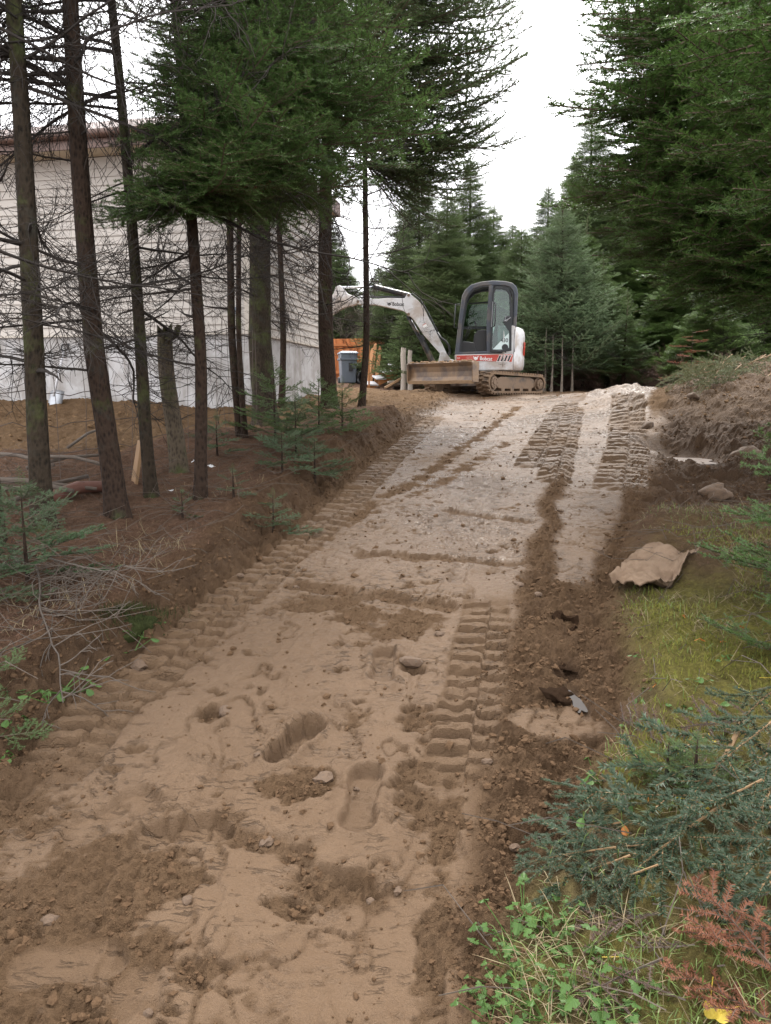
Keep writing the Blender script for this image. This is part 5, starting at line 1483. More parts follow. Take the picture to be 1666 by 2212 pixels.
# blade
prof_b = [(1.44, .235), (1.475, .225), (1.50, .245), (1.455, .34), (1.445, .44), (1.46, .54), (1.505, .615), (1.49, .63), (1.435, .61), (1.41, .5), (1.40, .38)]
m = MB(); m.prism(prof_b, -.86, .86, Lp); bl = m.build('blade', M['blade'], ex, bevel=.004)
for s in (-1, 1):
    m = MB(); m.prism([(1.35, .23), (1.53, .235), (1.545, .60), (1.50, .64), (1.35, .62)], s * .863 - .012, s * .863 + .012, Lp); m.build('end_plate', M['blade'], bl)
m = MB(); m.prism([(1.44, .21), (1.52, .20), (1.525, .262), (1.50, .268)], -.845, .845, Lp); m.build('cutting_edge', M['blade_mud'], bl)
g = random.Random(8)
m = MB()
for k in range(46):
    bb_ = g.uniform(-.84, .84); rr = g.uniform(.012, .035)
    if g.random() < .75: bb_ = abs(bb_) * g.choice((1, 1, -1))
    c = Lp(1.47 + g.uniform(-.03, .03), .628 + rr * .2, bb_)
    m.tube([c - Vector((rr, 0, 0)), c + Vector((0, 0, rr * .4)), c + Vector((rr, 0, 0))], [rr * .4, rr * .8, rr * .4], 6)
o = m.build('mud_lumps', M['blade_mud'], bl); o['kind'] = 'stuff'
for s in (-1, 1):
    m = MB(); m.prism([(.30, .24), (.34, .33), (1.2, .40), (1.41, .50), (1.41, .36), (1.2, .30)], s * .36 - .04, s * .36 + .04, Lp); m.build('blade_arm', M['dark_steel'], ex, bevel=.008)
m = MB(); m.tube([Lp(.45, .36, 0), Lp(1.0, .42, 0)], .045, 12); m.tube([Lp(1.0, .42, 0), Lp(1.4, .47, 0)], .022, 10); m.build('blade_cylinder', M['hyd_black'], ex)

# --- upper body
m = MB(); m.prism([(.68, .845), (-.60, .868), (-.60, .478), (.05, .47), (.50, .49), (.66, .55)], -.72, .755, Up)
m.build('body_panel', M['white_paint'], ex, bevel=.025, segs=3)
m = MB(); m.prism([(.55, .455), (-.62, .455), (-.62, .49), (.55, .49)], -.55, .6, Up); m.build('deck_plate', M['dark_steel'], ex)
# tail: rounded counterweight
prof_t = [(.60, .462), (.80, .475), (.855, .52), (.875, .62), (.878, .80), (.868, .90), (.872, 1.10), (.882, 1.25), (.872, 1.37), (.83, 1.455), (.75, 1.495), (.60, 1.505), (.30, 1.505)]
N = 24; Pv = []
for i in range(N + 1):
    t = R(-64) + R(128) * i / N
    for (rr, zz) in prof_t: Pv.append(Up(-rr * math.cos(t), zz, rr * math.sin(t) * .98))
k = len(prof_t)
m = MB(); m.add(Pv, [(i * k + j, i * k + j + 1, (i + 1) * k + j + 1, (i + 1) * k + j) for i in range(N) for j in range(k - 1)] + [tuple(range(k))[::-1], tuple(range(N * k, N * k + k))])
cw = m.build('counterweight', M['white_paint'], ex, smooth=True)
m = MB(); m.prism([(-.44, .86), (-.62, .86), (-.66, 1.42), (-.62, 1.49), (-.44, 1.49)], -.72, .752, Up); m.build('engine_cover', M['white_paint'], ex, bevel=.02)
# dark seam between side panel and tail
m = MB(); m.prism([(-.603, .50), (-.612, .50), (-.625, 1.40), (-.616, 1.40)], .75, .7575, Up); m.build('panel_seam', M['cab_rim'], ex)
# red lamp panel on the tail corner
Pv = []; 
for i in range(7):
    t = R(-20) + R(38) * i / 6
    for zz, rr in ((.84, .882), (1.0, .888), (1.15, .892)): Pv.append(Up(-rr * math.cos(t), zz, rr * math.sin(t) * .98))
m = MB(); m.add(Pv, [(i * 3 + j, i * 3 + j + 1, (i + 1) * 3 + j + 1, (i + 1) * 3 + j) for i in range(6) for j in range(2)])
m.build('red_tail_panel', M['red_decal'], ex, smooth=True)
# red stripe with lettering and slanted vents
stp = MB(); stp.prism([(.635, .822), (-.585, .845), (-.60, .80), (-.575, .668), (.635, .716)], .756, .7605, Up)
stripe = stp.build('stripe', M['red_decal'], ex)
VZ = .7625
text_mesh('lettering', 'Bobcat', lambda x, y: Up(.125 - x, .716 + y - x * .06, VZ), .122, M['white_ink'], stripe, .02, .80)
text_mesh('lettering', 'ZHS', lambda x, y: Up(.618 - x, .752 + y, VZ), .036, M['white_ink'], stripe, .02, .9)
text_mesh('lettering', 'IR Ingersoll Rand', lambda x, y: Up(-.285 - x, .612 + y, .7575), .027, M['black_ink'], stripe, .01, .85)
CAT = [(-.5, .55), (-.42, .30), (-.20, .22), (0, .26), (.20, .20), (.40, .34), (.52, .62), (.50, .28), (.40, .05), (.34, -.12), (.46, -.28), (.22, -.36), (.08, -.55), (-.08, -.55), (-.22, -.36), (-.44, -.24), (-.34, -.08), (-.40, .08), (-.52, .26)]
def emblem(parent, f, mat, eye):
    m = MB(); m.add([f(a, b_, 0) for a, b_ in CAT], [tuple(range(len(CAT)))]); o = m.build('emblem', mat, parent)
    m = MB()
    for s in (-1, 1): m.add([f(s * .12, .02, 1), f(s * .30, .12, 1), f(s * .26, -.04, 1)], [(0, 1, 2)])
    m.add([f(-.10, -.25, 1), f(.10, -.25, 1), (f(0, -.38, 1))], [(0, 1, 2)])
    m.build('emblem_eyes', eye, o)
emblem(stripe, lambda a, b_, k: Up(.212 - a * .115, .765 + b_ * .095, VZ + k * .0012), M['white_ink'], M['red_decal'])
for k in range(4):
    u0 = -.28 - .073 * k
    m = MB(); m.prism([(u0 + .025, .685), (u0 - .012, .682), (u0 - .062, .815), (u0 - .025, .818)], .757, .764, Up); m.build('vent_slot', M['black_ink'], stripe)
    m = MB(); m.ring([(u0 + .043, .672), (u0 - .016, .668), (u0 - .080, .828), (u0 - .021, .832)], [(u0 + .027, .683), (u0 - .014, .680), (u0 - .064, .817), (u0 - .023, .820)], .757, .763, Up); m.build('vent_rim', M['white_ink'], stripe)
# --- cab
co = [(.675, .84), (.61, 1.55), (.535, 2.17), (.47, 2.30), (.34, 2.415), (.12, 2.475), (-.12, 2.495), (-.40, 2.475), (-.555, 2.43), (-.645, 2.33), (-.675, 2.2), (-.668, 1.8), (-.655, 1.41), (-.60, .88)]
ci = [(.575, .905), (.525, 1.55), (.45, 2.10), (.39, 2.21), (.29, 2.315), (.11, 2.375), (-.12, 2.385), (-.38, 2.375), (-.49, 2.34), (-.555, 2.26), (-.585, 2.17), (-.585, 1.8), (-.575, 1.41), (-.535, .93)]
cab = MB()
cab.ring(co, ci, .665, .745, Up); cab.ring(co, ci, -.22, -.15, Up)
cabo = cab.build('cab_frame', M['cab_grey'], ex, bevel=.018, segs=3)
m = MB(); m.ring([(a * .985, b_ - .004) for a, b_ in ci], [(a * .94, b_ * .985 + .012) for a, b_ in ci], .70, .735, Up); m.build('window_seal', M['cab_rim'], cabo)
m = MB(); top_o = co[2:11]; top_i = [(a * .96, b_ - .05) for a, b_ in co[2:11]][::-1]
m.prism(top_o + top_i, -.15, .665, Up); m.build('roof', M['cab_grey'], cabo)
m = MB(); m.prism([(-.02, .9), (-.005, 1.5), (-.04, 2.3), (-.03, 2.385), (-.14, 2.39), (-.135, 1.5), (-.16, .9)], .672, .742, Up); m.build('door_pillar', M['cab_grey'], cabo, bevel=.012)
m = MB(); m.prism([(-.03, .9), (-.05, 2.38), (-.12, 2.38), (-.13, .9)], -.215, -.155, Up); m.build('far_pillar', M['cab_rim'], cabo)
m = MB(); m.prism([(.43, 2.09), (-.03, 2.11), (-.03, 2.145), (.42, 2.125)], -.20, -.16, Up); m.prism([(.55, 1.50), (-.03, 1.50), (-.03, 1.56), (.545, 1.56)], -.20, -.16, Up); m.build('far_window_rail', M['cab_rim'], cabo)
m = MB(); m.prism([(.52, 1.57), (.44, 2.08), (-.03, 2.09), (-.03, 1.57)], -.186, -.180, Up); m.build('far_glass', M['glass'], cabo)
m = MB(); m.prism([(.665, .9), (.615, 1.0), (.66, 1.0)], -.15, .665, Up); m.prism([(.54, 2.10), (.50, 2.22), (.46, 2.16)], -.15, .665, Up); m.build('windshield_rail', M['cab_grey'], cabo)
m = MB(); m.add([Up(.628, 1.0, -.14), Up(.628, 1.0, .655), Up(.52, 2.13, .655), Up(.52, 2.13, -.14)], [(0, 1, 2, 3)]); m.build('windshield', M['glass'], cabo)
# rear window wall
m = MB(); m.ring([(-.15, .9), (.665, .9), (.665, 2.4), (-.15, 2.4)], [(-.08, 1.45), (.60, 1.45), (.60, 2.25), (-.08, 2.25)], -.64, -.58, lambda v, z, u: Up(u, z, v)); m.build('rear_wall', M['cab_rim'], cabo)
m = MB(); m.add([Up(-.61, 1.44, -.09), Up(-.61, 1.44, .61), Up(-.61, 2.26, .61), Up(-.61, 2.26, -.09)], [(0, 1, 2, 3)]); m.build('rear_glass', M['glass'], cabo)
# door folded back over the rear quarter: black rim and glass
do = [(-.10, .905), (-.105, 1.5), (-.125, 2.22), (-.15, 2.31), (-.20, 2.345), (-.36, 2.335), (-.45, 2.30), (-.515, 2.20), (-.545, 1.95), (-.555, 1.35), (-.565, .92), (-.30, .885)]
di = [(-.145, .955), (-.15, 1.5), (-.165, 2.19), (-.18, 2.265), (-.215, 2.295), (-.35, 2.285), (-.42, 2.255), (-.475, 2.17), (-.50, 1.93), (-.505, 1.36), (-.51, .985), (-.30, .935)]
m = MB(); m.ring(do, di, .748, .782, Up); door = m.build('door', M['cab_rim'], ex, bevel=.006)
m = MB(); m.prism(di, .762, .766, Up); m.build('door_glass', M['door_glass'], door)
m = MB(); m.tube([Up(-.115, 1.46, .765), Up(-.185, 1.485, .80), Up(-.195, 1.6, .82), Up(-.195, 1.88, .82), Up(-.18, 2.0, .80), Up(-.115, 2.01, .765)], .012, 7); m.build('grab_handle', M['cab_rim'], door, smooth=True)
m = MB(); m.tube([Up(-.115, 1.46, .79), Up(-.135, 2.02, .79)], .009, 6); m.build('lock_rod', M['steel'], door)
m = MB(); m.prism([(-.375, 1.60), (-.40, 1.68), (-.46, 1.70), (-.53, 1.68), (-.545, 1.30), (-.50, 1.36), (-.42, 1.47), (-.365, 1.56)], .784, .80, Up); lt = m.build('latch_plate', M['cab_rim'], door, bevel=.004)
m = MB(); m.tube([Up(-.40, 1.59, .806), Up(-.42, 1.68, .806), Up(-.52, 1.665, .806), Up(-.44, 1.58, .806), Up(-.40, 1.59, .806)], .009, 6); m.tube([Up(-.385, 1.58, .806), Up(-.53, 1.66, .806)], .008, 6); m.build('latch', M['steel'], door)
m = MB(); m.add([Up(-.155, .955, .7672), Up(-.50, 1.325, .7672), Up(-.507, 1.0, .7672), (Up(-.45, .955, .7672))], [(0, 1, 2, 3)]); dc = m.build('model_decal', M['bin_lid'], door)
dc.data.materials.clear(); dc.data.materials.append(mat_plain('pale_decal', (0.62, 0.74, 0.74), .4, var=.04))
text_mesh('lettering', '430', lambda x, y: Up(-.325 - x, 1.115 + y, .7690), .125, M['black_ink'], dc, .015, .85)
m = MB(); m.tube([Up(-.42, 1.0, .768), Up(-.42, 1.0, .7705)], .065, 20); m.build('dark_disc', M['cab_rim'], door)  # flat dark disc added low on the door glass
# seat and controls
m = MB(); m.prism([(.22, 1.06), (.22, 1.17), (-.05, 1.19), (-.12, 1.22), (-.20, 1.52), (-.30, 1.53), (-.30, 1.05)], .08, .52, Up); m.build('seat', M['seat'], ex, bevel=.035, segs=3)
m = MB()
for k in range(7): m.prism([(.12, .92 + k * .02), (.14, .93 + k * .02), (.12, .94 + k * .02), (-.25, .94 + k * .02), (-.27, .93 + k * .02), (-.25, .92 + k * .02)], .14, .46, Up)
m.build('seat_suspension', M['black_rubber'], ex)
m = MB(); m.prism([(.30, .9), (.26, 1.30), (.18, 1.40), (.05, 1.42), (-.10, 1.38), (-.10, .9)], .54, .64, Up); cs = m.build('side_console', M['seat'], ex, bevel=.02)
m = MB(); m.tube([Up(.2, 1.38, .59), Up(.23, 1.52, .58), Up(.25, 1.60, .57)], [.012, .010, .022], 8); m.build('joystick', M['black_rubber'], cs, smooth=True)
m = MB(); m.prism([(.60, .90), (.585, 1.10), (.50, 1.16), (.25, 1.12), (.20, .90)], .30, .66, Up); m.build('foot_console', M['seat'], ex, bevel=.02)
m = MB(); m.tube([Up(.52, 1.08, .6), Up(.40, 1.42, .6), Up(.37, 1.50, .6)], [.008, .008, .018], 8); m.tube([Up(.50, 1.08, .4), Up(.36, 1.42, .4), Up(.33, 1.50, .4)], [.008, .008, .018], 8); m.build('travel_lever', M['black_rubber'], ex, smooth=True)
m = MB(); m.tube([Up(.605, 1.44, .76), Up(.70, 1.46, .82), Up(.665, 1.98, .82), Up(.575, 1.98, .76)], .012, 7); m.build('front_grab_rail', M['cab_rim'], cabo, smooth=True)
# --- boom group
BOOM = [(.90, .916), (1.13, 1.397), (1.335, 1.79), (1.46, 2.04), (1.587, 2.19), (1.713, 2.288), (1.75, 2.335), (1.79, 2.345), (1.83, 2.31), (1.88, 2.225), (2.28, 2.24), (2.55, 2.215), (2.94, 2.225), (3.02, 2.17), (2.97, 2.10), (2.55, 2.083), (1.92, 1.933), (1.83, 1.87), (1.80, 1.80), (1.74, 1.79), (1.666, 1.72), (1.445, 1.365), (1.05, .908), (.98, .853)]
m = MB(); m.prism(BOOM, -.085, .085, Up); boom = m.build('boom', M['white_paint'], ex, bevel=.010)
BV = .0875
text_mesh('lettering', 'Bobcat', lambda x, y: Up(2.165 - x, 2.055 + y - x * .05, BV), .125, M['black_ink'], boom, .018, .78)
emblem(boom, lambda a, b_, k: Up(2.235 - a * .11, 2.105 + b_ * .085, BV + k * .0012), M['black_ink'], M['white_paint'])
for (uu_, zz) in ((1.785, 2.295), (1.785, 1.848), (.985, .905), (2.97, 2.165)):
    m = MB(); m.tube([Up(uu_, zz, -.10), Up(uu_, zz, .10)], .032, 14); m.build('pin', M['dark_steel'], boom)
m = MB(); m.prism([(1.85, 2.09), (1.74, 2.13), (1.70, 1.99), (1.80, 1.95)], .086, .094, Up); m.build('gusset_plate', M['white_paint'], boom)
m = MB(); m.prism([(1.46, 1.57), (1.38, 1.62), (1.34, 1.55), (1.42, 1.50)], .086, .088, Up); m.build('warning_sticker', M['white_ink'], boom)
m = MB(); m.prism([(1.465, 1.585), (1.385, 1.635), (1.377, 1.621), (1.457, 1.571)], .0885, .0895, Up); m.build('sticker_bar', M['red_decal'], boom)
m = MB(); m.prism([(1.04, .93), (.98, .96), (.92, .935), (.80, .77), (.70, .74), (.66, .62), (1.10, .64), (1.06, .83)], -.13, .13, Up); m.build('swing_bracket', M['white_paint'], ex, bevel=.012)
m = MB(); m.prism([(.95, .74), (.84, .735), (.80, .70), (.93, .70)], .131, .134, Up); m.build('bracket_opening', M['cab_rim'], ex)
m = MB(); m.tube([Up(1.505, 1.30, .0), Up(1.19, .64, .0)], .062, 14); m.prism([(1.53, 1.33), (1.45, 1.37), (1.40, 1.24), (1.47, 1.2)], -.075, .075, Up); bcy = m.build('boom_cylinder', M['hyd_black'], ex)
m = MB(); m.tube([Up(1.785, 1.846, 0), Up(1.50, 1.29, 0)], .026, 12); m.build('cylinder_rod', M['chrome'], bcy, smooth=True)
m = MB(); m.prism([(1.85, 1.80), (1.81, 1.82), (1.405, 1.08), (1.445, 1.06)], -.07, .07, Up); m.build('rod_guard', M['hyd_black'], bcy)
m = MB(); m.tube([Up(1.79, 2.30, 0), Up(2.62, 2.52, 0)], .055, 14); dcy = m.build('dipper_cylinder', M['hyd_black'], ex, smooth=False)
m = MB(); m.tube([Up(2.6, 2.515, 0), Up(3.42, 2.52, 0)], .026, 12); m.build('cylinder_rod', M['chrome'], dcy, smooth=True)
m = MB(); m.prism([(2.92, 2.20), (3.02, 2.28), (3.22, 2.36), (3.40, 2.57), (3.49, 2.53), (3.55, 2.36), (4.35, 1.60), (4.26, 1.48), (3.30, 2.03), (3.02, 2.10)], -.075, .075, Up); m.build('dipper_arm', M['white_paint'], ex, bevel=.01)
m = MB(); m.prism([(4.22, 1.62), (4.42, 1.52), (4.55, 1.30), (4.50, 1.05), (4.32, .93), (4.08, .98), (4.05, 1.03), (4.30, 1.02), (4.42, 1.12), (4.44, 1.28), (4.34, 1.42), (4.20, 1.50)], -.25, .25, Up); m.build('bucket', M['blade'], ex)
for k, vv in enumerate((-.03, .02, .06)):
    m = MB(); m.tube([Up(2.9, 2.27, vv), Up(2.3, 2.275, vv), Up(1.95, 2.26, vv), Up(1.70, 2.335, vv), Up(1.52, 2.19, vv), Up(1.33, 1.87, vv), Up(1.15, 1.50, vv), Up(1.06, 1.30, vv)], .014, 7)
    m.build('hose', M['black_rubber'], boom, smooth=True)
    m = MB(); m.tube([Up(1.12, 1.42, vv), Up(1.04, 1.29, vv + .03), Up(.92, 1.20, vv + .05), Up(.84, 1.08, vv + .05), Up(.82, .95, vv + .04), Up(.88, .85, vv)], .024 - .004 * k, 8); m.build('hose_loop', M['black_rubber'], ex, smooth=True)
# ------------------------------------------------------------------ loose soil
ICO_V = []; 
_t = (1 + 5 ** .5) / 2
ICO_V = np.array([(-1, _t, 0), (1, _t, 0), (-1, -_t, 0), (1, -_t, 0), (0, -1, _t), (0, 1, _t), (0, -1, -_t), (0, 1, -_t), (_t, 0, -1), (_t, 0, 1), (-_t, 0, -1), (-_t, 0, 1)], float) / math.sqrt(1 + _t * _t)
ICO_F = np.array([(0, 11, 5), (0, 5, 1), (0, 1, 7), (0, 7, 10), (0, 10, 11), (1, 5, 9), (5, 11, 4), (11, 10, 2), (10, 7, 6), (7, 1, 8), (3, 9, 4), (3, 4, 2), (3, 2, 6), (3, 6, 8), (3, 8, 9), (4, 9, 5), (2, 4, 11), (6, 2, 10), (8, 6, 7), (9, 8, 1)])
def rand_rot(n, g):
    q = g.normal(0, 1, (n, 4)); q /= np.linalg.norm(q, axis=1, keepdims=True)
    w, x, y, z = q.T
    return np.stack([1 - 2 * (y * y + z * z), 2 * (x * y - z * w), 2 * (x * z + y * w), 2 * (x * y + z * w), 1 - 2 * (x * x + z * z), 2 * (y * z - x * w), 2 * (x * z - y * w), 2 * (y * z + x * w), 1 - 2 * (x * x + y * y)], 1).reshape(n, 3, 3)
def candidates(n, g, y0=1.15, y1=17.5, spread=0.62):
    y = (y0 + .9) * ((y1 + .9) / (y0 + .9)) ** g.random(n) - .9
    x = g.uniform(-1, 1, n) * (0.35 + spread * y)
    return x, y
g = np.random.default_rng(5)
cx, cy = candidates(200000, g)
ch, cm = terrain(cx, cy, True)
pr = np.clip(0.38 * cm['torn'] * cm['inroad'] * (1 - cm['belt']) + 0.85 * cm['row'] + 0.75 * cm['bank'] * (1 - cm['yard']) + 0.22 * cm['yard'] + 0.55 * cm['chur'] + 0.06 * cm['smooth'] + .03 * cm['belt'], 0, 1) * (1 - cm['right']) * (1 - cm['duff'] * .8)
pr = pr * np.where(cm['foot'] > 0.004, 0.1, 1)
clump = sstep(-0.25, 0.5, fbm(cx * 6, cy * 6, 2, 301))
keep = g.random(len(cx)) < pr * (0.15 + 0.85 * clump)
def clod_mesh(name, sel, mat, smin, smax):
    n = len(sel); gg = np.random.default_rng(len(sel))
    dist = np.hypot(cx[sel], cy[sel])
    s = smin * np.exp(gg.exponential(0.42, n)); s = np.minimum(s, smax) * (0.72 + 0.11 * np.clip(dist, 0, 9))
    V = ICO_V[None] * (1 + gg.normal(0, 0.30, (n, 12, 1)))
    V = np.einsum('nij,nkj->nki', rand_rot(n, gg), V) * s[:, None, None] * np.stack([np.ones(n), np.ones(n), np.full(n, .75)], 1)[:, None, :]
    V = V + np.stack([cx[sel], cy[sel], ch[sel] + s * 0.12], 1)[:, None, :]
    F = ICO_F[None] + (np.arange(n) * 12)[:, None, None]
    o = link(name, mesh_np(name, V.reshape(-1, 3), F.reshape(-1, 3), [mat], smooth=False)); return o
def crumb_mesh(name, sel, mat, smin, smax):
    """thousands of small angular crumbs (noisy octahedra)"""
    n = len(sel); gg = np.random.default_rng(len(sel) + 1)
    dist = np.hypot(cx[sel], cy[sel])
    s = np.minimum(smin * np.exp(gg.exponential(0.40, n)), smax) * (0.72 + 0.11 * np.clip(dist, 0, 9))
    O8 = np.array([(1, 0, 0), (-1, 0, 0), (0, 1, 0), (0, -1, 0), (0, 0, 1), (0, 0, -1)], float)
    F8 = np.array([(0, 2, 4), (2, 1, 4), (1, 3, 4), (3, 0, 4), (2, 0, 5), (1, 2, 5), (3, 1, 5), (0, 3, 5)])
    V = O8[None] * gg.uniform(.6, 1.35, (n, 6, 1))
    V = np.einsum('nij,nkj->nki', rand_rot(n, gg), V) * s[:, None, None] * np.array([1, 1, .75])
    V = V + np.stack([cx[sel], cy[sel], ch[sel] + s * 0.2], 1)[:, None, :]
    F = F8[None] + (np.arange(n) * 6)[:, None, None]
    return link(name, mesh_np(name, V.reshape(-1, 3), F.reshape(-1, 3), [mat], smooth=False))
idx_ = np.where(keep)[0]
sandy = (cm['sand'][idx_] > .45)
dk = idx_[~sandy]; sd2 = idx_[sandy]
tag(crumb_mesh('loose_soil', dk[2600:50000], M['clod'], .0030, .011), 'loose dark brown soil crumbs along the torn edges of the mud road', 'soil', kind='stuff')
tag(clod_mesh('soil_clods', dk[:2600], M['clod'], .0055, .014), 'larger brown soil clods along the road edges', 'soil', kind='stuff')
tag(crumb_mesh('sandy_soil', sd2[:9000], M['clod_sand'], .0045, .02), 'loose pale sandy crumbs over the yard and crest', 'soil', kind='stuff')

def rock_mesh(name, seed, mat, amp=.22, sub=2):
    import bmesh
    bm = bmesh.new(); bmesh.ops.create_icosphere(bm, subdivisions=sub, radius=1.0)
    gg = np.random.default_rng(seed); of = gg.uniform(0, 50, 3)
    for v in bm.verts:
        p = np.array(v.co)
        q = 1 + amp * float(fbm(np.array([p[0] * 1.1 + of[0] + p[2]]), np.array([p[1] * 1.1 + of[1] - p[2] * .7]), 3, seed)[0])
        v.co = v.co * q
    me = bpy.data.meshes.new(name); bm.to_mesh(me); bm.free(); me.materials.append(mat)
    me.polygons.foreach_set('use_smooth', [sub > 2] * len(me.polygons)); return me
RK = [rock_mesh('stone', 600 + i, M['stone'], .35, 2) for i in range(4)]
BIG = [rock_mesh('boulder', 620 + i, M['stone'], .4, 3) for i in range(3)]
STN = [(576, 1812, 20, 'flat oval stone pressed in the mud below the broad boot print'), (403, 1945, 16, 'smooth round stone in the crumbly soil at lower left'), (110, 1985, 22, 'half buried stone at the left end of the lowest boot print'),
       (700, 1678, 26, 'grey angular stone in the crumbled patch between two boot prints'), (888, 1430, 30, 'largest flat stone standing over a dark hole in the mud'), (488, 1535, 22, 'brown stone lying in the hole left of the middle'),
       (1052, 1650, 13, 'round stone topmost of the cluster beside the right track print'), (1000, 1598, 11, 'small stone left of the right track print'), (1112, 1835, 15, 'pale stone in the windrow left of the cut boughs'), (800, 1928, 12, 'dark stone under the blade ripple'),
       (950, 1370, 13, 'dark clod above the right track print'), (640, 1262, 9, 'small stone on the blade step'), (770, 1690, 10, 'small stone above the long boot print'), (520, 1250, 9, 'small stone beside the left track print'),
       (1210, 1105, 11, 'stone at the foot of the second graded strip'), (1290, 1190, 14, 'flat clod standing on the second graded strip'), (1120, 1270, 12, 'round clod on the windrow beside the felt mat'), (1160, 1295, 12, 'round clod left of the felt mat corner'),
       (300, 1435, 22, 'upright clod on the top edge of the left bank'), (860, 1915, 14, 'torn clod at the end of the blade ripple'), (555, 1640, 9, 'small clod left of the deep boot print'), (320, 2190, 16, 'sunken stone at the very bottom left')]
g = random.Random(12)
for i, (a, b_, rpx, lab) in enumerate(STN):
    p = G(a, b_); z = gz(p.x, p.y); r = rpx / FPX * p.length
    o = link('stone', RK[i % 4], None, (p.x, p.y, z + r * .12), (g.uniform(-.3, .3), g.uniform(-.3, .3), g.uniform(0, 6)), (r, r * g.uniform(.65, .9), r * .5))
    tag(o, lab, 'stone', 'stones on the mud road')
for i, (a, b_, rpx, dz, lab) in enumerate([(1472, 838, 17, .1, 'pale boulder at the left foot of the soil mound'), (1620, 866, 30, .3, 'largest boulder on the face of the soil mound'), (1655, 800, 26, .55, 'boulder near the top of the soil mound at the right edge'),
                                       (1500, 852, 12, .1, 'small boulder below the pale one at the mound foot'), (1335, 932, 12, .0, 'round boulder on the road edge windrow'), (1400, 925, 14, .02, 'flat slab tipped over the trench edge'), (1545, 1068, 30, .0, 'dark wet boulder like clod at the trench bottom')]):
    p = Vector(on_ground(a, b_, dz)); r = rpx / FPX * p.length
    o = link('boulder', BIG[i % 3], None, (p.x, p.y, p.z + r * .3), (g.uniform(-.4, .4), g.uniform(-.4, .4), g.uniform(0, 6)), (r, r * .8, r * .6))
    tag(o, lab, 'boulder', 'boulders around the spoil mound')
# wet peat chunk and rotten root stub in the windrow
p = Vector(on_ground(1207, 1508, 0)); o = link('peat_chunk', rock_mesh('peat_chunk', 640, M['peat'], .6, 3), None, p + Vector((0, 0, .03)), (0.2, 0, 1), (.06, .05, .025)); tag(o, 'black wet peat chunk beside the small dark puddle', 'peat')
p = Vector(on_ground(1210, 1425, 0)); o = link('peat_chunk', rock_mesh('peat_chunk', 641, M['peat'], .6, 3), None, p + Vector((0, 0, -.01)), (0.2, 0, 2), (.09, .06, .02)); tag(o, 'dark peaty lump above the small dark puddle', 'peat')
p = Vector(on_ground(1220, 1345, 0)); m = MB()
n = 18; Pv = []
for ring_, (rr, zz) in enumerate([(.07, -.03), (.06, .02), (.052, .04), (.04, .035), (.03, -.03)]):
    for k in range(n):
        w = 2 * PI * k / n; q = rr * (1 + .18 * math.sin(3 * w + ring_) + .1 * math.sin(7 * w)); Pv.append((math.cos(w) * q, math.sin(w) * q, zz + .02 * math.sin(4 * w) * (ring_ in (1, 2, 3))))
m.add(Pv, [(r_ * n + k, r_ * n + (k + 1) % n, (r_ + 1) * n + (k + 1) % n, (r_ + 1) * n + k) for r_ in range(4) for k in range(n)])
o = m.build('root_stub', M['peat'], None, loc=p, rot=(R(38), 0, .3)); tag(o, 'hollow black root stub sticking out of the windrow', 'root')

# ------------------------------------------------------------------ felt mat
def felt():
    A, B_, C, D = [Vector(on_ground(a, b_, .08)) for a, b_ in ((1300, 1292), (1385, 1192), (1545, 1182), (1425, 1298))]
    nx, ny = 46, 30; V = []
    for j in range(ny):
        for i in range(nx):
            s, t = i / (nx - 1), j / (ny - 1)
            e0 = A.lerp(D, s * .85); e1 = B_.lerp(C, s)
            p = e0.lerp(e1, t)
            p = p + Vector((.05 * math.sin(4 * t + 1), .06 * math.sin(6 * s + 1), 0))
            V.append([p.x, p.y, s, t])
    V = np.array(V)
    z = ground_z(V[:, 0], V[:, 1]); s, t = V[:, 2], V[:, 3]
    z = np.maximum(z, np.mean(z) - .06)
    z = z + .035 + .028 * np.sin(5 * s + 3 * t) * np.sin(3.2 * t + .5) + .02 * fbm(s * 4, t * 4, 3, 9) + .02 * sstep(.72, 1.0, s) * (1 - t) - .02 * sstep(.2, 0, s) * t + .045 * sstep(.25, 0, t) * np.exp(-((s - .75) / .3) ** 2) - .03 * sstep(.5, 1, t)
    z = z + .05 * sstep(.16, 0, s) * sstep(.35, 0, t)
    P = np.stack([V[:, 0], V[:, 1], z], 1); I = np.arange(nx * ny).reshape(ny, nx)
    F = np.stack([I[:-1, :-1].ravel(), I[:-1, 1:].ravel(), I[1:, 1:].ravel(), I[1:, :-1].ravel()], 1)
    o = link('felt_mat', mesh_np('felt_mat', P, F, [M['felt']], smooth=True)); so = o.modifiers.new('thickness', 'SOLIDIFY'); so.thickness = .008; so.offset = 1
    return tag(o, 'rumpled tan felt mat lying at the right edge of the road', 'mat')
felt()

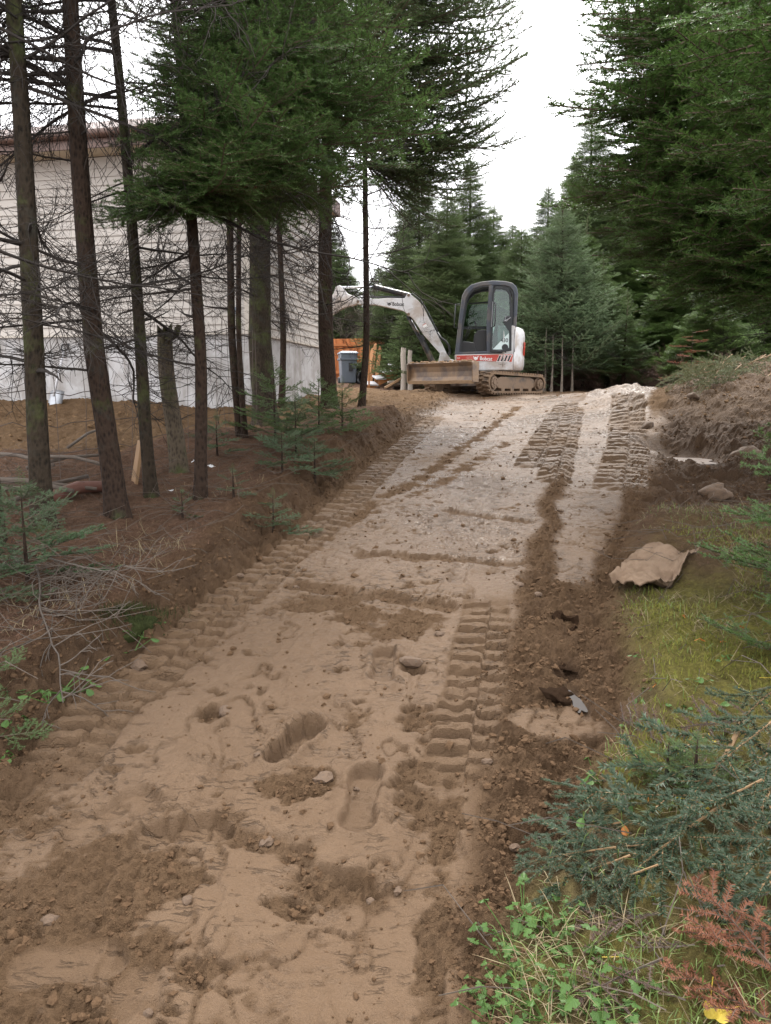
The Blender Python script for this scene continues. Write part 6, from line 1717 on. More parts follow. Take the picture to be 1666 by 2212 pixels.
# ------------------------------------------------------------------ litter, grass, moss
def strips(name, x, y, z, L, Wd, az, el, bend, mat, tint, seg=1):
    """thin blades: two triangles bent upwards or single slivers"""
    n = len(x); d = np.stack([np.cos(az) * np.cos(el), np.sin(az) * np.cos(el), np.sin(el)], 1)
    sdv = np.stack([-np.sin(az), np.cos(az), np.zeros(n)], 1)
    p = np.stack([x, y, z], 1)
    if seg == 1:
        V = np.stack([p - sdv * Wd[:, None] * .5, p + sdv * Wd[:, None] * .5, p + d * L[:, None]], 1); F = np.arange(3 * n).reshape(-1, 3)
        return mesh_np(name, V.reshape(-1, 3), F, [mat], attrs={'tint': np.repeat(tint, 3)})
    el2 = el - bend; d2 = np.stack([np.cos(az) * np.cos(el2), np.sin(az) * np.cos(el2), np.sin(el2)], 1)
    m1 = p + d * (L * .55)[:, None]; tp = m1 + d2 * (L * .45)[:, None]
    V = np.stack([p - sdv * Wd[:, None] * .5, p + sdv * Wd[:, None] * .5, m1 + sdv * Wd[:, None] * .42, m1 - sdv * Wd[:, None] * .42, tp], 1)
    b_ = (np.arange(n) * 5)[:, None]
    return mesh_np(name, V.reshape(-1, 3), [b_ + np.array([[0, 1, 2, 3]]), b_ + np.array([[3, 2, 4]])], [mat], attrs={'tint': np.repeat(tint, 5)})
g = np.random.default_rng(21)
lx, ly = candidates(95000, g, 1.2, 12, .62)
lh, lm = terrain(lx, ly, True)
k = np.where(g.random(len(lx)) < lm['duff'] * 0.95 * (ly < 17))[0][:42000]
tag(link('needle_litter', strips('needle_litter', lx[k], ly[k], lh[k] + .004, g.uniform(.018, .055, len(k)) * (.8 + .08 * ly[k]), g.uniform(.0018, .0032, len(k)) * (.8 + .15 * ly[k]), g.uniform(0, 6.28, len(k)), g.normal(.12, .22, len(k)), 0, M['litter'], g.random(len(k)))),
    'reddish brown needle litter under the left trees', 'litter', kind='stuff')
k = np.where(g.random(len(lx)) < np.maximum(lm['duff'] * .05, lm['right'] * .012) * (ly < 12))[0][:1500]
A = np.stack([lx[k], ly[k], lh[k] + .012], 1); az = g.uniform(0, 6.28, len(k)); L = g.uniform(.03, .16, len(k)) * (1 + .25 * ly[k])
B_ = A + np.stack([np.cos(az) * L, np.sin(az) * L, g.normal(.01, .05, len(k))], 1)
C_ = B_ + np.stack([np.cos(az + .4) * L * .6, np.sin(az + .4) * L * .6, g.normal(0, .05, len(k))], 1)
tv, tf = seg_tubes(np.concatenate([A, B_]), np.concatenate([B_, C_]), np.full(2 * len(k), .0020), np.full(2 * len(k), .0012), 3)
tag(link('twig_litter', mesh_np('twig_litter', tv, tf, [M['grey_twig']])), 'thin fallen twigs strewn over the forest floor', 'twigs', kind='stuff')
# verge
vx = g.uniform(0.15, 4.6, 130000); vy = (1.1 + .5) * ((8.2 + .5) / 1.6) ** g.random(130000) - .5
vh, vm = terrain(vx, vy, True)
on = (vm['right'] > .45) & (blob(vx, vy, 1430, 1245, 105, 62, .3) < .3)
patch = fbm(vx * 1.4, vy * 1.4, 3, 401)
near = np.clip((3.0 - vy) / 1.4, 0, 1)
boughz = (vy > 1.5) & (vy < 2.75) & (vx > .28)
pg = on * np.where(boughz, .25, 1) * np.clip(.07 + .22 * near + .10 * (patch > 0.15), 0, 1)
k = np.where(g.random(len(vx)) < pg)[0][:24000]
n = len(k)
tag(link('grass', strips('grass', vx[k], vy[k], vh[k], g.uniform(.025, .085, n), g.uniform(.0016, .0034, n), g.uniform(0, 6.28, n), g.uniform(.5, 1.4, n), g.uniform(.3, 1.2, n), M['grass'], g.random(n), 2)), 'green grass blades growing over the right verge', 'grass', kind='stuff')
k = np.where(g.random(len(vx)) < on * np.where(boughz, .25, 1) * (.06 + .16 * (patch < -.05) + .12 * ((vy > 3.4) & (vy < 6))))[0][:20000]
n = len(k)
tag(link('dry_grass', strips('dry_grass', vx[k], vy[k], vh[k] + .004, g.uniform(.03, .12, n), g.uniform(.0014, .0026, n), g.uniform(0, 6.28, n), g.uniform(.02, .7, n), g.uniform(-.1, .6, n), M['dry_grass'], g.random(n), 2)), 'straw coloured dry grass matted over the right verge', 'grass', kind='stuff')
k = np.where(g.random(len(vx)) < on * (.85 * (patch > -.30) * (vy > 1.9) * (vy < 4.5)))[0][:60000]
n = len(k)
tag(link('moss', strips('moss', vx[k], vy[k], vh[k] - .002, g.uniform(.012, .034, n), g.uniform(.0035, .0065, n), g.uniform(0, 6.28, n), g.uniform(.5, 1.5, n), 0, M['moss'], g.random(n))), 'yellow green moss cushions on the right verge', 'moss', kind='stuff')
# left verge tufts along the bank
tx, ty = candidates(26000, g, 1.6, 5.5, .62); th_, tm_ = terrain(tx, ty, True)
k = np.where(g.random(len(tx)) < np.clip(tm_['duff'] * .9 * np.exp(-((EX('L', ty) - tx - .55) / .35) ** 2), 0, 1) * (fbm(tx * 2, ty * 2, 2, 411) > -.1) * .42)[0][:2600]
n = len(k)
tag(link('bank_grass', strips('bank_grass', tx[k], ty[k], th_[k], g.uniform(.05, .2, n), g.uniform(.0018, .0034, n), g.uniform(0, 6.28, n), g.uniform(.1, 1.1, n), g.uniform(.2, 1.2, n), M['dry_grass'], g.random(n), 2)), 'sparse dry grass along the top of the left bank', 'grass', kind='stuff')
# leafy weeds
def leaf_pts(s, lob=3):
    out = []
    for k in range(25):
        w = -PI * .85 + 2 * PI * .85 * k / 24
        r = .45 + .55 * abs(math.cos(w * 1.5)) ** .7
        r *= 1 + .12 * math.cos(w * 9)
        out.append((s * (r * math.cos(w) * .6 + .25), s * r * math.sin(w) * .55))
    return [(0, 0)] + out
def weed_mesh(name, seed, nleaf, hgt, size, mat, round_=False):
    gg = random.Random(seed); V, F, T = [], [], []
    sv, sf = [], []
    for i in range(nleaf):
        az = gg.uniform(0, 2 * PI); r0 = gg.uniform(.01, .05); zz = hgt * gg.uniform(.4, 1.1); s = size * gg.uniform(.6, 1.15)
        c = Vector((math.cos(az) * r0 * 1.8, math.sin(az) * r0 * 1.8, zz)); tilt = gg.uniform(-.5, .25)
        Rm = Matrix.Rotation(az, 3, 'Z') @ Matrix.Rotation(-tilt, 3, 'Y') @ Matrix.Rotation(gg.uniform(-.3, .3), 3, 'X')
        pts = leaf_pts(s) if not round_ else [(0, 0)] + [(s * (.5 - .5 * math.cos(2 * PI * k / 14)), s * .38 * math.sin(2 * PI * k / 14)) for k in range(15)]
        b0 = len(V)
        for (a, b_) in pts: V.append(tuple(c + Rm @ Vector((a, b_, .10 * s * math.cos(8 * b_ / s) - .3 * a * a / s))))
        F += [(b0, b0 + k, b0 + k + 1) for k in range(1, len(pts) - 1)]
        T += [gg.random() * .7] * len(pts)
        sv.append(((0, 0, 0), tuple(c)))
    tv, tf = seg_tubes(np.array([a for a, _ in sv]), np.array([b_ for _, b_ in sv]), np.full(len(sv), .0015), np.full(len(sv), .001), 3)
    V = np.concatenate([np.array(V), tv]); T = np.concatenate([np.array(T), np.zeros(len(tv))])
    return mesh_np(name, V, [np.array(F), tf + (len(V) - len(tv))], [mat], attrs={'tint': T})
WD = [weed_mesh('leafy_weed', 700 + i, 6 + i, .035 + .010 * i, .024, M['weed']) for i in range(3)]
RD = [weed_mesh('round_leaf_plant', 720 + i, 5, .025, .028, M['weed'], True) for i in range(2)]
gg = random.Random(14)
spots = [(1130, 1975), (1170, 2015), (1105, 2030), (1150, 2060), (1090, 2085), (1200, 2045), (1060, 2120), (1110, 2125), (1160, 2110), (1220, 2090), (1040, 2165), (1085, 2170), (1140, 2165), (1190, 2150), (1060, 2205), (1120, 2205), (1175, 2200), (1240, 2140), (1330, 2020), (1310, 2085), (1355, 2115), (1390, 2170), (1270, 2190), (1210, 1985), (1075, 2055), (1330, 2180)]
for i, (a, b_) in enumerate(spots):
    p = Vector(on_ground(a, b_, .09)); o = link('leafy_weed', WD[i % 3], None, p + Vector((0, 0, .015)), (gg.uniform(-.2, .1), gg.uniform(-.2, .2), gg.uniform(0, 6)), gg.uniform(.55, 1.15))
    tag(o, 'small bright green lobed weed in the grass at the bottom right', 'weed', 'lobed weeds at the bottom right')
for i, (a, b_) in enumerate([(1280, 1655), (1300, 1690), (1265, 1770), (1330, 1740), (1390, 1500), (1480, 1540), (1560, 1600), (1450, 1640), (1400, 1420), (1520, 1470), (1610, 1520), (1340, 1590), (1430, 1560), (1550, 1420)]):
    p = Vector(on_ground(a, b_, .09)); o = link('round_leaf_plant', RD[i % 2], None, p + Vector((0, 0, .012)), (gg.uniform(-.2, .2), gg.uniform(-.2, .2), gg.uniform(0, 6)), gg.uniform(.7, 1.2))
    tag(o, 'low round leaved plant in the moss of the right verge', 'weed', 'round leaved plants in the moss')
for i, (a, b_) in enumerate([(290, 1372), (325, 1358), (120, 1500), (105, 1520), (165, 1462), (35, 1640), (130, 1462), (310, 1400), (20, 1560)]):
    p = Vector(on_ground(a, b_, .15)); o = link('round_leaf_plant', RD[i % 2], None, p + Vector((0, 0, .02)), (gg.uniform(-.2, .2), gg.uniform(-.2, .2), gg.uniform(0, 6)), gg.uniform(1.0, 1.6))
    tag(o, 'light green seedling on the left bank top', 'seedling', 'seedlings on the left bank')
# fallen leaves
LF = [weed_mesh('fallen_leaf', 740 + i, 1, .004, .035, M['leaf_orange' if i == 0 else 'leaf_yellow'], True) for i in range(2)]
for i, (a, b_, c_) in enumerate([(1480, 1340, 0), (1500, 1390, 0), (1410, 1490, 0), (1570, 1390, 0), (1640, 1470, 1), (1620, 1500, 1), (1660, 1640, 1), (1430, 1700, 0), (1400, 1740, 0), (1460, 1730, 1), (1610, 2180, 1), (1540, 2120, 1), (1300, 2075, 1), (1350, 1790, 0), (1530, 1590, 1), (1590, 1360, 0)]):
    p = Vector(on_ground(a, b_, .09)); o = link('fallen_leaf', LF[c_], None, p + Vector((0, 0, .03)), (gg.uniform(-.4, .4), gg.uniform(-.4, .4), gg.uniform(0, 6)), gg.uniform(.6, 1.1))
    tag(o, 'orange fallen leaf on the mossy right verge' if c_ == 0 else 'yellow fallen leaf on the right verge', 'leaf', 'orange fallen leaves' if c_ == 0 else 'yellow fallen leaves')

# ------------------------------------------------------------------ cut and dead boughs
CUT = [make_branch('cut_spruce_bough', 800 + i, 0.42, 'spruce', 1500, 0.0150, 0.0023, side=0.66, space=0.085, droop=0.03, uptip=-0.05, needle=M['cut_needle'], twig=M['twig_tan'], sub_space=0.055, raxis=0.0045, bare=.06, twr=.0019) for i in range(3)]
RUST = [make_branch('rust_bough', 820 + i, 0.36, 'fir', 900, 0.017, 0.0024, side=0.55, space=0.055, droop=0.1, uptip=0, needle=M['rust_needle'], twig=M['twig'], sub_space=0.05, raxis=0.005) for i in range(2)]
GREY = [make_branch('grey_bough', 840 + i, 0.32, 'fir', 620, 0.014, 0.0020, side=0.5, space=0.055, droop=0.06, uptip=0, needle=M['grey_needle'], twig=M['grey_twig'], sub_space=0.06, raxis=0.004) for i in range(2)]
def lay(name, me, L, a, b_, z0, z1, label, cat, group, roll=0.0, dz=.09, flat=1.0):
    p0 = Vector(on_ground(a[0], a[1], dz)) + Vector((0, 0, z0)); p1 = Vector(on_ground(b_[0], b_[1], dz)) + Vector((0, 0, z1))
    v = p1 - p0
    q = Matrix.Rotation(math.atan2(v.y, v.x), 4, 'Z') @ Matrix.Rotation(-math.asin(v.z / v.length), 4, 'Y') @ Matrix.Rotation(roll, 4, 'X')
    k = v.length / L; o = link(name, me, None, p0, q.to_euler(), (k, k, k * flat)); return tag(o, label, cat, group)
for i, (a, b_, z0, z1, lab) in enumerate([((1490, 1820), (1112, 1905), .10, .05, 'cut spruce bough reaching furthest left onto the bare soil'), ((1440, 1760), (1165, 1790), .09, .07, 'cut spruce bough lying above the leftmost one'), ((1560, 1800), (1270, 1960), .16, .05, 'cut spruce bough sweeping down beside the weeds'),
     ((1600, 1640), (1400, 1960), .22, .07, 'cut spruce bough hanging down the middle of the heap'), ((1700, 1640), (1480, 1780), .28, .16, 'cut spruce bough at the top of the foreground heap'), ((1720, 1700), (1560, 1960), .26, .10, 'cut spruce bough in the right part of the foreground heap'),
     ((1740, 1830), (1600, 2060), .22, .08, 'cut spruce bough above the rust coloured one'), ((1760, 1960), (1590, 2100), .16, .08, 'lowest cut spruce bough at the right edge'), ((1700, 1560), (1560, 1660), .26, .20, 'cut spruce bough pointing left at the upper right of the heap'), ((1640, 1760), (1390, 1840), .18, .10, 'cut spruce bough crossing the heap sideways'),
     ((1400, 1840), (1190, 1850), .06, .05, 'short cut spruce bough under the leftmost ones'), ((1330, 1850), (1092, 1880), .07, .05, 'cut spruce bough whose tip lies furthest out on the loose soil'), ((1360, 1880), (1120, 1935), .08, .04, 'lowest left cut spruce bough above the weeds'), ((1340, 1800), (1110, 1830), .08, .06, 'cut spruce bough just above the furthest left tip'), ((1420, 1900), (1200, 1965), .09, .05, 'cut spruce bough bordering the weeds'), ((1330, 1760), (1200, 1700), .08, .08, 'cut spruce bough pointing up towards the moss')]):
    lay('cut_bough', CUT[i % 3], .42, a, b_, z0 * .65, z1 * .7, lab, 'bough', 'cut spruce boughs in the foreground', roll=(-.1, .1, .15, -.1, .1, .15, -.1, .1, 0, .1, -.1, .05, -.05, .1, 0, .1)[i], flat=.6)
for i, (a, b_, z0, z1, lab) in enumerate([((1700, 2170), (1480, 1960), .06, .12, 'rust brown dead bough rising towards the cut spruce'), ((1720, 2260), (1430, 2090), .04, .06, 'rust brown dead bough lying lowest'), ((1640, 2080), (1440, 2030), .08, .06, 'short rust brown bough at the upper left of the dead ones'), ((1740, 2130), (1560, 2030), .10, .12, 'rust brown bough closest to the right edge'), ((1600, 2230), (1480, 2150), .05, .05, 'rust brown bough at the bottom edge')]):
    lay('dead_bough', RUST[i % 2], .36, a, b_, z0, z1, lab, 'bough', 'rust brown dead boughs', roll=.2 * i)
for i, (a, b_, lab) in enumerate([((1430, 2090), (1230, 2170), 'grey brown dead bough pointing down left among the weeds'), ((1420, 1990), (1210, 2010), 'grey brown dead bough just under the cut spruce tips'), ((1480, 2180), (1330, 2110), 'grey brown dead bough beside the rust boughs'), ((1390, 2240), (1280, 2120), 'grey brown dead bough at the bottom edge'), ((1500, 2060), (1350, 2060), 'grey brown dead bough in the middle of the dry patch'), ((1340, 2010), (1250, 2080), 'short grey brown dead bough among the weeds'), ((1480, 1640), (1340, 1560), 'grey dead bough lying over the moss'), ((1640, 1560), (1460, 1590), 'thin grey dead bough right of the moss')]):
    lay('dry_bough', GREY[i % 2], .32, a, b_, .04, .04, lab, 'bough', 'grey brown dead boughs', roll=.3 * i)
# heap of cut boughs on the spoil mound
M['heap_needle'] = mat_needle('heap_needle', (0.085, 0.115, 0.060), (0.22, 0.25, 0.135))
HP = [make_branch('heap_bough', 860 + i, 1.1, 'spruce', 420, 0.02, 0.0050, side=0.45, space=0.10, droop=0.12, uptip=-.1, needle=M['heap_needle'], twig=M['twig_tan'], sub_space=0.07, raxis=.008) for i in range(2)]
gg = random.Random(4)
for i in range(34):
    t = gg.random(); px0 = 1520 + 170 * t; py0 = 800 - 62 * t + gg.uniform(-22, 22)
    d = 11.2 + gg.uniform(-.5, 1.6); p = W(px0, py0, d); p.z = gz(p.x, p.y) + gg.uniform(.05, .30)
    o = place_branch(None, HP[i % 2], p, R(205) + gg.uniform(-.6, .6), gg.uniform(-.55, -.12), gg.uniform(-1, 1), gg.uniform(.7, 1.15), 'heap_bough')
    tag(o, 'pale green cut bough in the heap on the soil mound', 'bough', 'cut boughs heaped on the soil mound')

# ------------------------------------------------------------------ saplings and undergrowth
def sapling(a, b_, h, rad, kind, n, label, seed, dz=.18, name='fir_sapling', group='fir saplings', pt=(.5, .05), tipscale=1.0):
    base = on_ground(a, b_, dz); gg = random.Random(seed)
    e = empty(name, base, 0, label, 'sapling', group)
    tm, cen_ = make_trunk('trunk', h, .008 + .008 * h, M['bark'], seed, .3, (0, 0), flare=.1, rings=8, n=7); link('trunk', tm, e)
    k_ = min(1.0, h * .38)
    cr = link('crown', TOP['fir' if kind != 'blue' else 'blue'], e, (0, 0, h - .3 * k_), None, k_)
    for i in range(n):
        f = (i + .5) / n; z = .10 * h + .88 * h * f; r_ = (rad * (1 - f) ** .7 + .06 * min(1, h * 1.5)) * gg.uniform(.75, 1.2)
        place_branch(cr, BR[kind, gg.randrange(3)], (0, 0, (z - h + .3 * k_) / k_), i * 2.4 + gg.uniform(-.4, .4), pt[0] * f + pt[1] * (1 - f) + gg.uniform(-.15, .15), gg.uniform(-.3, .3), r_ / .5 / k_)
    return e
M['bush_needle'] = mat_needle('bluish_fir_needle', (0.036, 0.078, 0.034), (0.105, 0.175, 0.080))
for i in range(3):
    BR['bush', i] = make_branch('bush_bough', 900 + i, 0.5, 'fir', 620, 0.019, 0.0028, side=0.55, space=0.065, droop=0.02, uptip=0.03, needle=M['bush_needle'], twig=M['twig'], sub_space=0.055, raxis=0.004)
    BR['sap', i] = make_branch('sapling_bough', 910 + i, 0.5, 'fir', 620, 0.019, 0.0028, side=0.55, space=0.065, droop=0.05, uptip=0.06, needle=M['fir_needle'], twig=M['twig'], sub_space=0.055, raxis=0.004)
sapling(60, 1250, .5, .48, 'bush', 22, 'bluish green fir sapling spreading at the left edge under the thick spruces', 71)
sapling(-40, 1300, .4, .4, 'bush', 12, 'fir sapling half cut off by the left edge', 72)
sapling(-12, 1490, .2, .17, 'sap', 10, 'tiny fir seedling at the left edge above the road', 73)
sapling(-15, 1600, .2, .16, 'sap', 9, 'lowest tiny fir seedling at the left edge', 74)
sapling(595, 960, .7, .48, 'sap', 22, 'bushy fir sapling at the foot of the thickest trunk', 75)
sapling(640, 985, .55, .45, 'bush', 20, 'fir sapling in the middle of the bank thicket', 76)
sapling(690, 960, .55, .42, 'sap', 20, 'fir sapling right in the bank thicket', 77)
sapling(740, 935, .5, .36, 'sap', 16, 'fir sapling at the right end of the bank thicket', 78)
sapling(610, 1020, .35, .36, 'bush', 16, 'low fir sapling at the lower left of the bank thicket', 79)
sapling(680, 1010, .35, .36, 'bush', 16, 'low fir sapling hanging over the road bank', 80)
sapling(470, 990, .35, .28, 'bush', 12, 'small fir seedling left of the bank thicket', 81)
sapling(505, 1080, .22, .2, 'bush', 8, 'tiny fir seedling in the needle litter right of the slim fir', 82)
sapling(395, 1120, .2, .16, 'bush', 7, 'tiny fir seedling in front of the slim fir', 83)
sapling(590, 1095, .3, .3, 'bush', 10, 'tiny fir seedling just above the road bank', 84)
sapling(1800, 1330, 1.1, .72, 'sap', 30, 'green fir sapling reaching in from the right edge over the felt mat', 85, .1, pt=(.4, .1))
sapling(1780, 1470, .5, .42, 'sap', 16, 'lower green fir sapling at the right edge below the mat', 86, .1)
sapling(1500, 1700, .16, .17, 'sap', 14, 'low fir seedling in the moss above the cut boughs', 87, .1)
sapling(1440, 1690, .14, .14, 'sap', 10, 'small fir seedling left of the low one in the moss', 88, .1)
sapling(1760, 960, .8, .6, 'sap', 22, 'dark fir sapling jutting from the right edge over the trench', 89, .1)
sapling(1390, 818, .6, .5, 'sap', 18, 'low fir bush right of the bright sapling', 90, .1)
sapling(1440, 812, .7, .7, 'bush', 20, 'low spreading fir bush left of the soil mound', 91, .1)
sapling(1275, 822, .7, .5, 'sap', 18, 'low fir bush left of the bright sapling', 92, .1)

# brush: upright bare twigs
BRUSH = [make_dead('brush', 330 + i, 1.1, .006, 26, M['grey_twig'], 1.2, -.1) for i in range(3)]
M['brown_twig'] = mat_plain('brown_brush', (0.115, 0.070, 0.050), .95, var=.4, scale=25)
BRUSH2 = [make_dead('brush', 340 + i, 1.0, .005, 30, M['brown_twig'], 1.3, .1) for i in range(3)]
def brush(px, d, n, h, label, seed, mats, cat='brush', group='bare brush at the forest edge', name='bare_brush', spread=.5):
    p = W(px, 842, d); base = (p.x, p.y, gz(p.x, p.y)); e = empty(name, base, 0, label, cat, group); gg = random.Random(seed)
    for i in range(n):
        place_branch(e, mats[gg.randrange(3)], (gg.uniform(-spread, spread), gg.uniform(-spread, spread), -.03), gg.uniform(0, 6.28), gg.uniform(.7, 1.45), gg.uniform(-3, 3), h * gg.uniform(.6, 1.15), 'stem')
for i, (px, d, n, h, mt, lab) in enumerate([(745, 28, 12, 2.6, 0, 'grey bare bush rising above the cedar fence'), (800, 28.5, 12, 2.8, 0, 'grey bare bush above the fence beside the slender spruce'), (845, 25, 14, 1.3, 1, 'reddish brown bush right of the fence post'), (850, 28, 10, 2.4, 0, 'grey bare bush behind the reddish one'),
     (1165, 18.8, 14, 1.0, 1, 'brown brush right behind the excavator tail'), (1215, 18.6, 14, .9, 1, 'brown brush under the blue green spruce'), (1250, 18.8, 10, .8, 1, 'brown brush left of the low fir bush'), (1320, 18.0, 12, .7, 1, 'brown brush around the bright sapling'), (1400, 17.6, 14, .9, 1, 'brown brush right of the bright sapling'),
     (1450, 17.0, 14, 1.0, 1, 'brown brush left of the bough heap'), (1100, 20.5, 10, 1.1, 1, 'brown brush seen under the excavator'), (900, 21.5, 10, 1.2, 1, 'brown brush behind the log posts'), (950, 22, 10, 1.2, 1, 'brown brush behind the boom foot'), (1560, 15.5, 12, .9, 1, 'brown brush behind the bough heap')]):
    brush(px, d, n, h, lab, 900 + i, BRUSH if mt == 0 else BRUSH2)
# rusty dead sapling by the soil mound
p = W(1492, 800, 15.2); base = Vector((p.x, p.y, gz(p.x, p.y)))
e = empty('dead_sapling', base, 0, 'rust pink dead fir sapling left of the bough heap', 'sapling')
tm, cen_ = make_trunk('trunk', 1.3, .02, M['bark'], 4, .3, rings=8, n=7); link('trunk', tm, e)
gg = random.Random(9)
for i in range(14): place_branch(e, RUST[i % 2], (0, 0, .35 + .07 * i), i * 2.4, gg.uniform(-.1, .4), 0, gg.uniform(1.0, 1.6) * (1.25 - .05 * i))
# thin pale poles at the forest edge
for i, (px, d, h) in enumerate([(1177, 17.6, 1.5), (1192, 17.3, 1.35), (1213, 17.2, 1.3), (1236, 17.5, 1.3), (1160, 18.2, 1.3)]):
    p = W(px, 840, d); base = (p.x, p.y, gz(p.x, p.y) - .03)
    e = empty('young_tree', base, 0, ['thin pale trunk second from the excavator tail', 'palest thin trunk under the blue green spruce', 'thin trunk with a broken bark top under the blue green spruce', 'rightmost thin trunk under the blue green spruce', 'thin trunk closest to the excavator tail'][i], 'tree', 'thin pale trunks at the forest edge')
    tm, cen_ = make_trunk('trunk', h, .032, M['bark_grey'], 30 + i, .4, (gg.uniform(-.02, .02), 0), flare=.2, rings=14, n=8); tk = link('trunk', tm, e)
    for j in range(7): place_branch(tk, DEAD[j % 5], (0, 0, gg.uniform(.3, h)), gg.uniform(0, 6.28), gg.uniform(-.2, .5), 0, gg.uniform(.25, .5), 'dead_branch')

# broken snag between the slim trees
base = on_ground(388, 1020); ln = trunk_lean(base, 352, 700)
e = empty('dead_snag', base, 0, 'broken rotten snag with jagged top between two slim trees', 'snag')
hh = (W(352, 700, base[1] / (CP - (700 - 1106) / FPX * SP)).z - base[2])
tm, cen_ = make_trunk('trunk', hh, .5 * 37 / FPX * base[1], M['rot'], 91, 1.2, ln, .25, .85, 26, 14, True); tk = link('trunk', tm, e)
c = cen_(hh * .96); m = MB(); m.tube([(c[0] + .03, c[1] - .03, hh * .9), (c[0] + .10, c[1] - .05, hh * .93), (c[0] + .13, c[1] - .05, hh * .99)], [.03, .028, .02], 8); m.build('splinter', M['rot'], tk)
for j in range(4): place_branch(tk, STUB[j % 3], (*cen_(hh * (.35 + .14 * j)), hh * (.35 + .14 * j)), gg.uniform(0, 6.28), .3, 0, .6, 'branch_stub')
# upright plank stake, red log, sticks, paper
def bar(name, p0, p1, w, t, mat, label, cat, group=None):
    dd = p1 - p0; mm = MB(); L = dd.length
    mm.prism([(-w, -t), (w, -t), (w * .95, t), (-w * .9, t)], 0, L, lambda p, q_, s: Vector((p * (1 if s == 0 else .8), q_, s)))
    return tag(mm.build(name, mat, None, loc=p0, rot=dd.to_track_quat('Z', 'Y').to_euler(), bevel=.004), label, cat, group)
p0 = Vector(on_ground(287, 1040)); p1 = p0 + (W(304, 945, p0.y * 1.0) - W(287, 1040, p0.y * 1.0))
bar('wooden_plank', p0 - Vector((0, 0, .05)), p1, .045, .012, M['pale_wood'], 'pale upright plank leaning beside the slim mossy spruce', 'plank')
def log(name, a, b_, r, mat, label, cat, lift=.05, group=None, dz=.18):
    p0 = Vector(on_ground(a[0], a[1], dz)); p1 = Vector(on_ground(b_[0], b_[1], dz)); p0.z += lift; p1.z += lift
    mm = MB(); mid = p0.lerp(p1, .5) + Vector((0, 0, .03)); O_ = p0.copy(); O_.z -= lift
    mm.tube([p0 - O_, p0.lerp(mid, .5) - O_, mid - O_, p1.lerp(mid, .5) - O_, p1 - O_], [r, r * 1.05, r, r * .92, r * .85], 10)
    return tag(mm.build(name, mat, None, smooth=True, loc=O_), label, cat, group)
log('fallen_log', (112, 1088), (228, 1064), .045, M['red_log'], 'reddish bare log on the ground behind the thick spruces', 'log')
for i, (a, b_, r) in enumerate([((10, 1100), (190, 1040), .016), ((30, 1075), (210, 1075), .014), ((-40, 1060), (160, 1090), .018), ((60, 1040), (230, 1010), .013), ((-60, 1110), (110, 1105), .016), ((90, 1020), (240, 1050), .013), ((150, 1010), (230, 960), .012), ((-30, 1030), (120, 1060), .014)]):
    log('brush_stick', a, b_, r, M['grey_twig'], 'thin bare stick in the brush pile behind the left spruces', 'stick', .06 + .02 * i, 'sticks in the brush pile')
for i, (a, b_, lab) in enumerate([(424, 1002, 'white paper scrap left of the slim fir base'), (455, 1008, 'white paper scrap right of the slim fir trunk'), (372, 1058, 'white paper scrap beside the slim mossy spruce base')]):
    o = crumple('paper_scrap', Vector(on_ground(a, b_)), .05, .04, .04, M['paper'], 40 + i, .5, 7); tag(o, lab, 'litter', 'white paper scraps')
# grey dead limbs spreading below the left sapling
for i, (a, b_, z1) in enumerate([((95, 1230), (210, 1395), .03), ((80, 1250), (160, 1470), .02)]):
    p0 = Vector(on_ground(a[0], a[1])) + Vector((0, 0, .10)); p1 = Vector(on_ground(b_[0], b_[1])) + Vector((0, 0, z1)); v = p1 - p0
    o = place_branch(None, BRUSH[i % 3], p0, math.atan2(v.y, v.x), math.asin(v.z / v.length), .5 * i, v.length / 1.0, 'dead_limb')
    tag(o, ['grey dead limb running down towards the road from the left sapling', 'longest grey dead limb left of the moss hump', 'grey dead limb ending at the moss hump', 'upper grey dead limb above the moss hump'][i], 'branch', 'grey dead limbs below the left sapling')
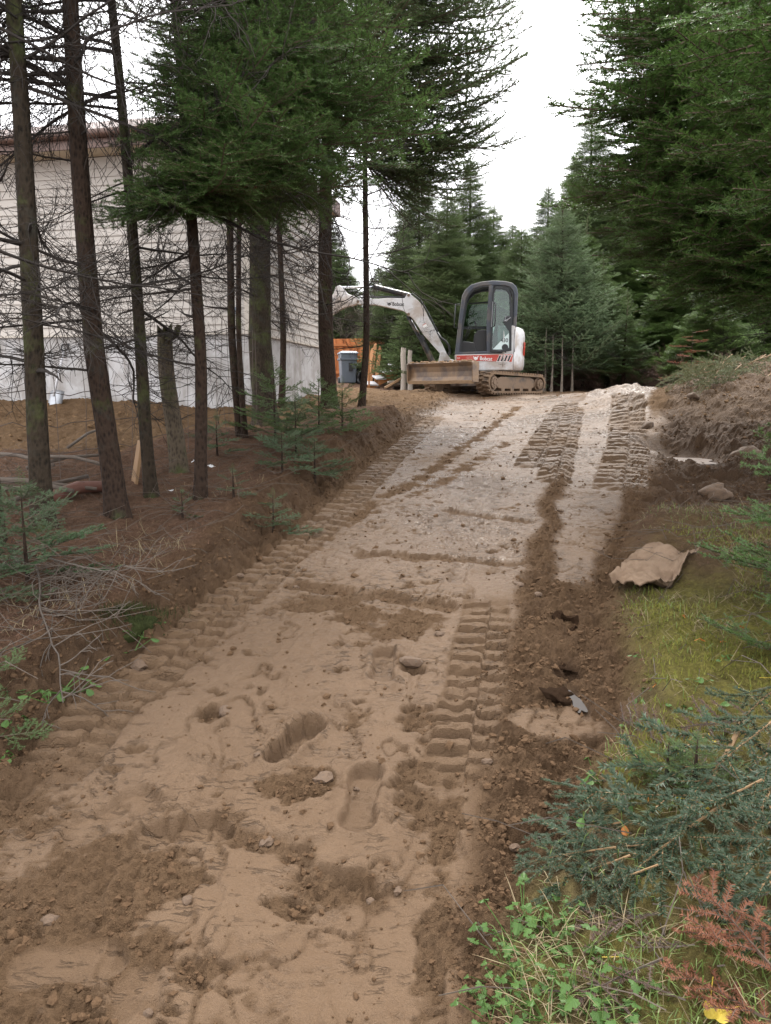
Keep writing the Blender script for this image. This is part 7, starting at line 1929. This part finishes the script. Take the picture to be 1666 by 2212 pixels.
# mossy hump
p = Vector(on_ground(268, 1330)); 
hm = crumple('moss_hump', p - Vector((0, 0, .05)), .17, .11, .085, M['dark_moss'], 8, .3, 14); tag(hm, 'dark green moss hump on the needle litter above the road bank', 'moss')
tx2 = p.x + np.random.default_rng(3).normal(0, .11, 900); ty2 = p.y + np.random.default_rng(4).normal(0, .08, 900)
g3 = np.random.default_rng(6); zz = p.z + .07 * np.exp(-((tx2 - p.x) / .2) ** 2 - ((ty2 - p.y) / .14) ** 2)
link('moss_blades', strips('moss_blades', tx2 - p.x, ty2 - p.y, zz - p.z + .03, g3.uniform(.02, .06, 900), g3.uniform(.002, .004, 900), g3.uniform(0, 6.28, 900), g3.uniform(.3, 1.4, 900), 0, M['dark_moss'], g3.random(900)), hm)['kind'] = 'stuff'

# ------------------------------------------------------------------ wire fence through the left trees
fp = [Vector(on_ground(a, b_)) for a, b_ in ((-260, 1075), (40, 1075), (220, 1050), (350, 1015), (470, 970), (560, 925))]
wf = empty('wire_fence', fp[1], 0, 'old rusty page wire fence strung between the left trees', 'fence'); O_ = fp[1]
g4 = random.Random(2)
for k, hz_ in enumerate((.12, .30, .50, .72, .95, 1.18)):
    pts = []
    for a, b_ in zip(fp[:-1], fp[1:]):
        for s in range(6):
            q = a.lerp(b_, s / 6); pts.append(q - O_ + Vector((0, 0, hz_ + g4.uniform(-.02, .02) - .03 * math.sin(PI * s / 6))))
    m = MB(); m.tube(pts, .0028 if k < 5 else .0034, 4, False); m.build('wire', M['wire'], wf)
for a, b_ in zip(fp[:-1], fp[1:]):
    nst = max(3, int((b_ - a).length / .24))
    for s in range(nst):
        q = a.lerp(b_, (s + .5) / nst) - O_
        m = MB(); m.tube([q + Vector((g4.uniform(-.02, .02), 0, .08)), q + Vector((g4.uniform(-.03, .03), 0, .6)), q + Vector((g4.uniform(-.02, .02), 0, 1.17))], .0022, 4, False); m.build('stay', M['wire'], wf)
print('objects', len(bpy.data.objects), 'tris', sum(sum(len(p.vertices) - 2 for p in me.polygons) if len(me.polygons) < 2000 else len(me.loops) - 2 * len(me.polygons) for me in bpy.data.meshes))
